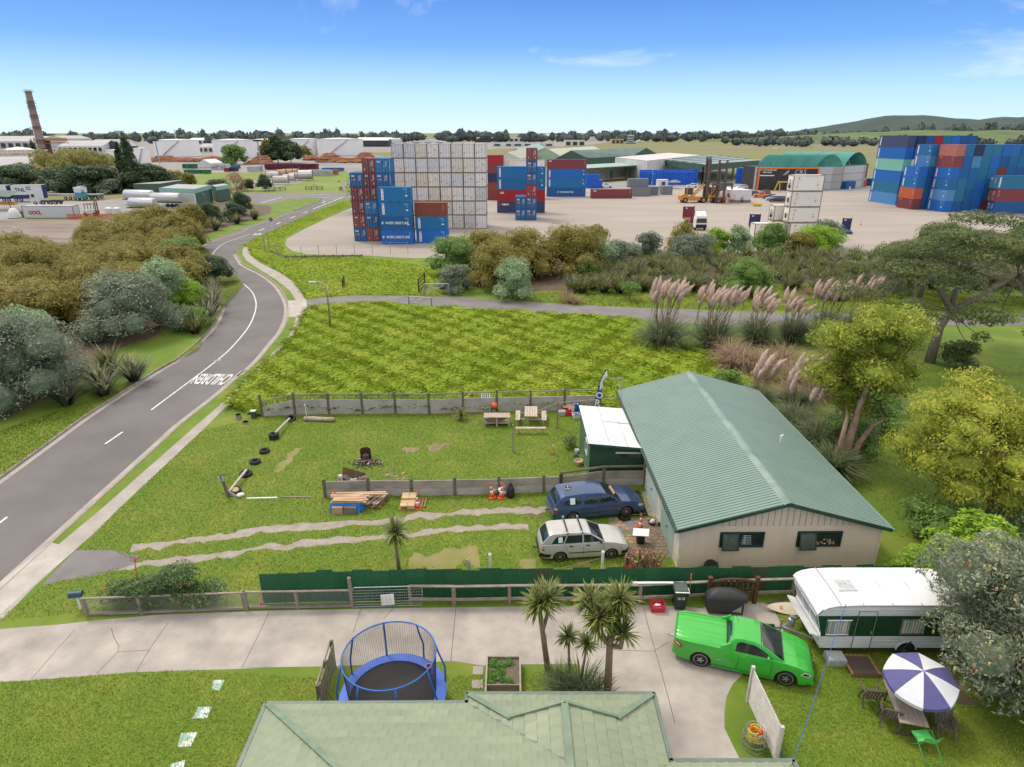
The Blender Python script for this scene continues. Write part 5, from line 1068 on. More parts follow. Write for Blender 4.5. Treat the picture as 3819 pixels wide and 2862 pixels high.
def cone_meshes(h):
 q=MB();R=h*.2
 q.lathe([(R*.72,.03),(R*.60,h*.30)],n=18,mi=0);q.lathe([(R*.60,h*.30),(R*.46,h*.48)],n=18,mi=1);q.lathe([(R*.46,h*.48),(R*.36,h*.62)],n=18,mi=0);q.lathe([(R*.36,h*.62),(R*.26,h*.76)],n=18,mi=1);q.lathe([(R*.26,h*.76),(R*.13,h),(0,h)],n=18,mi=0)
 body=q.mesh('cone_body',[m_orange,m_refl],True);q=MB();b_=h*.22;q.loft([[(sx*b_*s,sy*b_*s,z) for sx,sy in ((-1,-1),(1,-1),(1,1),(-1,1))] for s,z in ((1,0),(1,.03),(.85,.045))]);return body,q.mesh('cone_base',m_orange)
CM={}
def cone(label,p,h,z=0,tilt=(0,0),dy=0):
 k=round(h,2)
 if k not in CM: CM[k]=cone_meshes(k)
 g=G(p,z);t=thing('traffic_cone',label,'traffic cone',(g.x,g.y+dy,z),rD(),'orange traffic cones in the yard');t.rotation_euler=(tilt[0],tilt[1],rD()*.4)
 link('body',CM[k][0],t);link('base',CM[k][1],t);return t
cone('tall orange cone standing in front of the plank stack on blue tarpaulin',ZU(1530,1330),.92,.0)
cone('small plain orange cone on top of the loose timber pallet',ZU(1955,1278),.45,.2)
cone('orange cone standing beside the stack of tan bricks',ZV(160,1370),.92)
cone('orange cone leaning left at the rubbish heap against the concrete panels',ZV(930,1255),.92,.05,(0,-.12));cone('orange cone leaning right at the rubbish heap against the concrete panels',ZV(1018,1260),.92,.05,(0,.1))
cone('orange cone behind the white board on the paving',ZC(1612,1010),.92);cone('orange cone leaning on the firewood heap behind the iron fence',ZC(1470,1560),.85,0,(0,.2));cone('small cone to the right of the firewood heap at the shed corner',ZC(1860,1550),.7);cone('small cone lying at the foot of the firewood heap',ZC(1420,1590),.5,.05,(1.2,0))
cone('tiny orange cone peeping over the iron fence by the palm',(ZE(1697,305)[0],ZE(1697,305)[1]+14),.45);cone('small faded cone in front of the wire netting fence',ZE(175,600),.4)
pv=thing('brick_paving','patch of mixed brown and tan paving bricks before the near roller door','paving',(6.6,27.5,0));
bm_=[mat('paver_brown',(.25,.165,.135),.9,scale=3,col2=(.30,.21,.175),rand=.12),mat('paver_grey',(.185,.18,.185),.9,scale=3,col2=(.22,.215,.21),rand=.12),mat('paver_tan',(.42,.27,.155),.9,scale=3,col2=(.36,.24,.15),rand=.12),mat('paver_rose',(.34,.20,.155),.9,scale=3,col2=(.30,.19,.16),rand=.12)]
brk=[]
for m in bm_: q=MB();q.loft([[(sx*.135*s,sy*.135*s,z) for sx,sy in ((-1,-1),(1,-1),(1,1),(-1,1))] for s,z in ((1,0),(1,.025),(.94,.034))]);brk.append(q.mesh('brick',m))
rnd=random.Random(3)
qa,qb,qc,qd=[G(ZC(*p)) for p in ((1335,975),(1900,960),(2060,1255),(1440,1280))]
Y=25.7
for j in range(11):
 for i in range(10):
  x=5.2+i*.285+(.14 if j%2 else 0);y=26.35+j*.285
  if x>7.72 or (i<1 and j<2): continue
  k=0 if i>3 else rnd.choice((0,1,2,3,2,1));o=link('brick',brk[k],pv);o.location=(x-6.6,y-27.5,rnd.uniform(-.008,.004));o.rotation_euler=(0,0,rnd.uniform(-.03,.03)+(pi/2 if (i+j)%2 else 0))
sheet('paved_apron',[ZC(1890,1270),ZC(2010,1260),ZC(2110,1390),ZC(1950,1400)],.008,mat('grey_tile_patch',(.22,.22,.225),.8,scale=5,col2=(.28,.275,.27)))
sheet('paved_apron',[ZC(1640,500),ZC(1735,480),ZC(1880,850),ZC(1720,830)],.008,m_path)
t=thing('rubber_matting','black rubber matting with white scrawl laid under the blue wagon bonnet','mat',tuple(G(ZC(1500,700))));P=[G(ZC(*p)) for p in ((1330,925),(1300,840),(1340,480),(1600,485),(1720,830),(1480,840),(1490,900))]
MB().prism([(p.x,p.y) for p in P],.012,.03).build('sheet',m_blackp,t)
q=MB();P=[G(ZC(*p),.034) for p in ((1480,808),(1620,808),(1585,690))];q.bar(P[0],P[1],.03,.004);q.bar(P[1],P[2],.025,.004);P=[G(ZC(*p),.034) for p in ((1560,760),(1600,745),(1575,700),(1610,780),(1670,800),(1680,790))]
for a,b_ in zip(P[:-1],P[1:]): q.bar(a,b_,.03,.004)
q.build('chalk_mark',m_white,t)
g=G(ZC(1612,1200));t=thing('rubbish_bin','black plastic rubbish bin standing on the brick paving','bin',tuple(g));MB().lathe([(.19,0),(.24,.55),(.26,.56),(.26,.6),(.22,.6),(.2,.1)],n=20).lb('tub',m_blackp,t,smooth=1,sharp=40)
t=thing('board','white square board lying on top of the black bin','board',(g.x,g.y,.61),.25);t.rotation_euler=(.06,-.1,-.25);MB().box((0,0,.012),(.78,.6,.022)).lb('sheet',m_white,t)
g=G(ZC(1770,945));t=thing('flower_pot','brown clay bowl with white flowers by the shed wall','pot',tuple(g));MB().lathe([(.12,0),(.2,.16),(.22,.17),(.18,.15),(0,.12)],n=16).lb('bowl',mat('brown_clay',(.10,.035,.025),.6,var=.1),t);q=MB();q.lathe([(0,.14),(.13,.16),(.10,.28),(0,.32)],(.03,0,0),9);q.v=[(v[0]+.05*noise.noise(Vector(v)*9),v[1],v[2]+.04*noise.noise(Vector(v)*12)) for v in q.v];q.lb('blossom',m_white,t)
g=G(ZC(1890,975));t=thing('boot','dark boots left beside the shed roller door','boots',tuple(g));MB().box((0,0,.05),(.26,.1,.1),rz=-.4).box((.05,.14,.05),(.26,.1,.1),rz=-.3).box((-.08,.03,.12),(.1,.1,.2)).lb('leather',m_black,t)
g=G(ZH(640,150));t=thing('spare_wheel','rusty steel wheel and tyre leaning against the shed gable','wheel',(9.2,24.85,0),0);q=MB();R=Matrix.Rotation(R_(58),3,'X');q.lathe([(.20,-.09),(.29,-.1),(.32,-.05),(.32,.05),(.29,.1),(.20,.09)],(0,0,.30),22,M=R);q.lb('tyre',m_tyre,t,smooth=1);MB().lathe([(0,.02),(.08,.03),(.1,.0),(.2,.08)],(0,0,.30),18,M=R).lb('rim',mat('rusty_steel',(.10,.045,.03),.8,scale=8,col2=(.16,.07,.04)),t)
fh=thing('firewood_heap','heap of split firewood logs leaning behind the iron fence by the shed','firewood',tuple(G(ZC(1630,1540))))
mw=[mat('split_wood',(.40,.24,.15),.85,scale=4,col2=(.28,.16,.10),rand=.2),mat('bark_wood',(.20,.13,.09),.9,scale=4,col2=(.30,.2,.14),rand=.2)]
lgm=[]
for m in mw: q=MB();q.loft([[(.05*cos(a)*s,.05*sin(a)*s,z) for a in (0,1.3,2.4,3.6,5)] for s,z in ((1,0),(1.1,.3),(.9,.75))]);lgm.append(q.mesh('log',m))
for k in range(42):
 o=link('log',lgm[k%2],fh);x=RU(-.85,.75);o.location=(x,RU(-.25,.35),RU(0,.12));o.rotation_euler=(RU(-.5,.2),RU(-.5,.5)+x*-.3,rD()*6);o.scale=(RU(.8,1.4),RU(.8,1.4),RU(.7,1.25))
# ================================================================ YARD THINGS ON THE LAWN
QF=Zm(2050,1370,300,2163);QP=Zm(1200,1780,500,2212);QT=Zm(1780,1480,450,2212)
Q1=Zm(1280,570,400,1895);Q2=Zm(1820,560,400,2211);Q3=Zm(3300,500,519,2212);Q4=Zm(2780,560,400,2072)
tm=MB();tm.lathe([(.19,.0),(.30,.0),(.33,.04),(.33,.16),(.30,.20),(.19,.20),(.17,.10),(.19,.0)],n=24);TYM=tm.mesh('tyre',m_tyre,True)
def tyre(label,p,tilt=(0,0),z=0,sc=1.0):
 g=G(p);t=thing('tyre',label,'tyre',(g.x,g.y,z),0,'old tyres laid across the lawn');t.rotation_euler=(tilt[0],tilt[1],.3);t.scale=(sc,)*3;link('casing',TYM,t);return t
tyre('old black tyre tilted against the concrete fence with a beam in it',ZU(1068,462),(.5,0),.05);tyre('lower tyre of the pair stacked on the lawn',ZU(893,655));tyre('upper tyre of the pair stacked on the lawn',ZU(893,655),(0,.03),.2)
tyre('single tyre in the middle of the line, nearer the stacked pair',ZU(793,795));tyre('single tyre in the middle of the line, nearer the wooden post',ZU(698,905));tyre('black tyre propping up the lower beam by the wooden post',ZU(603,1030),(.12,0),.0,1.1)
t=tyre('tyre with a tan wheel rim standing at the foot of the wooden post',ZU(492,1205),(.25,.1),.02);MB().lathe([(0,.17),(.14,.17),(.19,.20)],n=16).lb('rim',mat('tan_rim',(.5,.36,.17),.6,var=.1),t)
for a,b_,za,zb,lab in ((ZU(1050,445),ZU(905,592),.28,.42,'pale squared timber beam bridging the tyres below the concrete fence'),(ZU(605,975),ZU(430,1195),.36,.25,'pale squared timber beam from tyre to wooden post')):
 A,B=G(a,za),G(b_,zb);t=thing('beam',lab,'timber',tuple((A+B)/2));MB().bar(A,B,.12,.09).build('timber',mat('pale_timber',(.50,.44,.35),.8,scale=3,col2=(.38,.33,.26)),t)
g=G(ZU(420,1255));t=thing('sign_post','leaning wooden post with two small grey signs and boards at its foot','post',tuple(g));MB().bar(g,g+V3((-.22,.05,1.4)),.13,.13).build('shaft',m_wooddk,t)
for s in (-.12,.12): MB().box(g+V3((-.2+s*.9,-.08,1.2)),(.13,.02,.3)).build('sign',mat('grey_sign',(.45,.48,.45),.5,var=.1),t)
q=MB();A,B=G(ZU(400,1195),.25),G(ZU(515,1262),.03);q.bar(A,B,.05,.2);q.build('board',m_gr,t)
g=G(ZU(552,1245));t=thing('sack','crumpled pale sack lying beside the wooden post','sack',tuple(g));q=MB();q.lathe([(.12,0),(.24,.05),(.18,.16),(0,.2)],n=10);q.v=[(v[0]*(1+.5*noise.noise(Vector(v)*6)),v[1]*.7*(1+.5*noise.noise(Vector(v)*8)),v[2]) for v in q.v];q.lb('cloth',m_white,t)
for a,b_,m,lab in ((ZU(610,1270),ZU(925,1262),m_white,'thin white painted batten lying on the lawn edge'),(ZU(960,1254),ZU(1275,1258),m_wood,'thin brown batten lying in line with the white one')):
 A,B=G(a,.03),G(b_,.03);t=thing('batten',lab,'timber',tuple((A+B)/2));MB().bar(A,B,.09,.06).build('timber',m,t)
for p,r,h_,lab in ((ZU(528,452),.19,.36,'upright sawn tree stump beside the green service pillar'),(ZU(598,497),.2,.14,'low cut log end lying in front of the stump')):
 g=G(p);t=thing('tree_stump',lab,'stump',tuple(g));MB().lathe([(r*1.15,0),(r,h_*.4),(r*.95,h_)],n=12).lathe([(0,h_+.004),(r*.92,h_+.004)],n=12,mi=1).lb('wood',[m_wood,mat('sawn_end',(.42,.33,.24),.8,scale=9)],t)
g=G(ZU(685,440));t=thing('service_pillar','dark green service pillar with a white cap beside the fence end','service pillar',tuple(g));MB().prism([(-.16,-.12),(.16,-.12),(.16,.12),(-.16,.12)],0,.52).lb('body',m_dkgreen,t);MB().prism([(-.18,-.14),(.18,-.14),(.18,.14),(-.18,.14)],.52,.58).lb('cap',m_white,t)
A,B=G(ZU(1205,470)),G(ZU(1520,478));t=thing('fallen_log','long pale weathered log lying along the concrete fence','log',tuple((A+B)/2));MB().tube([A+VZ(.16),A.lerp(B,.3)+V3((0,.03,.17)),A.lerp(B,.7)+V3((0,-.02,.15)),B+VZ(.16)],[.17,.16,.17,.15],10).build('wood',mat('bleached_log',(.52,.44,.36),.9,scale=3,col2=(.25,.18,.13),bump=.02,bscale=9),t,smooth=1)
for p,h_,m,lab in ((ZU(1228,425),1.0,m_white,'white stake standing behind the pale log'),(ZU(1515,430),.8,m_red,'thin red tipped stake at the end of the pale log'),):
 g=G(p);t=thing('stake',lab,'stake',tuple(g));MB().tube([(0,0,0),(-.04,0,h_)],.03 if m is m_white else .012,6).lb('shaft',m,t)
g=G(ZU(1850,900));t=thing('fire_drum','rusty half drum standing open in a heap of ash','drum',(g.x-.12,g.y+.25,0));m_burn=mat('burnt_steel',(.045,.025,.018),.9,scale=6,col2=(.09,.045,.03))
MB().lathe([(.33,0),(.33,.72),(.30,.78)],n=18,a0=.25,a1=pi-.1).lathe([(.31,.72),(.31,0)],n=18,a0=.25,a1=pi-.1).lathe([(0,.1),(.26,.1),(.22,.4),(.0,.52)],n=12).lb('shell',m_burn,t)
t=thing('ash_heap','spread heap of grey ash and charred scraps around the drum','ash heap',tuple(g),kind='stuff');q=MB()
for k in range(420):
 a=rD()*6.28;r=abs(random.gauss(0,.42));p=V3((g.x+r*1.5*cos(a),g.y-.15+r*.75*sin(a),max(.02,.22-.2*r)*rD()));q.cur=k%3 if k%29 else 3
 q.box(p,(RU(.03,.16),RU(.03,.08),RU(.02,.06)),M=Matrix.Rotation(rD()*6,3,'Z')@Matrix.Rotation(RU(-.5,.5),3,'X'))
q.build('ash_scraps',[mat('ash_grey',(.16,.13,.12),.95),mat('char_black',(.05,.04,.035),.95),mat('ash_brown',(.17,.12,.10),.95),m_white],t)
g=At(ZU(1710,1050),32.1);g=V3((g.x,32.1,0));t=thing('rubbish_pile','brown sheet and broken scraps dumped behind the low concrete wall','rubbish',tuple(g));MB().add([(-.75,-.1,.65),(.45,.0,.75),(.75,-.1,1.2),(-.55,.1,1.5)],[(0,1,2,3)]).lb('sheet',mat('brown_sheet',(.15,.085,.04),.7,var=.2),t)
q=MB()
for k in range(16): q.cur=k%3;q.box((RU(-.9,.9),-.1+RU(-.1,.1),.7+RU(0,.5)*.6),(RU(.1,.4),.1,RU(.1,.25)),M=Matrix.Rotation(rD()*3,3,'Y'))
q.lb('scraps',[mat('scrap_pink',(.42,.30,.26),.8),m_wood,m_white],t)
g=At(ZU(2130,1050),32.1);g=V3((g.x,31.8,0));t=thing('timber_scraps','pile of broken pink timber scraps showing above the low wall','timber',(g.x,g.y+.3,.0));q=MB()
for k in range(30): q.cur=k%2;q.box((RU(-.55,.6),RU(-.15,.2),RU(.1,1.22)),(RU(.15,.45),.06,.05),M=Matrix.Rotation(RU(-1,1),3,'Y')@Matrix.Rotation(rD()*3,3,'Z'))
q.lb('offcuts',[mat('pink_pine',(.58,.38,.27),.8,var=.15),m_wood],t)
m_pine=mat('sawn_pine',(.56,.38,.24),.8,scale=2,col2=(.46,.30,.19),stretch=(1,6,1),rand=.15);m_tarp=mat('blue_tarpaulin',(.01,.16,.50),.45,scale=3,col2=(.02,.22,.56));m_card=mat('cardboard_box',(.48,.30,.16),.8,scale=4,col2=(.42,.26,.14))
T0=G(QP(150,590));T1=G(QP(560,540));t=thing('tarpaulin','crumpled blue tarpaulin under the pile of pink planks','tarpaulin',tuple(T0));W_=(T1-T0).length
q=MB();rows=[]
for z,o_ in ((.02,-.12),(.3,-.03),(.52,0),(.54,.25),(.54,.9),(.5,1.15)): rows.append([(x+.05*noise.noise(V3((x*4,z*5,1))),o_*1.0+.05*noise.noise(V3((x*5,z*4,7))),z+.03*noise.noise(V3((x*6,o_*4,3)))) for x in np.linspace(-.02,1.6,22)])
q.loft(rows,closed=0);q.loft([[(1.6+.3*(1-z/.54)*s,o_,z*(1-.0*s)) for z in (.54,.25,.02)] for s,o_ in ((0,-.05),(.5,.4),(1,1.1))],closed=0);q.lb('sheet',m_tarp,t)
for x,w,m,lab in ((.40,.56,m_card,'tan cardboard box under the blue tarpaulin edge'),(1.08,.66,mat('grey_box',(.20,.17,.15),.7,var=.15),'grey box under the blue tarpaulin edge beside the tan one')):
 b=thing('storage_box',lab,'box',(T0.x+x,T0.y-.06,0));MB().box((0,.15,.21),(w,.5,.42)).lb('carton',m,b)
t=thing('plank_stack','pile of pale pink sawn planks on the blue tarpaulin by the wall','timber',(T0.x,T0.y,.5))
for k in range(22):
 y=.12+.9*(k%11)/10;z=.58+.06*(k//11)+.02*(k%3);L=1.5+.5*rD()+(.9 if k%11>7 else 0);q=MB();q.box((0,0,0),(L,.11,.05));o=q.lb('plank',m_pine,None);o.parent=t;o.location=(.35+L/2-.35+RU(-.12,.15),y,z-.5);o.rotation_euler=(RU(-.05,.05),RU(-.03,.03),RU(-.04,.10));o.scale=(1,1,1)
g=G(QP(800,520));t=thing('pallet','wooden pallet loaded with loose boards and a small cone','pallet',(g.x,g.y,0),-.15)
for y in (.1,.55,1.0): MB().box((0,y,.06),(1.2,.09,.1)).lb('bearer',m_pal,t)
for k in range(6): MB().box((-.5+.2*k,.55,.125),(.1,1.1,.02)).lb('slat',m_pal,t)
t2=thing('loose_boards','heap of mixed loose boards laid lengthways on the pallet','timber',(g.x,g.y,.14),-.15)
for k in range(20):
 q=MB();q.box((0,0,0),(.09,1.25,.035));o=q.lb('board',[m_pine,m_wood,m_gr][k%3],None);o.parent=t2;o.location=(RU(-.6,.5),.55+RU(-.12,.12),.03+.16*rD());o.rotation_euler=(RU(-.05,.08),RU(-.2,.2),RU(-.22,.1)-.25)
g=G(QP(1415,545));t=thing('brick_stack','low stack of tan concrete bricks by the cone and small pallet','bricks',(g.x,g.y,0),.03);m_tanb=mat('tan_brick',(.55,.40,.22),.85,scale=4,col2=(.47,.33,.18),rand=.1)
q=MB();q.box((0,0,0),(.38,.30,.10));bm_t=q.mesh('brick',m_tanb)
for j in range(4):
 for i in range(2):
  for l in range(2 if j<2 else 3):
   if rD()<.12: continue
   o=link('brick',bm_t,t);o.location=(-.2+.4*i+RU(-.02,.02),.15+.31*j,.12+.105*l);o.rotation_euler=(0,0,RU(-.04,.04))
MB().box((0,.6,.04),(.95,1.3,.06)).lb('pallet_base',m_pal,t)
g=G(QP(1590,510));t=thing('pallet','small broken pallet standing beneath the orange cone and tan bricks','pallet',(g.x,g.y,0),.0)
for k in range(4): MB().box((-.15+.16*k,.5,.07),(.09,1.0,.025)).lb('slat',m_pal,t)
g=G(ZV(990,1250));t=thing('rubbish_heap','heap of crumpled white rubbish between two leaning cones','rubbish',tuple(g))
q=MB()
for k in range(7): a=k*1.3;q.cur=k%2;q.lathe([(.03,0),(.16,.03),(.15,.16),(.03,.24)],(.28*cos(a),.2+.2*sin(a),.04+.07*k),8)
q.v=[(v[0]+.08*noise.noise(Vector(v)*7),v[1]+.08*noise.noise(Vector(v)*8),v[2]+.05*noise.noise(Vector(v)*6)) for v in q.v];q.lb('bags',[m_white,mat('scrap_pink',(.42,.30,.26),.8)],t)
g=G(ZV(1118,1255));t=thing('rubbish_bag','full black rubbish bag leaning on the concrete panels','bag',tuple(g));q=MB();q.lathe([(.2,0),(.25,.15),(.22,.45),(.13,.7),(.05,.78),(.09,.84)],n=12);q.v=[(v[0]+.06*noise.noise(Vector(v)*5),v[1]+.05*noise.noise(Vector(v)*6),v[2]) for v in q.v];q.lb('film',mat('black_film',(.02,.022,.025),.3,var=.1),t,smooth=1)
A,B=G(QT(135,550)),G(QT(585,550));m_=(A+B)/2;t=thing('work_bench','rough white timber bench with firewood stored on its lower shelf','bench',(m_.x,m_.y,0),.0);w=(B-A).length
m_wt=mat('flaked_white_timber',(.52,.45,.37),.85,scale=3,col2=(.30,.20,.15),stretch=(.5,3,1))
for k in range(4): MB().box((0,.02+.2*k,.72),(w+.12,.185,.04)).lb('slat',m_wt,t)
for x in (-w/2,.0,w/2):
 for y in (.0,.65): MB().box((x,y,.35),(.1,.09,.70)).lb('leg',m_gr,t)
MB().box((0,.33,.24),(w,.6,.03)).lb('shelf',m_wt,t)
t2=thing('firewood','stacked split firewood on the shelf of the white bench','firewood',(m_.x,m_.y,.26))
for k in range(26): o=link('log',lgm[k%2],t2);o.location=(RU(-.9,.2),RU(.1,.5),RU(.05,.3));o.rotation_euler=(0,1.57+RU(-.2,.2),RU(-.2,.2));o.scale=(.9,.9,.8)
q=MB()
g=G(QT(155,270));t=thing('striped_chair','tall folding chair with green and white striped cover at the fence','chair',(g.x,g.y+.05,0));m_st=mat('striped_fabric',(.72,.74,.72),.8,var=0)
q=MB()
for k in range(9):
 x0,x1=-.3+.6*k/9,-.3+.6*(k+1)/9;q.cur=k%2;q.add([(x0,.0,.42),(x1,.0,.42),(x1,.35,1.25),(x0,.35,1.25),(x0*1.1,-.3,.36),(x1*1.1,-.3,.36)],[(0,1,2,3),(4,5,1,0)])
q.lb('fabric',[m_st,mat('stripe_green',(.10,.16,.14),.8)],t);q=MB();
for x in (-.3,.3): q.tube([(x,-.3,0),(x,-.1,.4),(x,.36,1.25)],.018,6);q.tube([(x,.3,0),(x,-.3,.4)],.018,6)
q.lb('frame',m_white,t)
g=G(QT(315,285));t=thing('maroon_chair','low maroon folding chair against the concrete fence','chair',(g.x,g.y+.1,0));MB().add([(-.24,.12,.35),(.24,.12,.35),(.24,.25,.95),(-.24,.25,.95),(-.25,-.22,.32),(.25,-.22,.32)],[(0,1,2,3),(4,5,1,0)]).lb('fabric',mat('maroon_fabric',(.13,.045,.065),.8),t);q=MB()
for x in (-.25,.25): q.tube([(x,-.25,0),(x,.1,.35),(x,.25,.97)],.015,5);q.tube([(x,.25,0),(x,-.2,.33)],.015,5)
q.lb('frame',m_black,t)
t=thing('ball','large orange ball sitting on the maroon chair','ball',(g.x-.02,g.y-.02,.56));MB().lathe([(.25*sin(a),-.25*cos(a)) for a in np.linspace(0,pi,13)],n=20).lb('skin',mat('orange_ball',(.78,.16,.06),.45,var=.06),t,smooth=1)
g=G(QT(985,545));t=thing('picnic_table','weathered wooden picnic table with attached benches on the lawn','picnic table',(g.x,g.y+.35,0),-.03);m_pt=mat('bleached_table_wood',(.50,.42,.35),.85,scale=2.5,col2=(.28,.20,.155),stretch=(3,.5,1),lo=.45,hi=.75)
for k in range(5): MB().box((-.36+.18*k,.55,.74),(.165,1.75,.04)).lb('slat',m_pt,t)
for x in (-.92,.92):
 for dx in (-.085,.085): MB().box((x+dx,.5,.45),(.16,1.65,.04)).lb('bench_slat',m_pt,t)
for y in (.0,1.05):
 MB().box((0,y,.39),(2.0,.06,.1)).lb('cross_rail',m_pt,t)
 for s in (-1,1): MB().bar((s*.75,y+.05,0),(s*.25,y+.05,.72),.1,.05).lb('leg',m_wood,t)
A,B=G(QT(785,690)),G(QT(1175,690));m_=(A+B)/2;t=thing('bench','low white plank bench standing in front of the picnic table','bench',(m_.x,m_.y+.1,0));MB().box((0,0,.42),(2.05,.26,.06)).lb('seat',m_wt,t)
for x in (-.82,.82): MB().box((x,0,.19),(.06,.22,.39)).lb('leg',m_wood,t)
for p,h_,lab in ((QT(655,1015),1.92,'lone timber clothesline post on the lawn, nearer the low wall'),(QT(1465,575),2.0,'timber clothesline post beside the picnic table with wires attached')):
 g=G(p);t=thing('clothesline_post',lab,'post',tuple(g));MB().box((0,0,h_/2),(.1,.1,h_)).lb('shaft',m_wood if h_>1.95 else m_woodg,t)
gp2=G(QT(1465,575));t=thing('clothesline','pair of thin wires strung from the clothesline post','clothesline',(gp2.x,gp2.y,1.9));MB().tube([(gp2.x,gp2.y,1.9),tuple(G(QT(1100,265),.78))],.008,4).tube([(gp2.x,gp2.y,1.9),(7.3,41.2,2.0)],.008,4).build('wire',m_white,t)
g=G(QT(1387,1060));t=thing('bollard','slim yellow and white marker bollard standing alone on the lawn','bollard',tuple(g));MB().tube([(0,0,.04),(0,0,.55)],.045,10).lb('post',mat('yellow_plastic',(.72,.36,.02),.5,var=.08),t);MB().tube([(0,0,.55),(0,0,.78)],.05,10).lb('band',m_refl,t);MB().lathe([(.16,0),(.15,.04),(.06,.06)],n=14).tube([(0,0,.78),(0,0,.83)],.045,10).lb('base',m_blackp,t)
m_clr=mat('clear_plastic_tub',(.55,.57,.58),.3,scale=9,col2=(.30,.31,.33));m_cloth=mat('blue_white_cloth',(.02,.035,.16),.8,scale=9,col2=(.62,.66,.70),lo=.55,hi=.57)
def tub(lab,cat,p,d,m,fill=None,z=0,name='storage_tub'):
 g=G(p,z);t=thing(name,lab,cat,(g.x,g.y+.1,z),.1);x,y,h_=d;q=MB()
 q.loft([[(sx*x*s,sy*y*s,zz) for sx,sy in ((-1,-1),(1,-1),(1,1),(-1,1))] for s,zz in ((.8,0),(1,h_),(1.06,h_),(1.0,h_-.02),(.8,.08))],cap=True);q.lb('tub',m,t)
 if fill: q=MB();q.box((0,0,h_-.05),(x*1.8,y*1.8,.12));q.v=[(v[0],v[1],v[2]+.03*noise.noise(Vector(v)*9)) for v in q.v];q.lb('contents',fill,t)
tub('clear plastic tub of pale oddments at the near left of the basket pile','tub',QT(1550,350),(.26,.22,.34),m_clr,mat('pale_oddments',(.5,.5,.52),.6,scale=12,col2=(.15,.15,.17)));tub('bright pink plastic crate at the front of the basket pile','crate',QT(1660,345),(.29,.22,.32),m_redc,None,.0);tub('white basket of blue and white cloth beside the garden shed','basket',QT(1810,400),(.26,.3,.3),m_white,m_cloth)
tub('orange topped box with a red front on the basket pile','box',QT(1625,290),(.24,.2,.42),mat('crimson_box',(.4,.01,.05),.6),mat('orange_card',(.7,.33,.15),.8));tub('open white carton with blue print stacked behind the pink crate','carton',QT(1715,295),(.25,.22,.55),m_white,m_card);tub('tall blue tub heaped with blue and white cloth by the fence','tub',QT(1800,270),(.3,.3,.6),mat('blue_tub',(.02,.12,.40),.5),m_cloth)
for p,r,h_,m,lab in ((QT(1785,1165),.2,.28,mat('teal_pot',(.06,.12,.13),.5),'dark teal plant pot by the garden shed wall'),(QT(1825,1245),.26,.3,mat('sandstone_pot',(.60,.42,.25),.8,var=.08),'pale sandstone coloured plant pot by the garden shed wall'),(QT(1795,1030),.14,.25,m_white,'small white plant pot between weeds and the garden shed')):
 g=G(p);t=thing('plant_pot',lab,'pot',(g.x+.1,g.y,0));MB().lathe([(r*.65,0),(r*.95,h_*.8),(r*1.08,h_*.82),(r*1.08,h_),(r*.9,h_),(r*.8,h_*.6),(0,h_*.6)],n=18).lb('pot',m,t,smooth=1,sharp=40)
b0=G(QF(1190,1055));YF=41.0;t=thing('feather_flag','tattered blue feather flag with white letters behind the garden shed','flag',(6.05,YF,0));m_fb=mat('flag_blue',(.035,.085,.30),.75,var=.15)
cen=[(QF(1185,1055),QF(1345,1055)),(QF(1235,850),QF(1375,850)),(QF(1290,640),QF(1400,640)),(QF(1335,480),QF(1410,480)),(QF(1370,340),QF(1440,350)),(QF(1440,200),QF(1560,250)),(QF(1525,70),QF(1550,100))]
P=[(At(a,YF),At(b_,YF)) for a,b_ in cen];lo=(V3((P[0][0].x-.35,YF,.2)),V3((P[0][1].x-.3,YF,.2)));P=[lo]+P
q=MB();rows=[[a+V3((0,.05*sin(i*1.3),0)),a.lerp(b_,.5)+V3((0,.09*sin(i*1.7),0)),b_+V3((0,.05*cos(i),0))] for i,(a,b_) in enumerate(P)]
q.loft(rows[:5],closed=0);q.cur=1;q.loft(rows[4:],closed=0);fl=q.build('cloth',[m_fb,m_white],t)
MB().tube([tuple(a) for a,b_ in P],[.03]*len(P),6).build('pole',m_black,t)
for ch,p,s in (('R',QF(1285,975),.52),('O',QF(1335,765),.48),('F',QF(1385,560),.38)):
 c_=At(p,YF-.12);put_text(ch,s*1.3,m_white,t,t.matrix_basis.inverted()@c_ if False else (c_.x-6.05,c_.y-YF,c_.z),(1,0,-.1),(.2,0,1),bold=.02)
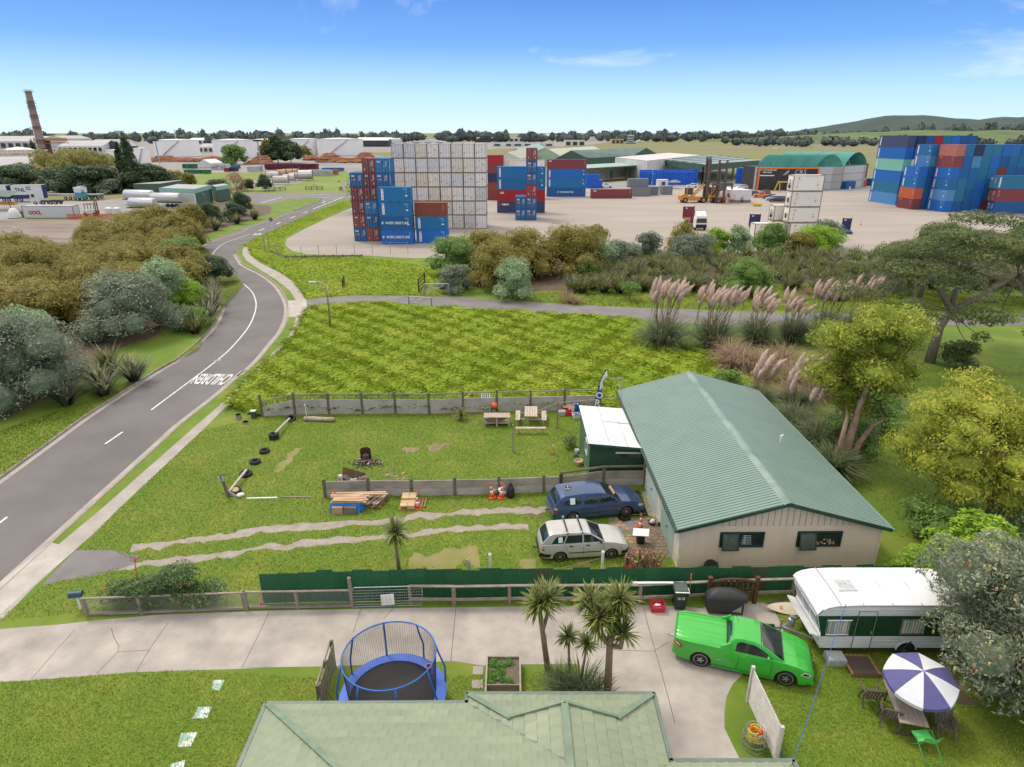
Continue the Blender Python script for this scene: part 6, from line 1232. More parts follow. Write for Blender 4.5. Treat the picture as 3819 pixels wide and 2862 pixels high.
# ================================================================ SHIPPING CONTAINERS
def contmat(name,rust):
 m=mat(name,(.5,.5,.5),.55,scale=1.1,col2=rust,objcol=True,lo=.60,hi=.86,detail=8);return m
m_cont=contmat('container_paint',(.11,.075,.06));m_ref=contmat('reefer_paint',(.36,.25,.16));m_rust=mat('rusty_frame',(.20,.115,.075),.8,scale=3,col2=(.33,.25,.19),rand=.1);m_bar=mat('locking_bar_steel',(.42,.40,.38),.5,scale=4,col2=(.25,.2,.17))
CW_=2.40
def cont_mesh(L,Hh,frame_m,paint_m,ribs=True):
 q=MB();W=CW_;e=.045
 def corr(a,b_,n,nrm,z0,z1):
  a,b_=Vector(a),Vector(b_);nn=Vector(nrm);vs=[];d=(b_-a)
  for k in range(n):
   for s,o_ in ((0,0),(.28,0),(.42,-1),(.80,-1),(.94,0)): p=a+d*((k+s)/n)+nn*(e*.9*o_);vs.append(p)
  vs.append(b_);m=len(vs);V=[(p.x,p.y,z0) for p in vs]+[(p.x,p.y,z1) for p in vs];q.add(V,[(i,i+1,m+i+1,m+i) for i in range(m-1)],0)
 z0,z1=.14,Hh-.1;nl=int(L/.30) if ribs else 1;nw=8 if ribs else 1
 corr((.08,.03,0),(L-.08,.03,0),nl,(0,-1,0),z0,z1) if not ribs else corr((.08,.02,0),(L-.08,.02,0),nl,(0,-1,0),z0,z1)
 corr((L-.08,W-.02,0),(.08,W-.02,0),nl,(0,1,0),z0,z1);corr((L-.02,.08,0),(L-.02,W-.08,0),nw,(1,0,0),z0,z1);corr((.04,W-.08,0),(.04,.08,0),1,(-1,0,0),z0,z1)
 q.add([(.05,.05,Hh-.02),(L-.05,.05,Hh-.02),(L-.05,W-.05,Hh-.02),(.05,W-.05,Hh-.02)],[(0,1,2,3)],0)
 for x in (.07,L-.07):
  for y in (.06,W-.06): q.box((x,y,Hh/2),(.14,.12,Hh),mi=1)
 for y in (.05,W-.05):
  q.box((L/2,y,.07),(L-.28,.10,.14),mi=1);q.box((L/2,y,Hh-.05),(L-.28,.08,.10),mi=1)
 for x in (.06,L-.06): q.box((x,W/2,.07),(.10,W-.24,.14),mi=1);q.box((x,W/2,Hh-.05),(.10,W-.24,.10),mi=1)
 if L<7:
  for x in (L*.36,L*.64): q.box((x,-.006,.07),(.30,.012,.09),mi=2)
 me=q.mesh('container_body',[paint_m,frame_m,m_dark]);return me
m_contf=contmat('container_frame',(.10,.07,.055))
def door_mesh(side,Hh,reef):
 q=MB();W=CW_;y0,y1=(.13,W/2-.01) if side==0 else (W/2+.01,W-.13)
 q.box((-.008,(y0+y1)/2,Hh/2),(.05,y1-y0,Hh-.26),mi=0)
 if not reef:
  for k in range(4): z=.2+(Hh-.45)*(k+.5)/4;q.box((-.035,(y0+y1)/2,z),(.02,y1-y0-.16,(Hh-.5)/4-.12),mi=0)
 for f in (.27,.75):
  y=y0+(y1-y0)*f;q.box((-.062,y,Hh/2),(.03,.035,Hh-.2),mi=1);q.box((-.075,y+.08,1.0),(.03,.25,.035),mi=1)
  for z in (.35,Hh*.5,Hh-.4): q.box((-.055,y,z),(.05,.10,.05),mi=1)
 return q.mesh('door',[m_ref if reef else m_cont,m_bar])
CB={}
def cb(kind):
 if kind not in CB:
  L=12.19 if kind[0]=='4' else 5.93;reef='r' in kind
  Hh=2.60
  CB[kind]=(cont_mesh(L,Hh,m_rust if reef else m_contf,m_ref if reef else m_cont,not reef),door_mesh(0,Hh,reef),door_mesh(1,Hh,reef),L,Hh)
 return CB[kind]
m_lw=mat('lettering_white',(.80,.80,.80),.6,var=.04);m_lr=mat('lettering_red',(.60,.04,.05),.6,var=.04);m_lk=mat('lettering_dark',(.03,.04,.07),.6,var=.04);m_ly=mat('label_orange',(.78,.40,.06),.6,var=.1);m_ln=mat('label_navy',(.03,.05,.25),.6,var=.04)
def flatquad(q,x0,x1,z0,z1,y,mi): q.add([(x0,y,z0),(x1,y,z0),(x1,y,z1),(x0,y,z1)],[(0,1,2,3)],mi)
def add_text(q,s,x,z,size,y,mi,sx=1,shear=0,bold=.015,align='CENTER'):
 me=text_mesh(s,1,None,0,align,shear,bold);q.add([(x+v.co.x*size*sx,y,z+v.co.y*size) for v in me.vertices],[tuple(p.vertices) for p in me.polygons],mi)
MK={}
def mark(kind,L):
 k=(kind,L)
 if k in MK: return MK[k]
 q=MB();y=-.014;f=L/5.93;mats=[m_lw,m_lr,m_lk,m_ly]
 if 'pil' in kind:
  flatquad(q,.55,.98,.32,2.32,y,0)
  for c_,z in (('P',1.98),('I',1.33),('L',.70)): add_text(q,c_,.77,z,.66,y-.006,1,.8,.25)
 if 'pdl' in kind:
  add_text(q,'PACIFIC DIRECT LINE',L/2+.12,1.35 if L<7 else 1.3,.62,y,0,.72,0,.03);x0=L/2-2.75;q.add([(x0,y,1.16),(x0+.30,y,1.16),(x0+.38,y,1.58),(x0+.08,y,1.58)],[(0,1,2,3)],0);q.add([(x0+.08,y-.005,1.22),(x0+.30,y-.005,1.36),(x0+.32,y-.005,1.5)],[(0,1,2)],1)
 if 'wpil' in kind:
  q=MB()
  for c_,z in (('P',2.0),('I',1.35),('L',.72)): add_text(q,c_,.95+.12*(z-1.35),z,.62,y,1,.8,.3)
  flatquad(q,L-1.25,L-1.0,.85,1.12,y,3);flatquad(q,L-1.35,L-1.0,1.35,1.39,y,2)
 if 'cai' in kind: add_text(q,'CAI',.75,1.95,.62,y,0,1,0,.04,'LEFT')
 if 'sea' in kind: add_text(q,'seaco',1.25,2.0,.78,y,0,1,0,.04,'LEFT');add_text(q,'G',.72,2.0,.7,y,1,1,0,.05)
 if 'tex' in kind: add_text(q,'Textainer',.5,2.25,.36,y,3,.9,0,.03,'LEFT')
 if 'vert' in kind:
  for j,c_ in enumerate('TRITON'): add_text(q,c_,.8,2.25-.22*j,.26,y,0)
 if 'tag' in kind: flatquad(q,.5,1.3,2.02,2.32,y,0);add_text(q,'TGHU',.9,2.17,.2,y-.005,2)
 if 'oocl' in kind: add_text(q,'OOCL',L*.24,1.15,1.0,y,1,1.05,0,.06)
 if 'ser' in kind:
  add_text(q,'PCIU 80',L-1.0,2.2,.2,y,0);
  for j in range(4): flatquad(q,L-.85,L-.75,1.95-.12*j,2.0-.12*j,y,0)
  flatquad(q,L-1.0,L-.6,.98,1.22,y,0)
 if 'bar' in kind:
  for j in range(9): flatquad(q,L-.66,L-.60,2.2-.13*j,2.28-.13*j,y,0)
 me=q.mesh('lettering',mats) if q.f else None;MK[k]=me;return me
def end_mark(reef,seed):
 k=('e',reef,seed)
 if k in MK: return MK[k]
 q=MB();r=random.Random(seed);W=CW_
 def fq(y0,y1,z0,z1,mi,x=-.07): q.add([(x,y1,z0),(x,y0,z0),(x,y0,z1),(x,y1,z1)],[(0,1,2,3)],mi)
 def tx(s,yc,z,size,mi):
  me=text_mesh(s,1,None,0,'CENTER',0,.02);q.add([(-.08,yc-v.co.x*size,z+v.co.y*size) for v in me.vertices],[tuple(p.vertices) for p in me.polygons],mi)
 if reef:
  if r.random()<.6: tx('PIL',W*.62,Hh_-.45,.2,1)
  if r.random()<.7: y=W*.30+r.uniform(-.2,.1);z=.55+(0.8 if r.random()<.2 else 0);fq(y,y+.28,z,z+.28,3);fq(y-.25,y-.12,z,z+.1,3)
  fq(W*.80,W*.87,.75,.95,2);fq(W*.63,W*.66,1.05,1.10,2)
  for j in range(4): z=.4+r.random()*1.8;y=.3+r.random()*1.7;fq(y,y+.2+.15*r.random(),z,z+.03,4)
 else:
  if seed%2==0:
   fq(W*.62,W*.88,1.85,2.12,0);tx('PIL',W*.70,1.985,.22,1);tx('90',W*.82,1.985,.2,4)
   if seed%4==0: fq(W*.58,W*.74,1.2,1.45,3);fq(W*.8,W*.9,1.25,1.36,3)
  else:
   fq(W*.66,W*.80,1.9,2.12,1 if seed%3 else 0);fq(W*.78,W*.84,.5,.75,0);fq(W*.16,W*.22,.45,.75,0)
  for j in range(7): z=1.35+.12*j;y=W*.14+.02*(j%3);fq(y,y+.3+.25*((j*seed)%3)/2,z,z+.045,0)
  tx('22G1',W*.3,1.2,.18,0)
 me=q.mesh('door_lettering',[m_lw,m_lr,m_lk,m_ly,mat('faint_print',(.35,.36,.38),.7)]);MK[k]=me;return me
Hh_=2.60
COLS=dict(blue=(.010,.105,.30),blue2=(.012,.15,.36),bright=(.012,.14,.46),teal=(.018,.17,.30),steel=(.07,.23,.42),navy=(.022,.032,.10),navyg=(.05,.065,.14),maroon=(.155,.032,.034),maroon2=(.22,.045,.05),rust=(.25,.062,.035),red=(.36,.018,.026),salmon=(.42,.14,.11),orange=(.50,.11,.04),mint=(.22,.52,.40),white=(.80,.75,.66),rwhite=(.56,.545,.51),grey=(.20,.21,.23),lblue=(.09,.26,.52))
CN=dict(blue='dark blue',blue2='blue',bright='bright blue',teal='teal blue',steel='dusty pale blue',navy='navy',navyg='greyish navy',maroon='dark maroon',maroon2='maroon',rust='rust brown',red='bright red',salmon='salmon red',orange='orange',mint='mint green',white='cream white',rwhite='white',grey='plain grey',lblue='light blue')
NCONT=[0]
def cont(label,p,z,rz,col,kind='20',mk=None,doors=False,ds=None,group='containers stacked in the yard',hs=1.0,ls=1.0,jit=.02,face='cam'):
 bo,d0,d1,L,Hh=cb(kind);c_=COLS[col] if isinstance(col,str) else col;r=random.Random(NCONT[0]*7+3);NCONT[0]+=1;v=1+r.uniform(-.09,.09)
 c_=tuple(x*v for x in c_)+(1,);M=Matrix.Rotation(rz,3,'Z');off=M@V3((r.uniform(-jit,jit),r.uniform(-jit,jit),0))
 o=tag(link('reefer_container' if 'r' in kind else 'shipping_container',bo),label,'container',group);o.color=c_;o.location=(p[0]+off.x,p[1]+off.y,z);o.rotation_euler=(0,0,rz);o.scale=(ls,1,hs)
 if doors:
  for d in (d0,d1): x=link('door',d,o);x.color=c_
  link('door_lettering',end_mark('r' in kind,ds if ds is not None else NCONT[0]%24),o)
 if mk:
  me=mark(mk,L)
  if me: link('lettering',me,o)
 return o
H6=2.49/2.6
UP=['bottom','second up','third up','fourth up','fifth up','topmost']
for ci,(x,yb,cols,cname) in enumerate(((-29.38,122.6,['blue','maroon2','maroon','maroon','blue'],'left column'),(-27.0,122.57,['rust','blue','blue2','maroon','maroon','maroon2'],'middle column'),(-24.6,122.57,['blue','blue','blue','blue2','blue','blue2'],'right column'))):
 n=len(cols)
 for k,c_ in enumerate(cols):
  vis=not(ci==2 and k<4);o=cont(f'{CN[c_]} container, doors showing, {UP[k] if k<n-1 else "topmost"} in the {cname} beside the road fence',(x+CW_-.03+.018*k,yb+.0,0),k*2.44,pi/2,c_,'20','pil' if ci==2 else None,doors=vis,ds=(k*2+ci*4)%24 if 'blue' in c_ else 2*k+1,hs=.94,jit=.035)
  if ci<2 or True: pass
for k,(c_,mk_,d) in enumerate((('bright','pdlbar','lettered PACIFIC DIRECT LINE at the foot of the nearest blue stack'),('blue','pdlser','lettered PACIFIC DIRECT LINE, second up in the nearest blue stack'),('blue2','pilser','with PIL strip, third up in the nearest blue stack'),('blue2','pilser','with PIL strip, top of the nearest blue stack'))): cont(f'{CN[c_]} container {d}',(-23.62-.03*k,118.9,0),k*2.49,0,c_,'20',mk_,hs=.957,ls=.97,jit=.05)
for k,(c_,mk_,d) in enumerate((('bright','pilser','with PIL strip half hidden behind the bushes'),('blue2','pilser','with PIL strip under the rust brown container'),('rust','bar','on top of two blue ones by the white reefer wall'))): cont(f'{CN[c_]} container {d}',(-17.5-.04*k,120.2,0),k*2.40,0,c_,'20',mk_,hs=.92,ls=.975,jit=.05)
RO=['bottom row','second row up','third row up','fourth row up','fifth row up','top row'];CO=['leftmost','second from left','third from left','fourth from left','fourth from right','third from right','second from right','rightmost']
for k in range(6):
 for i in range(8):
  r=random.Random(k*8+i);c_=[(.76,.73,.68),(.68,.67,.65),(.76,.69,.56),(.62,.62,.62)][r.choice((0,0,0,1,1,2,3))]
  cont(f'white refrigerated container, {CO[i]} in the {RO[k]} of the white wall',(-24.55+2.41*(i+1)+.014*k,139.6,0),k*2.815,pi/2+.06*0,c_,'20r',doors=True,ds=r.randrange(14),group='white refrigerated containers in the tall wall',hs=1.08,jit=.04)
for k,(c_,mk_,d) in enumerate((('navyg','sea','lettered seaco at the bottom of the long middle stack'),('red','cai','lettered CAI, second up in the long middle stack'),('blue2','pilser','with PIL strip, third up in the long middle stack'),('blue2','pilser','with PIL strip, top of the long middle stack'))): cont(f'{CN[c_]} forty foot container {d}',(-3.75,168.3,0),k*2.78,-.03,c_,'40',mk_,hs=1.07,ls=.985)
cont('cream white refrigerated container with PIL letters behind the long middle stack',(-2.2,206,0),8.4,-.02,'white','40r','wpil',hs=1.07)
for k,c_ in enumerate(('white','white','white','white')): cont(f'cream white refrigerated container, {UP[k]} of the stack hidden behind the long middle stack',(-2.2,206,0),k*2.8,-.02,c_,'40r',hs=1.07) if k<3 else None
for k,c_ in enumerate(('maroon2','rust','navy','maroon2','red')): cont(f'{CN[c_]} container, {UP[k]} of the stack seen in the gap beside the white wall',(-8.4,201,0),.0+k*2.55,0,c_,'20',hs=.98)
for i,(x,cols) in enumerate(((.82,['blue','blue']),(3.26,['blue','blue','red','blue','blue','maroon2']))):
 for k,c_ in enumerate(cols): cont(f'{CN[c_]} container, doors showing, {UP[k]} of the {"two high column" if i==0 else "six high tower"} in mid yard',(x+CW_,153.5,0),k*2.62,pi/2,c_,'20',None,doors=True,ds=(4 if 'blue' in c_ else 3+2*k),hs=1.0,jit=.03)
for k,(c_,mk_,d) in enumerate((('blue','pdlbar','lettered PACIFIC DIRECT LINE at the bottom of the stack by the loading shed'),('blue2','pilser','with PIL strip, second up in the stack by the loading shed'),('bright','pilser','with PIL strip, third up in the stack by the loading shed'),('maroon2','tagbar','on top of the blue stack by the loading shed'))): cont(f'{CN[c_]} forty foot container {d}',(11.0,212.2,0),k*2.78,0,c_,'40',mk_,hs=1.06)
cont('long maroon forty foot container lying alone at the back of the yard',(24.4,205.9,0),0,.06,'maroon2','40','tagbar',hs=1.04,ls=1.03)
for x,y,ls_,z,rz,lab in ((38.1,213.0,.97,0,.07,'plain grey container on the ground beside the long maroon one'),(36.9,214.2,1.08,2.6,.06,'plain grey container sitting on top of another grey one'),(44.5,216.4,.47,0,.2,'short grey container standing next to the grey pair'),(48.7,218.3,.6,0,.2,'short grey container standing alone beside the lamp post')): cont(lab,(x,y,0),z,rz,'grey','20',ls=ls_,hs=1.03)
rzS=-pi/2+.10
def sblock(x0,y0,cols,name,hrow=2.68,kind='20',mk='pilser',doors=False,pitch=2.47,first=0,dx=.0):
 for i,col in enumerate(cols):
  for k,c_ in enumerate(col):
   if c_ is None: continue
   L=cb(kind)[3];p=(x0+pitch*i+dx*k+.59*0,y0+L*.995+.245*i,0)
   mk_=mk if i==0 else None
   if c_ in('maroon2','salmon','orange','red','navy','mint') and mk_: mk_={'maroon2':'texbar','salmon':'bar','orange':'vertbar'}.get(c_,mk)
   pos=("front" if i==0 else ORD[i+1])+" column"+" of the "+name
   cont(f'{CN[c_]} container, {UP[k] if k<len(col)-1 else "topmost"} in the {pos}',p,k*hrow,rzS,c_,kind,mk_,hs=hrow/2.6,jit=.03)
sblock(104.35,175.6,[['maroon2','orange','blue2','bright']],'short four high stack')
sblock(107.0,176.4,[['blue','blue','blue','blue','steel','blue2']],'hidden six high stack')
sblock(109.1,169.9,[['bright','lblue','blue2','bright','maroon2','salmon'],['blue','teal','teal','blue','blue','blue2'],['blue','blue','blue2','blue2','steel','navy'],['bright','bright','bright','teal','teal','teal'],['maroon','blue','blue','blue2','bright','teal'],['blue','blue','blue','maroon2','blue','bright'],['blue','blue','blue','blue2','blue2','blue2'],['blue','blue','blue','blue','blue2','blue'],['blue','blue','blue2','blue','blue','blue2']],'great blue block',hrow=2.69)
sblock(105.3,186.2,[['lblue','teal','bright','mint','bright','navyg']],'tall airfield edge stack',hrow=3.02,kind='40',mk='pil')
for i,c_ in enumerate(('navy','blue','red','teal','bright','blue','blue')): cont(f'{CN[c_]} container, {ORD[i+1]} along the back row above the great blue block',(107.9+2.47*i,198.4+.24*i,0),15.1,rzS,c_,'40',hs=1.16);cont(f'{CN["blue"]} container under the {ORD[i+1]} container of the back row',(107.9+2.47*i,198.4+.24*i,0),12.1,rzS,'blue','40',hs=1.16)
for k,(c_,mk_,d) in enumerate((('blue','','bottom of the three high stack behind the wide crowned tree'),('maroon2','vert','middle of the three high stack behind the wide crowned tree'),('teal','pil','top of the three high stack behind the wide crowned tree'))): cont(f'{CN[c_]} forty foot container at the {d}',(119.3-.4*k,165.4,0),k*3.03,.03,c_,'40',mk_,doors=True,ds=4+k,hs=1.165)
def fridge(o,L,kind):
 q=MB();W=CW_;q.box((-.0,W/2,1.15),(.10,1.3,1.5),mi=0);
 if kind: q.lathe([(0,.02),(.42,.03),(.46,.0)],(-.06,W/2-.1,1.1),16,M=Matrix.Rotation(-pi/2,3,'Y'),mi=1);q.lathe([(0,.04),(.15,.045)],(-.06,W/2-.1,1.1),10,M=Matrix.Rotation(-pi/2,3,'Y'),mi=2)
 else: q.box((-.07,W/2,.75),(.04,1.0,.55),mi=1);q.box((-.07,W/2,1.25),(.05,1.0,.25),mi=2);q.box((-.07,W/2,1.7),(.05,.35,.4),mi=3)
 link('fridge_unit',q.mesh('fridge_unit',[m_ref,m_dark,m_steel,m_rust]),o).color=o.color
rzP=.045
for k,(x,y,d) in enumerate(((53.1,126.3,'bottom, half hidden by bushes'),(52.62,126.6,'second up'),(52.62,126.6,'third up'),(52.6,126.65,'topmost'))): fridge(cont(f'cream white PIL refrigerated container, {d} in the near yard tower',(x,y,0),k*2.88,rzP,'white','20r','wpil',hs=1.105),5.9,k in(1,2))
for k in range(2): fridge(cont(f'cream white refrigerated container, {("lower","upper")[k]} of the pair tucked behind the near yard tower',(51.0,129.6,0),k*2.88,rzP,'white','20r',hs=1.105),5.9,False)
cont('cream white refrigerated container lying low in front of the near yard tower',(46.2,125.6,0),.0,rzP,'white','20r',hs=1.09)
# ================================================================ YARD MACHINES, FAR BUILDINGS, STREET THINGS
m_yel=mat('machine_yellow',(.66,.27,.025),.5,scale=2,col2=(.42,.20,.06));m_mast=mat('mast_steel',(.065,.06,.055),.6,scale=2,col2=(.15,.11,.09));m_wall=mat('white_cladding',(.66,.65,.62),.6,scale=.4,col2=(.56,.55,.53));m_greyw=mat('grey_cladding',(.42,.42,.42),.6,scale=.1,col2=(.50,.50,.50))
m_roofg=mat('pale_green_roof',(.26,.36,.30),.5,scale=.15,col2=(.33,.42,.36));m_roofb=mat('beige_roof',(.42,.41,.30),.6,scale=.1,col2=(.36,.36,.27));m_roofgy=mat('grey_iron_roof',(.40,.385,.37),.6,scale=.12,col2=(.32,.30,.29));m_gw=mat('green_wall',(.035,.085,.06),.6,scale=.3,col2=(.05,.11,.075));m_mint=mat('mint_fascia',(.26,.46,.37),.6,scale=1,col2=(.22,.40,.32));m_tank=mat('tank_white',(.84,.81,.79),.55,scale=.12,col2=(.77,.74,.72));m_arch=mat('green_canvas_arch',(.045,.25,.19),.55,scale=.3,col2=(.07,.30,.24));m_blk=mat('black_cladding',(.025,.026,.03),.7,scale=.6,col2=(.05,.05,.055));m_org=mat('orange_trim',(.75,.17,.04),.5,var=.06);m_bin=mat('blue_bin_plastic',(.006,.10,.52),.45,scale=1.5,col2=(.008,.12,.58),rand=.16);m_log=mat('log_bark',(.44,.20,.105),.9,scale=.5,col2=(.34,.16,.09));m_logend=mat('log_end',(.58,.36,.21),.9,var=.1);m_silv=mat('tanker_alloy',(.62,.60,.58),.28,metal=.55,scale=1,col2=(.55,.53,.52));m_chim=mat('chimney_concrete',(.30,.25,.21),.9,scale=.6,col2=(.22,.185,.155))
def L_(t,M): return lambda x,y,z=0:M@V3((x,y,z))
def house(name,label,cat,P,h,wm,rm,ridge=None,rise=0,group=None,over=.3,door=None):
 a,b,c,d=[V3((p[0],p[1],0)) for p in P];ce=(a+b+c+d)/4;t=thing(name,label,cat,(ce.x,ce.y,0),0,group);q=MB()
 Z=lambda p,z:(p.x,p.y,z)
 q.add([Z(p,0) for p in(a,b,c,d)]+[Z(p,h) for p in(a,b,c,d)],[(0,1,5,4),(1,2,6,5),(2,3,7,6),(3,0,4,7)])
 r=MB()
 if ridge:
  if ridge=='ab': m1,m2=(a+d)/2,(b+c)/2;q.add([Z(a,h),Z(d,h),Z(m1,h+rise),Z(b,h),Z(c,h),Z(m2,h+rise)],[(1,0,2),(3,4,5)]);E=[(a,b,m2,m1),(c,d,m1,m2)]
  else: m1,m2=(a+b)/2,(d+c)/2;q.add([Z(a,h),Z(b,h),Z(m1,h+rise),Z(d,h),Z(c,h),Z(m2,h+rise)],[(0,1,2),(4,3,5)]);E=[(b,c,m2,m1),(d,a,m1,m2)]
  for p0,p1,p2,p3 in E: r.add([Z(p0,h+.06),Z(p1,h+.06),Z(p2,h+rise+.06),Z(p3,h+rise+.06)],[(0,1,2,3)])
 else: r.add([Z(p,h+.05) for p in(a,b,c,d)]+[Z(p,h-.15) for p in(a,b,c,d)],[(0,1,2,3),(4,7,6,5),(0,4,5,1),(1,5,6,2),(2,6,7,3),(3,7,4,0)])
 q.build('wall',wm,t,fix=False);r.build('roof',rm,t);return t
def wins(t,a,b,n,z0,z1,m=m_glass,w=.5,off=.04,name='window'):
 a,b=V3((a[0],a[1],0)),V3((b[0],b[1],0));d=(b-a)/n;nr=V3((d.y,-d.x,0)).normalized()
 for k in range(n): p=a+d*(k+.5);MB().bar(p-d*w/2+nr*off+V3((0,0,(z0+z1)/2)),p+d*w/2+nr*off+V3((0,0,(z0+z1)/2)),.06,z1-z0).build(name,m,t)
FCOL={}
def far_car(label,p,h,col,kind='hatch',cat='car',grp='cars parked beyond the yard'):
 k=kind
 S={'hatch':(4.2,1.75,[(0,.6),(.05,.95),(3.1,.98),(3.9,.8),(4.2,.55)],[(.1,.96),(.45,1.42),(1.6,1.52),(2.2,1.46),(3.25,.96)],(.85,3.4),.31),'suv':(4.7,1.85,[(0,.65),(.05,1.05),(3.3,1.1),(4.4,.98),(4.7,.6)],[(.06,1.06),(.3,1.7),(1.8,1.78),(2.5,1.7),(3.35,1.1)],(.9,3.7),.37),'ute':(5.1,1.85,[(0,.6),(.03,1.05),(3.7,1.08),(4.7,.98),(5.1,.6)],[(1.5,1.06),(1.7,1.72),(2.4,1.78),(3.0,1.7),(3.75,1.08)],(1.1,4.2),.37)}[k]
 c=Car(*S,nj=4);g=G(p) if len(p)==2 else Vector(p);t=thing('parked_car',label,cat,(g.x,g.y,0),h,grp);pm=paint('car_'+col[0],col[1]);c.body(pm,t);x0,x1=S[3][0][0],S[3][-1][0];zb=S[2][1][1]+.05;zr=max(z for x,z in S[3])-.1
 for sd in (-1,1):
  c.patch('side_window',[(x0+.45,zb),((x0+x1)/2-.05,zb),((x0+x1)/2-.05,zr),(x0+.5,zr-.05)],m_cglass,t,.01,sd,2);c.patch('side_window',[((x0+x1)/2+.05,zb),(x1-.25,zb),(x1-.85,zr-.04),((x0+x1)/2+.05,zr)],m_cglass,t,.01,sd,2)
  for x in c.ax: simple_wheel(c.rw,.2,t,x,sd*(c.W/2-.09))
  c.patch('headlight',[(c.L-.4,.62),(c.L-.1,.58),(c.L-.1,.7),(c.L-.35,.76)],m_lamp,t,.012,sd,1);c.patch('tail_light',[(.03,.72),(.18,.72),(.18,.9),(.04,.9)],m_tail,t,.012,sd,1)
 c.across('windscreen',x1-.80,x1-.06,m_cglass,t,n=3);c.across('rear_window',x0+.04,x0+.3,m_cglass,t,n=3)
 return t
for a in (('dark blue hatchback parked at the far end of the row by the black depot wall',ZM(1790,690),2.85,('ink',(.03,.04,.07)),'hatch'),('maroon four wheel drive parked beside the orange utility',ZM(1900,690),2.85,('wine',(.24,.015,.03)),'suv'),('bright orange utility parked in the middle of the row',ZM(1895,708),2.9,('tangerine',(.72,.17,.02)),'ute'),('black hatchback parked between the orange utility and the silver hatchback',ZM(1960,722),2.85,('black',(.02,.021,.025)),'hatch'),('silver hatchback parked near the end of the row by the cream reefers',ZM(1990,735),2.85,('pearl',(.60,.61,.63)),'hatch'),('black four wheel drive parked last in the row beside the cream reefers',ZM(2040,750),2.85,('black',(.02,.021,.025)),'suv'),
 ('white utility with a canopy parked before the loading shed',ZM(325,617),.05,('white',(.72,.72,.72)),'ute'),('white rounded hatchback parked on the depot road below the blue bins',ZM(1232,615),3.1,('white',(.72,.72,.72)),'hatch'),('white car parked behind the portable offices on the depot road',ZM(1690,628),3.1,('white',(.72,.72,.72)),'hatch')): far_car(*a)
def handler(label,p,h,mast_h,spread=True,sc=1):
 g=G(p);t=thing('container_handler',label,'forklift',(g.x,g.y,0),h);q=MB();
 q.loft([[(x,y,z) for y,z in ((-1.3,z0),(1.3,z0),(1.3,z1),(-1.3,z1))] for x,z0,z1 in ((-.3,.9,1.9),(.2,.6,2.3),(1.6,.6,2.2),(2.4,.6,1.7),(6.8,.6,1.6))]);q.lb('chassis',m_yel,t)
 q=MB()
 for x,y in ((1.5,-.85),(1.5,.85),(3.3,-.85),(3.3,.85),(1.7,-.8),(3.2,.8)): q.bar((x,y,2.2),(x,y,4.1),.12,.12)
 q.box((2.4,0,4.15),(2.1,1.9,.14));cb_=q.lb('cab',m_yel,t);MB().box((2.4,0,3.1),(1.75,1.66,1.8)).lb('cab_window',m_cglass,cb_)
 q=MB()
 for y in (-.9,.9): q.bar((3.4,y,1.8),(6.7,y,5.0),.3,.35)
 q.lb('lift_arm',m_yel,t)
 for x,y,r in ((1.1,-1.3,.72),(1.1,1.3,.72),(6.3,-1.75,.82),(6.3,1.75,.82),(6.3,-1.15,.82),(6.3,1.15,.82)): simple_wheel(r,.55,t,x,y,m_yel)
 q=MB()
 for y in (-1.15,1.15): q.box((7.3,y,mast_h/2+.3),(.55,.42,mast_h));q.box((7.75,y*.75,mast_h/2),(.3,.28,mast_h-.9))
 for z in np.arange(1.2,mast_h,2.4): q.box((7.4,0,z),(.3,2.3,.28))
 q.lb('mast',m_mast,t)
 q=MB();q.box((8.1,0,5.2),(.5,6.1,.8));q.box((8.1,0,4.3),(.4,2.6,.9));q.box((8.3,-2.9,4.6),(.5,.3,1.6));q.box((8.3,2.9,4.6),(.5,.3,1.6))
 if spread: q.lb('spreader',m_mast,t)
 return t
handler('yellow container handler seen side on with its black mast raised',(ZM(1070,755)[0],ZM(1070,752)[1]),.08,12.2,False)
handler('yellow container handler facing the camera with a wide black spreader',(ZM(1330,745)[0],ZM(1330,735)[1]),-1.42,11.4)
a,b=G(ZM(1530,757)),G(ZM(1718,755));t=house('portable_office','white portable office on a grey skirt with red stair rails','office',[a,b,b+V3((-1.5,9,0)),a+V3((-1.5,9,0))],3.5,m_wall,m_roofw);MB().bar(a+V3((0,-.04,.4)),b+V3((0,-.04,.4)),.1,.85).build('skirt',mat('grey_skirt',(.22,.21,.20),.8,var=.1),t)
d=G(ZM(1545,740));wins(t,(a.x-1.5,a.y+9),(a.x,a.y),3,1.6,2.6,m_glass,.25)
a2=G(ZM(1418,730));t=house('portable_office','longer white portable office behind the stair railed one','office',[a2,a2+V3((5.6,.3,0)),a2+V3((4.2,13,0)),a2+V3((-1.4,13,0))],3.1,m_wall,m_roofw);MB().box(a2+V3((4.3,.0,1.9)),(.5,.15,.5)).build('sign',m_red,t);wins(t,(a2.x,a2.y),(a2.x+5.6,a2.y+.3),2,1.4,2.4,m_glass,.2)
t=thing('stair_rail','red steel stair and landing rails before the portable office','stair',tuple(a+V3((-3,-.6,0))));q=MB()
for x in (0,1.4,2.8,4): q.tube([(x,0,0),(x,0,2.3)],.06,5);q.tube([(x,1.2,0),(x,1.2,2.3)],.06,5)
q.tube([(0,0,1.2),(1.4,0,2.3),(4,0,2.3)],.05,5);q.lb('rail',m_red,t);MB().box((2.4,.6,1.1),(3.2,1.2,.1)).lb('landing',m_steel,t)
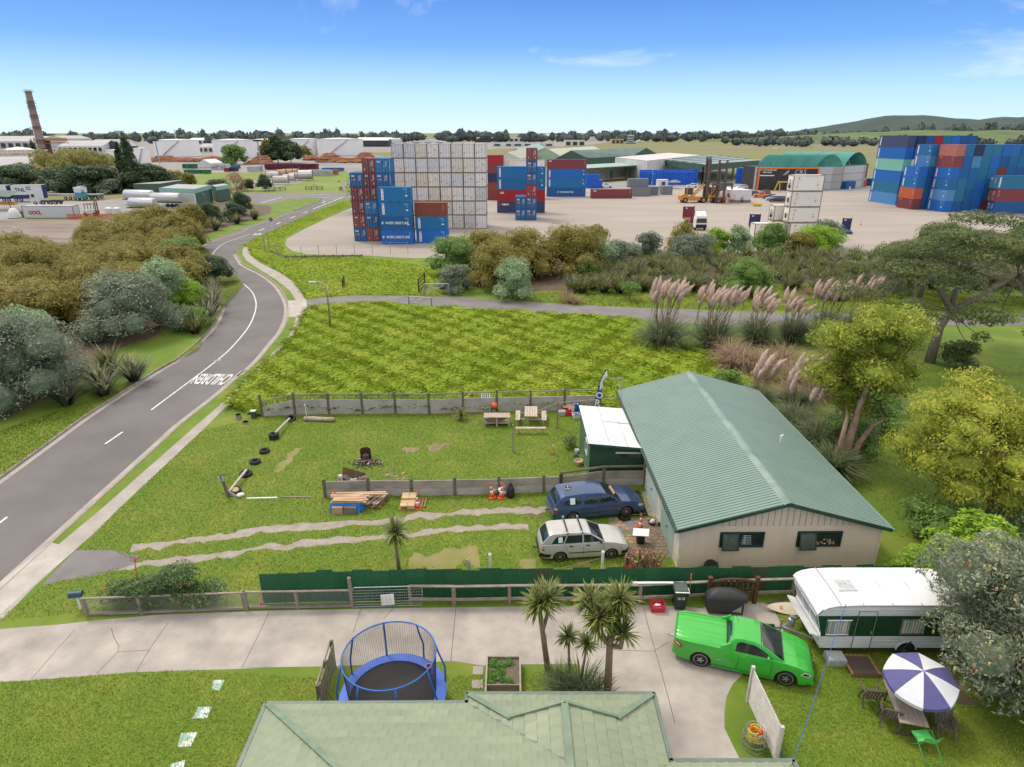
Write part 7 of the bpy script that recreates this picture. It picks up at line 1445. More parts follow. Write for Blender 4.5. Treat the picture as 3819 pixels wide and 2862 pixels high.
def person(label,p,h,top,legs,hgt=1.78,bend=0,skin=(.45,.27,.19)):
 g=G(p) if len(p)==2 else Vector(p);t=thing('person',label,'person',(g.x,g.y,0),h);me=bpy.data.meshes.new('body');s=hgt/1.78
 J=[(0,0,.95),(0,.02,1.2),(0,.03+bend,1.42),(0,.04+bend,1.53),(0,.05+bend*1.2,1.66),(.19,.03+bend,1.42),(.27,.08+bend,1.15),(.24,.30+bend,1.02),(-.19,.03+bend,1.42),(-.27,.06+bend,1.15),(-.25,.22+bend,.98),(.1,0,.9),(.13,.05,.5),(.13,0,.08),(.14,.14,.04),(-.1,0,.9),(-.14,-.03,.5),(-.15,-.06,.08),(-.16,.08,.04)]
 E=[(0,1),(1,2),(2,3),(3,4),(2,5),(5,6),(6,7),(2,8),(8,9),(9,10),(0,11),(11,12),(12,13),(13,14),(0,15),(15,16),(16,17),(17,18)];Rr=[.15,.15,.15,.06,.11,.08,.055,.045,.08,.055,.045,.1,.07,.055,.05,.1,.07,.055,.05]
 me.from_pydata([tuple(c*s for c in v) for v in J],E,[]);o=link('body',me,t);o.modifiers.new('skin','SKIN');
 for i,v in enumerate(me.skin_vertices[0].data if me.skin_vertices else []): v.radius=(Rr[i]*s,Rr[i]*s);v.use_root=(i==0)
 if not me.skin_vertices:
  o.modifiers.clear();q=MB()
  for a_,b_ in E: q.tube([Vector(J[a_])*s,Vector(J[b_])*s],[Rr[a_],Rr[b_]],8)
  bpy.data.objects.remove(o);o=q.lb('body',[mat('skin',skin,.6,var=.05),top,legs],t)
 else: o.modifiers.new('sub','SUBSURF').levels=1;me.materials.append(mat('skin',skin,.6,var=.05))
 q=MB();q.lathe([(.17,.86),(.185,1.0),(.175,1.2),(.215,1.40),(.12,1.50)],n=12);q.v=[(v[0]*s*1.15,v[1]*s*.85+.03+bend*max(0,(v[2]-.9)*1.6),v[2]*s) for v in q.v];q.lb('vest',top,t,smooth=1)
 q=MB()
 for sx in (-1,1): q.tube([(sx*.1*s,0,.92*s),(sx*.135*s,.01*sx,.5*s),(sx*.14*s,0,.12*s)],[.115,.09,.075],8)
 q.lb('trousers',legs,t,smooth=1);MB().lathe([(.115,1.66),(.12,1.72),(.08,1.79),(0,1.81)],(0,.05+bend*1.2,0),10).lb('hair',m_black,t);return t
m_hv=mat('hi_vis_yellow',(.55,.75,.04),.7,var=.05);m_hvo=mat('hi_vis_orange',(.75,.18,.05),.7,var=.05)
person('worker in a yellow high visibility vest reaching up to the maroon flat rack',ZM(1122,962),.9,m_hv,m_blackp,1.85)
person('worker in orange standing by the portable office stairs',ZM(1640,757),0,m_hvo,mat('navy_cloth',(.03,.03,.06),.8,var=.1))
person('worker in white overalls walking bent before the arched shelters',ZR(648,755),.4,m_white,m_white,1.8,.25)
g=G(ZM(1262,1010));t=thing('truck','white truck cab facing the camera behind the yard bushes','truck',(g.x,g.y,0),0);MB().loft([[(x,y,z) for x,z in ((-1.2,.6),(1.2,.6),(1.2,2.4),(1.05,2.9),(-1.05,2.9),(-1.2,2.4))] for y in (0,1.9)]).loft([[(x,y,z) for x,z in ((-1.1,2.85),(1.1,2.85),(1.0,zt),(-1.0,zt))] for y,zt in ((.35,2.95),(1.2,3.6),(1.9,3.75))]).lb('cab',m_white,t);MB().add([(-1.08,-.02,1.55),(1.08,-.02,1.55),(.98,-.02,2.45),(-.98,-.02,2.45)],[(0,1,2,3)]).lb('windscreen',m_cglass,t);MB().box((0,-.05,.9),(2.2,.12,.7)).lb('grille',m_blackp,t);MB().box((0,6,1.0),(1.0,10,.25)).lb('chassis',m_red,t)
for x in (-1.0,1.0):
 for y in (1.0,6.5,7.9,9.2): MB().lathe([(0,-.15),(.5,-.15),(.52,0),(.5,.15),(0,.15)],(x,y,.52),16,M=Matrix.Rotation(pi/2,3,'Y')).lb('wheel',m_tyre,t)
def rack(label,p,h,col,w=2.4,dep=5.9,lean=0,z=0,two=None):
 g=G(p);t=thing('flat_rack',label,'flat rack',(g.x,g.y,z),h);m=mat('rack_'+col,COLS[col],.7,scale=1,col2=tuple(x*1.4 for x in COLS[col]))
 MB().box((w/2,dep/2,.3),(w,dep,.35)).lb('deck',m,t);q=MB();q.box((w/2,dep-.06,1.5),(w,.12,2.3));
 for x in (.06,w-.06): q.box((x,dep-.06,1.5),(.16,.2,2.5))
 q.lb('end_wall',m,t);MB().box((w*.3,dep-.14,2.3),(.35,.02,.25)).lb('label',m_white,t)
 if two: MB().box((w/2,.08,1.45),(w,.12,2.4)).lb('end_wall',m,t)
 return t
rack('maroon flat rack with two upright end walls carried behind the white truck',ZM(1160,985),-.05,'maroon',2.5,8.5,z=.9,two=True);rack('navy flat rack with upright end wall beside the cream reefers',Q4(225,1560),-.04,'navy',2.3,6);rack('navy flat rack lying by the wide crowned tree with end wall up',Q4(1880,1625),-.35,'navy',1.7,4.2)
g=G(ZR(745,1058));t=cone('faded orange cone standing in the open yard beyond the cream reefers',ZR(745,1058),1.0);
g=G(Q4(240,1095));t=thing('spreader_frame','yellow steel spreader block lying on the yard gravel','spreader',tuple(g));MB().box((0,.4,.55),(2.2,.9,.5)).box((0,.4,.2),(1.6,.7,.4)).box((-1.5,.4,.6),(1.2,.3,.2)).lb('block',mat('safety_yellow',(.72,.45,.01),.5,var=.08),t)
g=G(Q4(600,820));t=thing('gantry_frame','yellow trestle frame standing before the black depot wall','frame',tuple(g));q=MB()
for x in (0,4.5):
 for dx in (-.5,.5): q.bar((x+dx*2-.0,0,0),(x+dx*.5+.4,0,3.4),.25,.25)
q.bar((0,0,3.4),(5.2,0,3.4),.4,.4);q.lb('trestle',mat('safety_yellow',(.72,.45,.01),.5),t)
g=G(ZM(870,625));t=house('site_cabin','small white site cabin with one window beside the lamp post','cabin',[g,g+V3((3.6,.3,0)),g+V3((3.4,3,0)),g+V3((-.2,3,0))],3.0,m_wall,m_roofw);wins(t,(g.x+.8,g.y),(g.x+2.9,g.y+.2),1,1.2,2.4,m_glass,.6)
t=thing('shade_umbrella','grey shade umbrella standing beside the white site cabin','umbrella',tuple(g+V3((6,1,0))));MB().tube([(0,0,0),(0,0,2.9)],.04,5).lb('pole',m_steel,t);MB().lathe([(2.4,2.2),(1.2,2.75),(0,3.0)],n=10).lb('canopy',mat('grey_canvas',(.24,.23,.22),.8,var=.1),t)
A=G(ZM(1775,640));B=V3((106.3,236.3,0));t=house('depot_building','black clad depot building with orange frame and the letters CRS','depot',[A,B,B+V3((-1,14,0)),A+V3((-1,14,0))],7.5,m_blk,m_blk);d=(B-A).normalized()
for p,q_ in ((A+VZ(7.35),B+VZ(7.35)),(A+VZ(0),A+VZ(7.4)),(B,B+VZ(7.4))): MB().bar(p+V3((0,-.12,0)),q_+V3((0,-.12,0)),.5,.5).build('frame',m_org,t)
for k in range(26): q=MB();p=A+d*(.6+k*(B-A).length/26.5);q.bar(p+V3((0,-.03,0)),p+V3((0,-.03,4.6)),.5,.05,up=(0,1,0));q.build('cladding_rib',m_blk,t)
ti=Vector(t.location)
for s,x,z,sz,m in (('CRS',.70,6.0,2.3,m_greyw),('FOR CONTAINER HIRE',.135,6.75,.62,m_lw),('AND SALES',.135,6.0,.62,m_lw)): p=A+d*((B-A).length*x)-ti;put_text(s,sz,m,t,(p.x,p.y-.2,z),d,(0,0,1),bold=.02)
q=MB();p=A+d*((B-A).length*.135);q.bar(p-d*2.6+V3((0,-.15,4.95)),p+d*2.6+V3((0,-.15,4.95)),.06,.35);q.build('sign_strip',m_white,t)
q=MB();p=A+d*((B-A).length*.46)+V3((0,-.18,0));P=[(-1.2,4.9),(-.3,5.2),(.7,5.9),(1.0,6.8),(.2,6.4),(-.5,5.6)];q.add([tuple(p+d*x+VZ(z)) for x,z in P],[tuple(range(6))]);q.build('logo',m_greyw,t)
def mouth(label,bl,br,Lx,zb,rise,ang):
 bl,br=Vector(bl),Vector(br);u=V3((cos(ang),sin(ang),0))*Lx;t=thing('arched_shelter',label,'shelter',tuple((bl+br)/2));n=16;d=br-bl
 P=[(bl+d*(k/n))+V3((0,0,zb+rise*max(0,sin(pi*k/n))**.7)) for k in range(n+1)]
 for s in range(4): MB().loft([[p+u*((s+f)/4) for p in P] for f in (.0,.985)],closed=0).build('canvas_bay',m_arch,t,smooth=1)
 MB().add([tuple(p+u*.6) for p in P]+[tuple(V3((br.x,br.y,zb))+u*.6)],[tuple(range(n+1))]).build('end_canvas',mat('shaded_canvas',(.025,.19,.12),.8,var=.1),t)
 for k in range(3):
  MB().bar(bl+u*.02+d*.04+V3((0,0,zb*(k+.5)/3)),br+u*.02-d*.02+V3((0,0,zb*(k+.5)/3)),.5,zb/3-.12).build('container_wall',m_greyw,t)
  for e in (bl,br): MB().bar(e+u*.01+V3((0,0,zb*(k+.5)/3)),e+u+V3((0,0,zb*(k+.5)/3)),2.0,zb/3-.08).build('container_wall',m_roofgy,t)
 return t
mouth('green arched canvas shelter over grey containers behind the CRS wall',(106.6,238.5,0),(116.6,240.5,0),21,7.6,4.2,pi-.02);mouth('second green arched canvas shelter on grey containers, nearer the airfield',(118.4,243,0),(131.0,252,0),24,7.7,4.6,pi-.25)
cont('dark blue container tucked between the two green arched shelters',(119.0,240.5,0),0,.6,'blue','20',hs=1.0);cont('maroon container behind the second green arched shelter',(132,254,0),5.4,1.0,'maroon','20');cont('navy container beneath the maroon one behind the arched shelter',(132,254,0),2.7,1.0,'navy','20');cont('orange container at the mouth of the second arched shelter',(131.5,251,0),0,1.3,'orange','20',ls=.5);cont('blue container lying low behind the second arched shelter',(136,256,0),.0,.5,'blue','20')
zt=7.6;cp=[G(p,zt) for p in (ZM(848,350),ZM(1288,402),ZM(1800,362),ZM(1400,316))];t=thing('canopy','wide flat green canopy roof on posts sheltering the blue bins','canopy',tuple(sum(cp,Vector())/4-VZ(zt)))
q=MB();n=8
for k in range(n): s0,s1=k/n,(k+1)/n-.008;q.add([tuple(cp[0].lerp(cp[3],s0)),tuple(cp[1].lerp(cp[2],s0)),tuple(cp[1].lerp(cp[2],s1)),tuple(cp[0].lerp(cp[3],s1))],[(0,1,2,3)])
q.build('roof_sheets',mat('canopy_roof',(.24,.30,.27),.4,scale=.2,col2=(.20,.25,.23)),t)
for k in range(1,5): MB().bar(cp[0].lerp(cp[1],k/5)+VZ(.1),cp[3].lerp(cp[2],k/5)+VZ(.1),.4,.15).build('purlin',m_gw,t)
for a,b,m in ((0,1,m_gw),(1,2,m_gw),(2,3,m_gw),(3,0,m_gw)): MB().bar(cp[a]+VZ(-1.2),cp[b]+VZ(-1.2),.2,2.5).build('fascia',m,t)
MB().bar(cp[1]+V3((0,-.2,.05)),cp[2]+V3((0,-.2,.05)),.25,.3).build('gutter',m_white,t)
for f in (0,.5,1):
 for a,b in ((0,1),(1,2),(3,2)): p=cp[a].lerp(cp[b],f);MB().bar((p.x,p.y,0),(p.x,p.y,zt-1),.4,.4,up=(0,1,0)).build('post',m_gw,t)
q=MB();q.loft([[(x*s,y*s,z) for x,y in ((-.58,-.52),(.58,-.52),(.58,.52),(-.58,.52))] for s,z in ((.93,.0),(.93,.08),(1,.12),(1,.52),(.95,.52))]);bin_me=q.mesh('crate_body',m_bin)
def bins(x,y,lay,lab,grp):
 for k in lay: o=tag(link('plastic_bin',bin_me),lab,'bin',grp);o.location=(x+RU(-.05,.05),y+RU(-.05,.05),k*.54)
b0=G(ZM(700,592));b1=G(ZM(1245,590));b2=G(ZM(1620,560));i=0
for i in range(18):
 x=b0.x+.6+i*1.25;y=b0.y+.06*i*1.2-(0 if 6<i<15 else -1.5 if i<4 else 0);h_=9 if i not in (4,) else 8
 bins(x,y,range(h_),'bright blue plastic bin in the stacks along the front edge of the canopy','blue bins along the canopy front')
 for r in (1,2): bins(x+.2*r,y+1.15*r,range(8,9+(r==2)),'bright blue plastic bin on the top layer of the canopy stacks','blue bins on top of the canopy stacks')
for i in range(5): bins(89+i*1.25,268+.5*i,range(0,11,1),'bright blue plastic bin in the tall stack at the right canopy edge','blue bins at the right canopy edge')
for i in range(5): bins(G(ZM(210,622)).x+.6+i*1.2,G(ZM(210,622)).y+(.5 if i<4 else 2),range(9 if i<4 else 5),'bright blue plastic bin in the stacks beside the loading shed','blue bins beside the loading shed')
wp=[G(ZM(478,338),8),G(ZM(772,370),8),G(ZM(1262,318),8)];wp=[wp[0],wp[1],wp[1]+(wp[2]-wp[1])*1.0,wp[0]+(wp[2]-wp[1])*1.0]
house('warehouse','large white flat roofed warehouse beside the green canopy','warehouse',wp,8,m_wall,mat('pinkish_white_roof',(.60,.55,.52),.6,scale=.1,col2=(.53,.48,.46)))
e0,e1,r0,r1=G(Z8(470,320),6.5),G(Z8(1115,286),6.5),G(Z8(320,250),10.5),G(Z8(1010,226),10.5)
house('warehouse','long warehouse with pale green gable roof behind the white one','warehouse',[e0,e1,e1+(r1-e1)*2,e0+(r0-e0)*2],6.5,m_gw,m_roofg,'ab',4)
for a_,b_,c_,lab,wm in ((Z8(0,282),Z8(232,310),Z8(420,292),'cream roofed warehouse with a green gable behind the container tower',mat('pale_green_gable',(.28,.38,.28),.6,var=.1)),(Z7(1620,300),Z7(1830,300),Z7(1930,262),'green gabled warehouse to the left of the red topped tower',mat('pale_green_gable',(.28,.38,.28),.6)),(Z7(1485,360),Z7(1780,345),Z7(1850,318),'low beige roofed shed just behind the white reefer wall',m_wall)):
 a,b,c=G(a_,6),G(b_,6),G(c_,6);house('warehouse',lab,'warehouse',[a,b,b+(c-b)*2.5,a+(c-b)*2.5],6,wm,m_roofb if 'cream' in lab or 'beige' in lab else m_roofg,'bc',3.6)
a,b,c=G(ZM(205,445),5.5),G(ZM(685,415),5.5),G(ZM(480,375),6);t=thing('loading_shed','open fronted loading shed with a sloping green roof beside the blue stack','shed',(a.x,a.y,0));MB().add([tuple(a),tuple(b),tuple(b+V3((-3,14,.8))),tuple(a+V3((-3,14,.8)))],[(0,1,2,3)]).build('roof',m_roofg,t);MB().bar(a,b,.3,.5).build('fascia',m_gw,t);MB().add([(a.x-2,a.y+11,0),(b.x-2,b.y+11,0),(b.x-2,b.y+11,6),(a.x-2,a.y+11,6)],[(0,1,2,3)]).build('wall',m_creamt,t)
for s in (0,.4,.8,1): p=a.lerp(b,s);MB().bar((p.x,p.y+.5,0),(p.x,p.y+.5,5.4),.3,.3,up=(0,1,0)).build('post',m_gw,t)
q=MB();p=a.lerp(b,.62);q.box((p.x-2,p.y+10.9,1.6),(2.6,.1,3.2));q.build('door',m_ink,t)
def lamp(label,p,h_,arm=1.6,dirx=-1,lean=0,diry=0):
 g=G(p);t=thing('street_lamp',label,'street lamp',tuple(g));MB().tube([(0,0,0),(lean*.6,0,h_*.75),(lean*.8+dirx*.1,diry*.1,h_*.92),(lean+dirx*arm*.4,diry*.4,h_*.985),(lean+dirx*arm,diry*arm,h_)],[.11,.08,.065,.055,.05],8).lb('pole',m_steel,t,smooth=1);MB().box((lean+dirx*(arm+.35),diry*(arm+.3),h_),(.75,.28,.12)).lb('lamp_head',m_wall,t);return t
lamp('curved street lamp standing in the long grass by the side road junction',ZG(740,850),hz(ZG(740,850),ZG(600,435))-.15,1.0)
lamp('street lamp in the depot before the blue bins',ZM(878,590),hz(ZM(878,590),ZM(905,402)),1.0,1);lamp('street lamp in the yard behind the tall handler mast',ZM(1305,600),hz(ZM(1305,600),ZM(1340,395)),2.2,1)
lamp('street lamp arching over the shrubs by the mint roofed building',Z4(1410,560),hz(Z4(1410,560),Z4(1260,350)),3,-1);lamp('street lamp head rising from the shrubs at the left edge',Z3(400,1160),hz(Z3(400,1160),Z3(110,920)),3.8,-1);lamp('leaning street lamp beside the truck yard fence',Z5(1695,960),hz(Z5(1695,960),Z5(1635,600)),1.5,-1,-.5)
g=G(Z1(985,980));t=thing('road_sign','diamond road sign seen from behind on the roadside verge','road sign',tuple(g));MB().tube([(0,0,0),(-.05,0,2.7)],.04,6).lb('post',m_white,t);MB().box((-.05,-.05,2.5),(.75,.03,.75),M=Matrix.Rotation(pi/4,3,'Y')).lb('plate',mat('sign_back_grey',(.16,.17,.18),.5,var=.1),t)
g=G(Z1(890,1270));t=thing('fence_post','tall steel strainer post with a pipe brace at the yard fence corner','post',tuple(g));MB().tube([(0,0,0),(-.1,0,3.3)],.09,8).tube([(.35,1,0),(.25,1,3.1)],.07,6).tube([(0,0,1.3),tuple(G(Z1(1140,1205))-g+VZ(.2))],.05,6).tube([(0,0,2.6),(1.2,2.5,1.6)],.03,5).lb('post',m_steel,t)
A,B,C=G(Z1(955,1262)),G(Z1(1168,1345)),G(Z1(2212,1330));t=thing('retaining_wall','low timber retaining wall edging the gravel yard corner','retaining wall',tuple(B))
for p,q_,z in ((A,B,.35),(B,C,.4)):
 for zz in (.12,.34): MB().bar(p+VZ(zz),q_+VZ(zz),.08,.2).build('plank',m_wood,t)
for k in range(9): p=B.lerp(C,k/8);MB().box((p.x,p.y-.1,.25),(.15,.12,.6)).build('post',m_wooddk,t)
t=thing('fence','wire boundary fence on thin posts along the gravel yard','fence',tuple(B));PP=[(Z1(1385,1345),Z1(1385,1180)),(Z1(1625,1330),Z1(1612,1160)),(Z1(1870,1325),Z1(1858,1150)),(Z1(2115,1318),Z1(2105,1135)),(ZY(420,1105),ZY(420,1005)),(ZY(568,1103),ZY(568,1002)),(ZY(712,1100),ZY(710,1000))];last=None
for a,b in PP:
 g=G(a);h_=hz(a,b);MB().tube([tuple(g),(g.x,g.y,h_)],.045,5).build('post',m_steel,t)
 if last:
  q=MB()
  for f in (.3,.6,.95): q.tube([(last.x,last.y,h_*f),(g.x,g.y,h_*f)],.012,4)
  q.build('wire',m_steel,t)
 last=g
t=thing('fence','wire fence of thin stakes climbing the bank beside the road','fence',tuple(G(Z1(1100,900))));
for k in range(13): x=1035+k*78;p=(x,927-k*31.5);g=G(Z1(*p));MB().tube([tuple(g),(g.x,g.y,1.5)],.03,4).build('post',m_steel,t)
t=thing('board','pale weathered board lying in the grass below the yard corner','board',tuple(G(Z1(1065,1345))));MB().bar(G(Z1(992,1335),.1),G(Z1(1138,1358),.1),.2,.1).build('plank',m_gr,t)
def railgate(label,a,b,h_,name='rail_fence',rails=3,m=m_wood,posts=2):
 A,B=G(a),G(b);t=thing(name,label,'fence',tuple((A+B)/2))
 for k in range(posts): p=A.lerp(B,k/(posts-1));MB().bar((p.x,p.y,0),(p.x,p.y,h_),.15,.15).build('post',m,t)
 for k in range(rails): z=h_*(k+.7)/rails;MB().bar((A.x,A.y-.05,z),(B.x,B.y-.05,z),.05,.13).build('rail',m,t)
m_dkw=mat('dark_stained_wood',(.06,.042,.03),.85,var=.2)
railgate('short dark wooden rail fence standing alone in the mown grass',ZG(840,500),ZG(850,470),1.2,m=m_dkw);railgate('dark slatted rail fence end beside the bush and barrier gate',ZG(1465,545),ZG(1515,490),1.9,m=m_dkw,rails=4);
for a,b,l in ((Z1(935,425),Z1(1165,412),'dark rail fence by the far junction, left of the field gate'),(Z1(1440,405),Z1(1672,405),'dark rail fence by the far junction, right of the asphalt mouth'),(Z1(1905,412),Z1(1960,414),'dark rail fence stub beside the small billboard at the junction')): railgate(l,a,b,1.3,m=m_dkw,posts=4)
def barrier(label,a,b,h_):
 A,B=G(a),G(b);t=thing('barrier_gate',label,'gate',tuple((A+B)/2));MB().tube([tuple(A),(A.x,A.y,h_)],.09,7).tube([tuple(B),(B.x,B.y,h_*.95)],.09,7).build('post',m_steel,t);q=MB();q.tube([(A.x,A.y,h_*.95),(B.x,B.y,h_*.93)],.07,7);C=A.lerp(B,.78);E_=A.lerp(B,.4);q.tube([(A.x,A.y,h_*.35),(E_.x,E_.y,h_*.45),(C.x,C.y,h_*.85)],.05,6);q.tube([(A.x,A.y,h_*.4),(E_.x,E_.y,h_*.9)],.04,5);q.build('boom',m_steel,t)
barrier('galvanised swing barrier gate standing by the dense bush',ZG(1515,565),ZG(1715,560),1.6);barrier('galvanised swing barrier gate lying behind the rank weeds',ZG(1385,655),ZG(1570,665),1.3)
for p,c_,l in (((Z1(745,440)),'give way','red and white triangular sign at the far junction, left'),((Z1(1570,440)),'give way','red and white triangular sign at the far junction, middle')):
 g=G(p);t=thing('give_way_sign',l,'road sign',tuple(g));MB().tube([(0,0,0),(0,0,2.2)],.05,5).lb('post',m_white,t);MB().add([(-.6,-.06,2.6),(.6,-.06,2.6),(0,-.06,1.6),(-.6,-.02,2.6),(.6,-.02,2.6),(0,-.02,1.6)],[(0,2,1),(3,4,5),(0,1,4,3),(1,2,5,4),(2,0,3,5)]).lb('plate',m_red,t);MB().add([(-.36,-.07,2.46),(.36,-.07,2.46),(0,-.07,1.86)],[(0,2,1)]).lb('face',m_white,t)
for a,l in ((Z1(1905,412),'white street name post at the far junction beside the hedge'),(Z1(1015,560),'street name post on the grass island at the far junction')): g=G(a);t=thing('street_sign',l,'road sign',tuple(g));MB().tube([(0,0,0),(0,0,3)],.06,5).lb('post',m_white,t);MB().box((0,0,3.0),(.7,.06,.5)).lb('plate',mat('sign_back_grey',(.16,.17,.18),.5),t)
g=G(Z1(1995,420));t=thing('billboard','small white notice board with yellow patches beside the dark hedge','billboard',tuple(g));MB().box((0,0,1.7),(2.2,.1,2.6)).lb('board',m_wall,t);MB().box((.2,-.06,1.5),(.8,.03,.9)).lb('notice',m_ly,t)
# ---- truck yard on the left
cont('pale grey container lettered OOCL lying beside the truck yard fence',(G(Z3(400,775)).x,G(Z3(400,775)).y,0),0,0,(.55,.56,.56),'40r','oocl',doors=False,ls=(G(Z3(1115,775)).x-G(Z3(400,775)).x)/12.19*1.17,hs=1.12)
def trailer(label,a,b,h_,word=None):
 A,B=G(a),G(b);t=thing('curtain_trailer',label,'trailer',tuple((A+B)/2));d=(B-A).normalized();L=(B-A).length;M=Matrix.Translation(A)@Matrix.Rotation(atan2(d.y,d.x),4,'Z');t.matrix_basis=M;t.location=A;t.rotation_euler=(0,0,atan2(d.y,d.x));MB().box((L/2,1.25,h_*.5+1.0),(L,2.5,h_-1.4)).lb('curtain',m_wall,t);MB().box((L/2,1.24,1.35),(L+.04,2.54,1.1)).lb('skirt',mat('navy_skirt',(.02,.03,.16),.6,var=.1),t);MB().box((L-.02,1.25,h_*.5+.6),(.12,2.52,h_-.7)).lb('end_door',mat('navy_skirt',(.02,.03,.16),.6),t)
 MB().box((L/2,1.25,h_+.28),(L+.1,2.56,.08)).lb('roof',m_roofgy,t)
 for k in range(4): simple_wheel(.5,.3,t,L*.08+k*1.25+ (0 if k<2 else L*.35),.1)
 if word: put_text(word,1.5,m_lk,t,(L*.28,-.04,h_*.62+.6),(1,0,0),(0,0,1),bold=.03);put_text('=',2.6,mat('stripe_blue',(.06,.12,.4),.6),t,(L*.55,-.05,h_*.62+.9),(1,0,0),(0,0,1),bold=.03)
trailer('long white curtain sided trailer lettered TNL at the left edge',Z3(235,500),Z3(745,490),4.3,'TNL');trailer('second white curtain sided trailer cut by the left edge of the photo',Z3(-260,505),Z3(165,500),4.3,'TNL')
def tractor(label,p,h_,m,deck=True):
 g=G(p);t=thing('tractor_unit',label,'truck',tuple(g),h_);MB().loft([[(x,y,z) for x,z in ((0,.7),(2.3,.7),(2.3,3.3),(.35,3.4),(.05,2.3))] for y in (0,2.4)]).loft([[(x,y,z) for x,z in ((.4,3.3),(2.3,3.3),(2.3,4.0),(1.2,3.9))] for y in (.15,2.25)]).lb('cab',m,t,fix=True);MB().add([(.04,.15,2.1),(.04,2.25,2.1),(.30,2.25,3.1),(.30,.15,3.1)],[(0,3,2,1)]).add([(.5,-.02,2.0),(1.4,-.02,2.0),(1.4,-.02,2.9),(.5,-.02,2.9)],[(0,1,2,3)]).lb('window',m_cglass,t);MB().box((5.2,1.2,.95),(6.2,1.0,.3)).box((6.5,1.2,1.15),(2.0,1.2,.15)).lb('chassis',m_black,t)
 for x in (1.2,3.4,5.6,6.9): simple_wheel(.52,.35,t,x,.15);simple_wheel(.52,.35,t,x,2.25)
 return t
tractor('white truck tractor unit parked behind the lettered pale grey container',Z3(520,552),-.02,m_wall);t=tractor('white and teal truck cab parked by the dark shrubs',Z3(1345,480),1.2,mat('teal_cab',(.06,.30,.42),.5,var=.1));MB().box((1.2,1.2,3.0),(2.4,2.44,1.5)).lb('cab_top',m_wall,t)
g=G(Z3(760,470));t=thing('flatbed_trailer','long grey flatbed trailer parked under the dark trees','trailer',tuple(g));MB().box((8,1.2,1.5),(17,2.4,.3)).lb('deck',m_steel,t);[simple_wheel(.5,.3,t,6+k*1.4,.1) for k in range(4)]
def tanker(label,a,b,z,r):
 A,B=G(a),G(b);t=thing('tanker_trailer',label,'tanker',tuple((A+B)/2));q=MB();d=(B-A).normalized();q.tube([A+VZ(z),A+d*.3+VZ(z),B-d*.3+VZ(z),B+VZ(z)],[r*.8,r,r,r*.8],18);q.build('barrel',m_silv,t,smooth=1,sharp=45);MB().bar(A-d*1+VZ(z-r),B+VZ(z-r),.9,.2).build('chassis',m_dark,t);q=MB()
 for k in range(3): p=B-d*(1.5+1.3*k)+VZ(.5);q.lathe([(0,-.2),(.5,-.2),(.5,.2),(0,.2)],tuple(p),12,M=Matrix.Rotation(atan2(d.y,d.x),3,'Z')@Matrix.Rotation(pi/2,3,'X'))
 q.build('wheels',m_tyre,t)
tanker('polished tanker trailer behind, end to end with another by the mint roofed building',Z4(110,535),Z4(560,550),2.6,1.35);tanker('polished tanker trailer nearest the mint roofed building wall',Z4(545,590),Z4(1010,600),2.6,1.25);tanker('polished tanker trailer parked in front, nearest the shrubs',Z4(190,690),Z4(600,700),2.6,1.25)
a,b=G(Z4(690,560)),G(Z4(1265,590));c=G(Z4(1525,500));t=house('depot_shed','low green and white shed with mint green fascia','shed',[a,b,c,c+(a-b)],4.6,m_wall,m_roofgy);
for p,q_ in ((a,b),(b,c)): MB().bar(p+V3((0,-.1,4.2)),q_+V3((.1,-.05,4.2)),.2,1.1).build('fascia',m_mint,t)
MB().bar(b+V3((.15,0,1.9)),c+V3((.15,0,1.9)),.1,3.4).build('open_bay',m_gw,t);wins(t,(a.x,a.y),(b.x,b.y),2,1.5,3.3,m_greyw,.8,name='panel')
a,b=G(Z4(1535,470)),G(Z4(1610,505));c=G(Z4(1825,465));t=house('depot_shed','smaller mint trimmed shed behind the shrubs','shed',[a,b,c,c+(a-b)],4.2,m_gw,m_roofgy);MB().bar(b+V3((0,-.1,3.8)),c+V3((0,-.1,3.8)),.2,1.1).build('fascia',m_mint,t)
a,b=G(Z4(240,385)),G(Z4(690,380));t=house('depot_shed','long dark green shed with a flat grey roof behind the tankers','shed',[a,b,b+V3((0,16,0)),a+V3((6,16,0))],3.4,m_gw,m_roofgy)
g=G(Z3(1580,735));t=thing('forklift','small white and red forklift beside the red safety mesh','forklift',tuple(g));MB().box((-1.2,0,1.0),(2.8,1.3,.9)).lb('body',m_wall,t);q=MB()
for x in (-1.9,-.4): q.bar((x,-.6,1.4),(x,-.6,2.8),.1,.1);q.bar((x,.6,1.4),(x,.6,2.8),.1,.1)
q.box((-1.15,0,2.85),(1.9,1.4,.1));q.lb('guard',m_black,t);q=MB()
for y in (-.4,.4): q.box((.6,y,1.9),(.22,.16,3.6))
q.box((.7,0,1.0),(.2,1.2,.6));q.box((.7,0,2.6),(.2,.9,.15));q.lb('mast',mat('rust_mast',(.22,.07,.04),.7,var=.1),t);[simple_wheel(.42,.3,t,x,y) for x in (-2,.1) for y in (-.6,.6)]
A,B=G(Z3(1115,790)),G(Z3(2100,790));t=thing('safety_mesh','low red plastic safety mesh strung along the dirt edge','barrier',tuple((A+B)/2));q=MB()
for k in range(9): z=.1+.14*k;q.bar((A.x,A.y,z),(B.x,B.y,z),.02,.06)
for k in range(90): p=A.lerp(B,k/89);q.bar((p.x,p.y,.05),(p.x,p.y,1.25),.02,.07,up=(0,1,0))
q.build('mesh',mat('red_mesh',(.62,.08,.05),.7,var=.1),t)
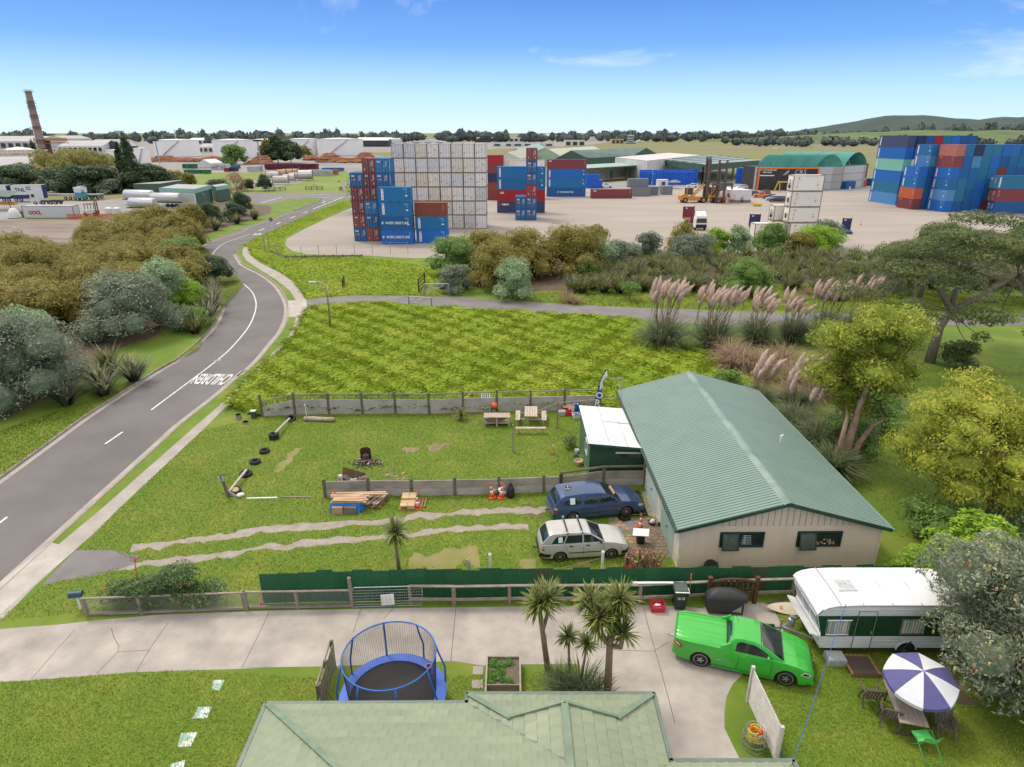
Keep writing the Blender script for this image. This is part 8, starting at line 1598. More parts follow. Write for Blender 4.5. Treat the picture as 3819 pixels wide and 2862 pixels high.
for p,l in ((Z3(1800,690),'white square tub under a pale lid, left of the pair'),(Z3(1935,690),'white square tub under a pale lid, right of the pair')): g=G(p);t=thing('storage_tub',l,'tub',tuple(g));q=MB();t.scale=(.6,.6,.7);q.box((0,0,.8),(2.4,1.4,1.6));q.lb('tub',m_wall,t);MB().loft([[(x*s,y*s,z) for x,y in ((-1.35,-.8),(1.35,-.8),(1.35,.8),(-1.35,.8))] for s,z in ((1,1.6),(1,1.75),(.2,2.1))]).lb('lid',m_white,t)
for p,r,m,l in ((Z3(245,760),1.5,m_wall,'pale rounded concrete bell lying beside the lettered container'),(Z3(340,750),1.0,mat('rust_reel',(.18,.08,.06),.8,var=.2),'rusty cable reel behind the pale concrete bell')): g=G(p);t=thing('concrete_bell' if r>1.2 else 'cable_reel',l,'drum',tuple(g));MB().lathe([(r,0),(r*.9,r*.6),(r*.4,r*1.4),(0,r*1.5)] if r>1.2 else [(r,0),(r,.25),(r*.6,.3),(r*.6,1.0),(r,1.05),(r,1.3),(0,1.3)],n=18).lb('shell',m,t,smooth=1,sharp=50)
g=G(Z3(80,640));t=thing('canopy','dark green open canopy with a yellow loader under it at the left edge','canopy',tuple(g));MB().add([(-9,0,3.9),(2.5,-.5,3.4),(1.5,5,4.4),(-9,5,5)],[(0,1,2,3)]).bar((1.8,0,0),(1,.5,3.6),.15,.15).lb('roof',m_gw,t);MB().box((0,2,1.6),(3.5,1.5,.8)).lb('loader',m_yel,t)
# ---- chimney, tanks, industrial plant
g=G(Z5(640,590));hC=hz(Z5(640,590),ZA(248,92));t=thing('chimney','tall tapering concrete chimney with ringed platforms','chimney',tuple(g));MB().lathe([(2.6,0),(2.1,hC*.4),(1.6,hC*.97),(1.75,hC*.98),(1.75,hC)],n=20).lb('shaft',m_chim,t,smooth=1,sharp=40)
for f in (.22,.33,.51,.66,.78,.84,.985): q=MB();r=2.5-1.0*f;q.lathe([(r,hC*f),(r+1.1,hC*f),(r+1.1,hC*f+.2),(r,hC*f+.2)],n=16);q.lathe([(r+1.08,hC*f+1.1),(r+1.12,hC*f+1.2)],n=16);q.lb('platform',mat('ochre_steel',(.42,.27,.09),.7,scale=2,col2=(.3,.16,.08)),t)
MB().bar((-1.9,-1.6,hC*.2),(-1.2,-1.2,hC*.97),.5,.2).lb('ladder',m_white,t)
g2=G(Z5(730,590));t=thing('plant_tower','ochre and red steel process frame beside the chimney','plant',tuple(g2));q=MB();w=G(Z5(890,590)).x-g2.x
for x in np.linspace(-8,w,6):
 for y in (0,8): q.bar((x,y,0),(x,y,hz(Z5(730,590),Z5(730,420))),.6,.6,up=(0,1,0))
for z in (4,9,13): q.box(((w-8)/2,4,z),(w+9,9,.4))
for x in np.linspace(-8,w-4,5): q.bar((x,0,4),(x+3,0,9),.4,.4)
q.lb('frame',mat('red_oxide_steel',(.30,.075,.05),.7,scale=.5,col2=(.42,.2,.07)),t);MB().box(((w-8)/2,4,15),(w+8,8,1.5)).lb('guard_rail',mat('ochre_steel',(.42,.27,.09),.7),t);MB().lathe([(1.6,0),(1.5,hz(Z5(730,590),Z5(680,245))),(0,hz(Z5(730,590),Z5(680,240)))],(-4,6,0),14).lb('stack',m_chim,t)
t=thing('pipe_rack','long low run of pale pipework before the domed tanks','pipework',tuple(G(Z5(250,600))));A,B=G(Z5(-200,610)),G(Z5(620,600));q=MB()
for k in range(5): z=3+1.5*k;q.tube([A+V3((0,k*1.5,z)),B+V3((0,k*1.5,z))],.5,6)
for k in range(14): p=A.lerp(B,k/13);q.bar((p.x,p.y,0),(p.x,p.y,9.5),.5,.5,up=(0,1,0))
q.build('pipes',mat('pale_pipe',(.52,.40,.30),.6,scale=.2,col2=(.62,.55,.47)),t);
def tank(label,xl,xr,yb,yt,Zf,dome=.06,name='storage_tank',m=m_tank,num=None):
 f=G(Zf((xl+xr)/2,yb));a,b=At(Zf(xl,yb),f.y),At(Zf(xr,yb),f.y);r=(b-a).length/2;h_=At(Zf((xl+xr)/2,yt),f.y).z;t=thing(name,label,'tank',(f.x,f.y+r*.9,0));MB().lathe([(r,0),(r,h_),(r+.25,h_),(r+.25,h_+.3)],n=48).lb('shell',m,t,smooth=1,sharp=40);MB().lathe([(r+.2,h_+.3),(r*.5,h_+.3+r*dome*.75),(0,h_+.3+r*dome)],n=48).lb('roof',m_white,t,smooth=1);q=MB();a0=-1.9
 for k in range(18): a1=a0+.9*k/18;q.bar(((r+.5)*cos(a1),(r+.5)*sin(a1),h_*k/18),((r+.5)*cos(a1+.05),(r+.5)*sin(a1+.05),h_*(k+1)/18),.8,.35)
 q.lb('stair',m_steel,t);return t
for a in (('great white oil tank standing alone between the cypress and the truck depot',10,445,348,182),('great white oil tank, leftmost of the overlapping four',625,1050,362,181),('great white oil tank, second of the overlapping four',1020,1416,340,177),('great white oil tank, third of the overlapping four',1412,1760,330,169),('great white oil tank, rightmost of the overlapping four behind the log pile',1705,2182,334,171)): tank(*a,Z6)
for a in (('medium white tank standing in front of the cypress tree',1465,1715,645,378),('medium white tank half hidden behind the cypress tree',1850,2040,612,352),('short grey white tank beside the orange stack pipe',1420,1560,600,485)): tank(*a,Z5)
tank('wide low tank under a white dome at the left edge',-120,380,490,410,Z5,.28,'domed_tank',m_greyw);tank('small low tank under a white dome at the far left',-10,132,480,466,Z5,.25,'domed_tank',m_greyw)
g=G(Z5(1585,600));t=thing('stack_pipe','bright orange and grey upright stack pipe beside the tank','pipe',tuple(g));MB().tube([(0,0,0),(0,0,hz(Z5(1585,600),Z5(1580,475)))],1.5,12).lb('pipe',mat('orange_stack',(.62,.28,.05),.6,var=.1),t);MB().tube([(-3,0,0),(-3,0,hz(Z5(1585,600),Z5(1580,480)))],1.2,12).lb('grey_pipe',m_steel,t)
house('warehouse','tan warehouse with a striped skylight roof behind the dark shrubs','warehouse',[G(Z5(-100,790)),G(Z5(640,740)),G(Z5(740,690)),G(Z5(-40,690))],5.5,mat('tan_wall',(.42,.29,.17),.8,scale=.3,col2=(.35,.25,.15)),m_roofgy,'ab',3)
def fb(label,Zf,xl,xr,yb,yt,dep,wm=m_greyw,rm=m_roofgy,ridge='ab',rise=2.5,n=0,name='warehouse',doors=0):
 f=G(Zf((xl+xr)/2,yb));a,b=At(Zf(xl,yb),f.y),At(Zf(xr,yb),f.y);h_=max(2.5,At(Zf(xl,yt),f.y).z);k=dep/f.y;back=lambda p:(p.x*(1+k*.0),p.y+dep,0);t=house(name,label,'warehouse',[a,b,back(b),back(a)],h_,wm,rm,ridge,rise)
 if n: wins(t,a,b,n,h_*.15,h_*.75,m_glass if not doors else m_gw,.62,.3,name='door' if doors else 'window')
 return t
m_navyw=mat('navy_cladding',(.045,.065,.09),.6,var=.15)
for a in (('huge grey warehouse with tall bays on the far left skyline',Z5,-200,520,350,250,60,m_greyw,m_roofgy,'ab',6,7),('long grey warehouse end wall behind the chimney',Z5,600,920,330,215,60,m_greyw,m_roofgy,'bc',4,0),('low grey roofed depot with open bays behind the willow',Z5,810,1420,400,315,40,m_wall,m_roofgy,'ab',5,9),('navy gabled shed beside the open bay depot',Z5,1430,1700,395,320,30,m_navyw,m_roofgy,'bc',6,3),('pale flat roofed factory below the silo block',Z5,1230,1700,300,262,40,m_wall,m_roofgy,'ab',4,0),('white factory far behind the leftmost great tank',Z6,420,620,215,172,40,m_wall,m_white,'ab',3,4),('grey roofed shed with a red sign between the great tanks',Z6,530,680,300,245,30,m_wall,m_roofgy,'ab',3,3),('long white roofed factory on the skyline behind the tanks',Z6,2160,2600,200,165,40,m_wall,m_white,'ab',3,0),
('dark long store with two pale panels left of the reefer wall',Z7,100,415,215,150,25,m_navyw,m_white,'ab',2,2),('white hangar with dark doors behind the reefer wall',Z7,640,1000,190,165,30,m_wall,m_greyw,'bc',4,3),('tall white store with plain walls above the reefer wall',Z7,1110,1300,150,112,30,m_wall,m_white,'ab',3,0),('white office block with a red emblem above the reefer wall',Z7,1320,1580,165,118,30,m_wall,m_white,None,0,4),('black gabled hangar beside the white office block',Z7,1300,1465,170,145,20,m_blk,m_blk,'bc',4,0),('white flat roofed office with dark glass strips',Z7,1655,1955,165,122,30,m_wall,m_white,None,0,6),
('grey steel hangar with large doors at the airfield edge',Z8,90,480,155,122,40,m_greyw,m_white,'ab',5,4),('white hangar at the airfield edge beside the round shrub',Z8,480,650,160,125,25,m_wall,m_white,None,0,0),('boxy white store standing forward on the airfield edge',Z8,262,448,210,157,22,m_wall,m_white,None,0,3),('yellow and cream terminal shed beside the control tower',Z8,690,800,188,145,20,mat('cream_yellow',(.55,.40,.20),.7,var=.1),m_roofgy,None,0,3)): fb(*a)
CB_=[(1485,1580),(1610,1690),(1690,1800),(1800,1890),(1910,2010),(2015,2120)]
for i,(x0,x1) in enumerate(CB_): fb(f'{("first","second","third","fourth","fifth","sixth")[i]} small green doored hangar from the left in the row past the reefer wall',Z7,x0,x1,212,178,14,m_wall,m_roofgy,'bc',1.5,1,'hangar',1)
f_=G(Z5(1600,262));
for i,(x0,x1,yt,l) in enumerate(((1595,1660,105,'tall pale concrete silo block on the far skyline'),(1537,1597,147,'lower pale concrete block attached beside the tall silo'))): a,b=At(Z5(x0,262),f_.y),At(Z5(x1,262),f_.y);h_=At(Z5(x0,yt),f_.y).z;house('silo',l,'silo',[a,b,b+V3((0,20,0)),a+V3((0,20,0))],h_,m_greyw,m_greyw)
g=G(Z8(862,190));hT=hz(Z8(862,190),Z8(862,112));w=(G(Z8(893,190)).x-G(Z8(833,190)).x);t=thing('control_tower','striped dark and white airport control tower','control tower',tuple(g));
for k in range(4): MB().box((0,0,hT*(k*.2+.1)),(w*(.8 if k else 1.5),w*.7,hT*.12)).box((0,0,hT*(k*.2+.2)),(w*(.84 if k else 1.55),w*.74,hT*.08),mi=1).lb('storey',[m_navyw,m_wall],t)
MB().lathe([(w*.36,hT*.84),(w*.5,hT*.97)],n=8).lb('glass_cab',m_glass,t);MB().lathe([(w*.52,hT*.97),(w*.5,hT*1.0),(0,hT*1.02)],n=8).tube([(0,0,hT),(0,0,hT*1.2)],.4,5).lb('cab_roof',m_white,t)
g=G(Z8(945,180));t=thing('aeroplane','small white turboprop aeroplane parked beside the control tower','aeroplane',tuple(g),.1);MB().tube([(-9,0,2.6),(-7,0,2.3),(7,0,2.3),(9,0,2.0)],[.5,1.3,1.3,.4],10).lb('fuselage',m_white,t);MB().box((1,0,3.6),(2.2,27,.35)).lb('wing',m_white,t);MB().add([(-9,0,2.8),(-6.5,0,3.2),(-8.2,0,7.5),(-9.6,0,7.5),(-9,.3,2.8),(-6.5,.3,3.2),(-8.2,.3,7.5),(-9.6,.3,7.5)],[(0,1,2,3),(7,6,5,4),(0,4,5,1),(1,5,6,2),(2,6,7,3),(3,7,4,0)]).box((-9,0,7.5),(1.5,7,.2)).lb('tail',m_navyw,t);MB().tube([(3.5,0,0),(3.5,0,1.5)],.3,5).tube([(-1,-2,0),(-1,-2,3)],.3,5).tube([(-1,2,0),(-1,2,3)],.3,5).lb('undercarriage',m_black,t)
for k,p in enumerate(((1420,150),(1520,153),(1375,195),(1560,162),(1910,182),(1830,192),(2185,236),(1130,143))): g=G(Z8(*p));t=thing('runway_marker','small white marker board standing in the dry airfield grass','marker',tuple(g),0,'white marker boards on the airfield');MB().box((0,0,.8),(5,.3,1.5)).lb('board',m_white,t)
def logpile(label,Zf,xl,xr,yb,yt,n=160):
 f=G(Zf((xl+xr)/2,yb));a,b=At(Zf(xl,yb),f.y),At(Zf(xr,yb),f.y);h_=At(Zf(xl,yt),f.y).z;t=thing('log_pile',label,'log pile',(f.x,f.y,0),kind='stuff');q=MB();w=b.x-a.x;r=random.Random(int(xl))
 for k in range(n):
  s=r.random();prof=min(1,4*s,4*(1-s))**.6*(.75+.25*sin(s*9+xl));z=h_*prof*r.random()**.6;y=f.y+r.uniform(0,7)+z*1.2;x=a.x+w*s;L=r.uniform(4,7);an=r.uniform(-.10,.10);dv=V3((cos(an),sin(an),r.uniform(-.03,.03)))*L/2;R=r.uniform(.22,.45);q.tube([V3((x,y,z+.3))-dv,V3((x,y,z+.3))+dv],R,6,mi=0)
 q.build('logs',[m_log,m_logend],t)
for a in (('long orange brown log pile before the lone great oil tank',Z6,-20,450,400,345,300),('orange brown log pile before the leftmost of the four great tanks',Z6,430,830,395,352,230),('low orange log pile behind the round tree and stacked goods',Z6,1040,1240,425,345,160),('tall orange brown log pile before the rightmost great tank',Z6,1770,2000,405,318,260),('low log pile joining the tall one on its right',Z6,1990,2200,410,370,170),('log pile just above the hedge beside the container stack',Z6,2140,2330,395,310,200),('small log pile beyond the trees before the third tank',Z6,1620,1760,385,345,120)): logpile(*a)
def goods(label,Zf,xl,xr,yb,yt,nx,nz,col,name='crate_stack',cat='crates',grp=None):
 f=G(Zf((xl+xr)/2,yb));a,b=At(Zf(xl,yb),f.y),At(Zf(xr,yb),f.y);h_=max(1,At(Zf(xl,yt),f.y).z);m=mat('goods_'+name+str(col),col,.6,scale=.8,col2=tuple(x*.6 for x in col),rand=.2);w=(b.x-a.x)/nx
 q=MB();q.box((0,0,h_/nz/2),(w*.93,3,h_/nz*.86));q.box((0,.1,h_/nz*.95),(w*.8,2.6,h_/nz*.1));me=q.mesh('crate_body',m)
 for i in range(nx):
  for k in range(nz): o=tag(link(name,me),label,cat,grp or label);o.location=(a.x+w*(i+.5),f.y+RU(-.5,.5),h_/nz*k)
for i in range(3): goods(f'maroon stacked crate in the long wall of crates before the dark pines' if True else '',Z6,1220+i*6,1765-i*8,478-i*5,418+i*2,20,3,(.16,.02,.035),'maroon_crate','crate','maroon crates in the long wall')
for a in (('green steel skip in the far goods yard, upper row',Z6,375,510,470,420,4,1,(.02,.16,.07),'green_skip','skip'),('green steel skip in the far goods yard, front row',Z6,390,655,520,480,6,1,(.02,.16,.07),'green_skip','skip'),('white wrapped pallet stack beside the white gabled tent',Z6,660,850,478,420,5,2,(.6,.58,.56),'wrapped_pallet','pallet'),('grey container in the far goods yard beyond the mown field',Z6,1035,1175,500,445,1,1,(.42,.43,.41),'goods_container','container'),('black container with a maroon end in the far goods yard',Z6,855,935,500,452,1,1,(.03,.035,.045),'goods_container','container'),('maroon container beside the black one in the far goods yard',Z6,800,852,502,462,1,1,(.30,.02,.035),'goods_container','container'),('blue skip behind the black container in the far goods yard',Z6,870,955,470,432,1,1,(.03,.12,.34),'goods_container','container'),('long grey container with a small yellow label beside the tank containers',Z1,1460,1820,205,125,1,1,(.40,.41,.40),'goods_container','container'),('rust container joined to the long grey one',Z1,1822,1885,195,120,1,1,(.30,.12,.07),'goods_container','container'),('long blue container behind the grey one by the hedge',Z1,1660,1975,140,95,1,1,(.04,.17,.42),'goods_container','container')): goods(*a)
f=G(Z6(620,460));a,b=At(Z6(515,460),f.y),At(Z6(655,455),f.y);house('storage_tent','white gabled storage tent in the far goods yard','tent',[a,b,b+V3((2,12,0)),a+V3((2,12,0))],2.4,m_wall,m_white,'bc',2)
def tankcont(label,p,r,L,m,rz=.25):
 g=G(p);t=thing('tank_container',label,'tank',tuple(g),rz);MB().tube([(-L/2,0,r+.4),(-L/2+.3,0,r+.4),(L/2-.3,0,r+.4),(L/2,0,r+.4)],[r*.7,r,r,r*.7],14).lb('barrel',m,t,smooth=1,sharp=50);q=MB()
 for x in (-L/2,L/2):
  for y in (-r,r): q.box((x,y,r+.4),(.2,.2,2*r+.6))
  q.box((x,0,2*r+.6),(.2,2*r,.2))
 q.lb('frame',m_rust,t)
m_wt2=mat('stained_white_tank',(.62,.60,.56),.6,scale=1,col2=(.45,.38,.32));m_ot=mat('tan_tank',(.52,.36,.20),.6,scale=.8,col2=(.42,.27,.14))
for p,m,l,r,L in ((Z1(990,250),m_wt2,'white tank container at the back left of the group by the gravel pad',1.3,5.5),(Z1(1110,215),m_ot,'tan tank container next to the white one at the back',1.3,4),(Z1(1200,205),m_ot,'tan tank container in the middle of the back row',1.3,4),(Z1(1290,195),m_ot,'tan tank container at the right of the back row',1.2,4),(Z1(1100,320),m_wt2,'dirty white tank container at the front of the group',1.35,6),(Z1(1210,290),m_wt2,'dirty white tank container second from the front',1.3,5),(Z1(1290,265),m_wt2,'dirty white tank container beside the big grey barrel',1.3,5),(Z1(1440,270),m_silv,'big plain grey steel barrel lying at the end of the tank group',1.9,6)): tankcont(l,p,r,L,m)
for p,l,h_ in ((Z6(1185,500),'floodlight mast standing before the maroon crates',hz(Z6(1185,500),Z6(1155,180))),(Z6(130,420),'floodlight mast standing before the lone great oil tank',hz(Z6(130,420),Z6(95,180)))): g=G(p);t=thing('floodlight_mast',l,'lamp',tuple(g));MB().tube([(0,0,0),(-.5,0,h_)],.35,6).lb('pole',m_steel,t);MB().box((-.5,0,h_),(4,1,.8)).lb('lamp_head',m_black,t)
# ================================================================ VEGETATION
def fastmesh(name,co,nv,mats,mi=None):
 me=bpy.data.meshes.new(name);n=len(co)//nv;me.vertices.add(len(co));me.vertices.foreach_set('co',co.astype(np.float32).ravel());me.loops.add(n*nv);me.loops.foreach_set('vertex_index',np.arange(n*nv,dtype=np.int32));me.polygons.add(n);me.polygons.foreach_set('loop_start',np.arange(0,n*nv,nv,dtype=np.int32))
 for m in mats: me.materials.append(m)
 if mi is not None: me.polygons.foreach_set('material_index',mi.astype(np.int32))
 me.update(calc_edges=True);return me
def unit(v): return v/np.maximum(np.linalg.norm(v,axis=1,keepdims=True),1e-6)
def leaves(blobs,n,leaf,seed=0,aspect=.5,low=-.4,jit=.75,fuzz=.10,up=0,droop=0):
 r=np.random.default_rng(seed);B=np.array(blobs,float);w=(B[:,3]*B[:,4]+B[:,3]*B[:,5]);k=r.choice(len(B),n,p=w/w.sum());d=unit(r.normal(size=(n,3)));f=d[:,2]<low;d[f,2]*=-1
 lump=.10*np.sin(d@np.array([5,3,4])+k*1.7)+.08*np.sin(d@np.array([-4,7,5])+k*2.9);R=B[k,3:6]*(1+lump-np.abs(r.normal(0,fuzz,n))+.04)[:,None];p=B[k,:3]+d*R
 nn=unit(d/B[k,3:6]*B[k,3:4]+jit*r.normal(size=(n,3))+np.array([0,0,up]));t=unit(np.cross(nn,r.normal(size=(n,3))));t[:,2]-=droop;t=unit(t);b=unit(np.cross(nn,t));s=leaf*r.uniform(.6,1.35,n)[:,None]
 co=np.stack([p-t*s*.5,p+b*s*aspect*.5,p+t*s*.5,p-b*s*aspect*.5],1).reshape(-1,3);return co
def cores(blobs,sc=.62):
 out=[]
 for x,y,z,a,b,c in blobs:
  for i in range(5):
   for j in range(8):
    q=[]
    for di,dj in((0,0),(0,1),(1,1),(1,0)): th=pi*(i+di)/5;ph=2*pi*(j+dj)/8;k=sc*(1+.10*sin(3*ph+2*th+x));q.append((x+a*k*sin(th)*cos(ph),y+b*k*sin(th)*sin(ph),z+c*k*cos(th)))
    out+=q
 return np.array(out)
LS=dict(olive=((.085,.08,.016),(.25,.215,.045),(.34,.26,.075)),grey=((.058,.085,.052),(.195,.227,.150),(.364,.377,.286)),green=((.058,.117,.026),(.169,.260,.058),(.247,.338,.091)),pale=((.117,.182,.085),(.273,.364,.195),(.429,.507,.312)),dark=((.026,.047,.022),(.078,.117,.052),(.117,.156,.072)),lime=((.104,.195,.019),(.260,.390,.039),(.364,.468,.078)),gum=((.098,.143,.018),(.286,.325,.039),(.442,.390,.058)),gold=((.143,.182,.021),(.364,.377,.046),(.481,.416,.065)),willow=((.130,.137,.039),(.273,.254,.078),(.338,.299,.117)),wattle=((.046,.072,.026),(.130,.163,.052),(.247,.234,.078)),bank=((.065,.085,.047),(.208,.234,.150),(.377,.377,.273)),brown=((.156,.098,.065),(.338,.221,.143),(.442,.312,.208)),rose=((.029,.065,.021),(.104,.163,.052),(.221,.273,.117)))
LS={k:tuple(tuple(c*1.6 for c in t) for t in v) for k,v in LS.items()}
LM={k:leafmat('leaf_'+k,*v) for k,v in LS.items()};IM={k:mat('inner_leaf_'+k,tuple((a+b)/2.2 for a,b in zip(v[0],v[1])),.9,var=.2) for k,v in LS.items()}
def upn(m,f):
 n,l=m.node_tree.nodes,m.node_tree.links;vm=n.new('ShaderNodeCombineXYZ');vm.inputs[2].default_value=1;ge=n.new('ShaderNodeNewGeometry');mx=n.new('ShaderNodeMix');mx.data_type='VECTOR';mx.inputs['Factor'].default_value=f;l.new(ge.outputs['Normal'],mx.inputs[4]);l.new(vm.outputs[0],mx.inputs[5]);l.new(mx.outputs[1],n['Principled BSDF'].inputs['Normal'])
 t=[x for x in n if x.type=='BSDF_TRANSLUCENT']
 if t: m2=n.new('ShaderNodeMix');m2.data_type='VECTOR';m2.inputs['Factor'].default_value=f;v2=n.new('ShaderNodeCombineXYZ');v2.inputs[2].default_value=-1;l.new(ge.outputs['Normal'],m2.inputs[4]);l.new(v2.outputs[0],m2.inputs[5]);l.new(m2.outputs[1],t[0].inputs['Normal'])
for k in LM: upn(LM[k],.6)
m_bark=mat('grey_bark',(.17,.125,.10),.9,scale=4,col2=(.27,.21,.17));m_pink=mat('pinkish_gum_bark',(.40,.27,.20),.85,scale=3,col2=(.25,.15,.11))
def shrub(label,loc,h,r,st,n=2600,leaf=.2,nb=9,name='shrub',cat='shrub',group=None,seed=None,core=True,trunk=None,blobs=None,asp=.5,flat=1,up=1.0,part='foliage',limbs=True,low=-.4,droop=0,sx=1):
 loc=G(loc) if len(loc)==2 and loc[1]>480 else V3((loc[0],loc[1],0));seed=seed if seed is not None else int(abs(loc.x*31+loc.y*7));rr=random.Random(seed)
 if blobs is None:
  blobs=[(0,0,h*.48,r*.66*sx,r*.66,h*.44)]
  for k in range(nb):
   a=2*pi*k/nb*(1 if k%2 else 1)+rr.uniform(-.4,.4);lowk=k%2;e=rr.uniform(.50,.66) if lowk else rr.uniform(.25,.55);zz=rr.uniform(.12,.34) if lowk else rr.uniform(.45,.78);q=r*rr.uniform(.32,.46);x,y=r*e*cos(a)*(1.15-.5*max(0,zz-.4)),r*e*sin(a)*(1.15-.5*max(0,zz-.4));blobs.append((x*sx,y,h*zz,q*sx,q,min(q*.85*flat,h*.3)))
  blobs.append((rr.uniform(-.2,.2)*r,rr.uniform(-.2,.2)*r,h*.8,r*.4,r*.4,h*.2))
 t=thing(name,label,cat,(loc.x,loc.y,0),0,group);co=leaves(blobs,int(n*1.5),leaf,seed,asp,low=low,up=up,droop=droop);mi=np.zeros(len(co)//4)
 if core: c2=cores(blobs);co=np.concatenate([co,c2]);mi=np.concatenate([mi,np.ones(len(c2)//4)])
 co[:,2]=np.maximum(co[:,2],.02);link(part,fastmesh(part,co,4,[LM[st],IM[st]],mi),t);q=MB();tr=trunk or max(.05,h*.02)
 q.tube([(0,0,-.05),(.05*h*rr.uniform(-1,1),.03*h,h*.3),(blobs[0][0]*.6,blobs[0][1]*.6,h*.55)],[tr,tr*.8,tr*.5],7)
 if limbs:
  for x,y,z,*_ in blobs[1:9]: q.tube([(0,.01*h,h*.2),(x*.5,y*.5,h*.2+(z-h*.2)*.6),(x*.9,y*.9,z)],[tr*.55,tr*.4,tr*.2],5)
 q.lb('trunk',m_bark if st not in('gum','gold') else m_pink,t);return t
# --- thicket left of the road
TH='olive brown tea tree in the dense thicket left of the road';GT='olive brown tea trees in the thicket';rr=random.Random(5);P=[]
for gy in range(13):
 for gx in range(7):
  y=63+gy*5.4+rr.uniform(-1.6,1.6);xr=np.interp(y,[60,66,78,90,110,130,150],[-47,-44,-40,-47,-57,-66,-78]);x=xr-gx*5.6-rr.uniform(0,2.5)
  if D_:=(x>-.82*y-8) and not (y>100 and gx>2) and not(y>118 and gx>1): P.append((x,y))
base_th=[]
for i,(x,y) in enumerate(P):
 if i<7: base_th.append(shrub(TH,(x,y),rr.uniform(4.2,5.2),rr.uniform(3.6,4.3),'olive',4800,.36,13,group=GT,seed=i,name='tea_tree',cat='tree',asp=.27))
 else: copy_tree(base_th[i%7],loc=(x,y,0),rz=rr.random()*6.28,scale=(rr.uniform(.85,1.12),)*2+(rr.uniform(.82,1.15),))
for a in (('large grey green bush overhanging the verge, biggest left of the road',(-37.5,62.5),6.2,5.2,'grey',10500,.22,15),('tall grey green bush at the left edge, nearest the camera',(-37.3,45.6),7.3,5.0,'grey',12500,.19,15),('pale green shrub wedged between the two big grey green bushes',(-42.5,54.5),5.2,2.9,'pale',4200,.2),('pale green tree topping the grey green bush from behind',(-38.2,70.5),6.4,3.2,'pale',4200,.24),('bright lime green shrub behind the flax clumps by the bend',(-35.8,70.5),4.2,2.3,'lime',3000,.2),('dark low green shrub at the flax clumps by the bend',(-33,65),2.2,1.8,'green',2000,.18),('mid green tree at the back of the thicket by the inner bend',(-46.5,91),5.5,3.6,'green',4400,.26),('dark rounded shrub touching the kerb on the inner bend',(-40,86.5),3.9,3.0,'dark',3600,.22),('small lime shrub by the dark rounded one on the bend',(-40.5,80.5),3.8,2.2,'lime',2600,.22),('olive tree at the corner where the thicket meets the verge',(-56,112),6.5,4.4,'olive',4600,.3),('tall olive tree beside the tanker trailers',(-66,124),6.5,4.6,'olive',4600,.3),('olive brown tree leaning over the roadside verge below the tankers',(-65,134),5.6,3.8,'olive',4000,.3),('dark green tree along the roadside verge before the mint shed',(-65,143),5.2,3.3,'dark',3400,.3),('dark round tree at the corner of the roadside belt',(-66,163),5.6,3.1,'dark',3400,.32),('dark shrub between round tree and mint shed',(-63.5,152),4.2,3.0,'dark',3000,.3),('pale green low shrub at the dirt lot edge',(-62,104),3.6,2.6,'pale',2400,.28),('dark small shrub standing alone at the left edge before the dirt lot',(-86,107),4,2.6,'dark',2400,.28)): shrub(*a,name='bush',cat='bush')
# --- trees in the far left depot
for a in (('large dark shrub tree behind the curtain sided trailers',Z5(250,905),8,10,'dark',3200,.9),('smaller olive shrub tree behind the trailers',Z5(560,870),7,6,'olive',2000,.8),('long dark tree mass behind the flatbed trailer',Z5(920,950),8,10,'dark',3400,.9),('dark rounded tree right of the flatbed trailer',Z5(1220,955),8.5,9,'dark',3400,.9),('dark tree filling the gap below the willow',Z5(1430,940),8,7.5,'dark',2800,.9),('grey green round shrub beside the depot fence',Z5(1530,965),4.6,5,'grey',2200,.6),('olive tree between depot lamp and cypress',Z5(1690,930),8,6,'olive',2200,.8),('dark spreading tree right of the tall cypress',Z5(2080,930),9,8.5,'dark',3400,.9),('second dark spreading tree meeting the cypress base',Z5(1860,945),8.5,6,'dark',2600,.9),('brownish scrub below the mown field edge',Z4(900,215),5,5.5,'olive',1500,.6),('small dark scrub tree on the mown field edge',Z4(1120,245),5,3.6,'olive',1300,.5),('low dark bush behind the mint shed',Z4(1580,295),3.4,4.5,'dark',1300,.5),('dark round shrub by the gravel pad gate',Z1(645,410),3.8,3.0,'dark',1200,.5),('dark shrub beside the white posts at the far junction',Z1(880,410),5.5,3.2,'dark',1500,.5),('round green tree before the second great tank',Z6(905,425),12,9,'green',1800,1.3),('dark pine group tree before the third great tank, left',Z6(1350,410),18,9,'dark',2200,1.4),('dark pine group tree before the third great tank, right',Z6(1480,410),15,10,'dark',2200,1.4),('slim olive tree left of the dark pines',Z6(1245,410),15,6,'olive',1400,1.2),('rounded olive tree right of the dark pines',Z6(1610,350),9,8,'olive',1200,1.2)): shrub(*a,name='tree',cat='tree',up=.6)
g=G(Z5(1110,800));bl=[(0,0,7.5,11,9,5)]+[(13*cos(k*.7)*(.5+.5*(k%2)),7*sin(k*.7),4.2+2*(k%3),4.5,4.5,4) for k in range(9)];shrub('large golden olive weeping willow in front of the tanks',(g.x,g.y),12,13,'willow',8000,1.1,blobs=bl,name='willow_tree',cat='tree',asp=.25,up=0,droop=1.2)
for lab,p,h_,r in (('tall dark columnar cypress beside the white tanks',Z5(1850,940),17.6,3.3),('thin dark cypress tip hugging the tall cypress',Z5(1735,940),15,2.0)): shrub(lab,p,h_,r,'dark',3600,.55,blobs=[(0,0,h_*f,r*w,r*w,h_*.2) for f,w in ((.15,.9),(.35,1),(.55,.85),(.75,.62),(.88,.38))],name='cypress_tree',cat='tree')
g=G(Z1(510,500));shrub('thin brownish weeping tree by the far junction',(g.x,g.y),7.6,3.6,'brown',1500,.5,core=False,name='weeping_tree',cat='tree',asp=.25,up=0,droop=1.5)
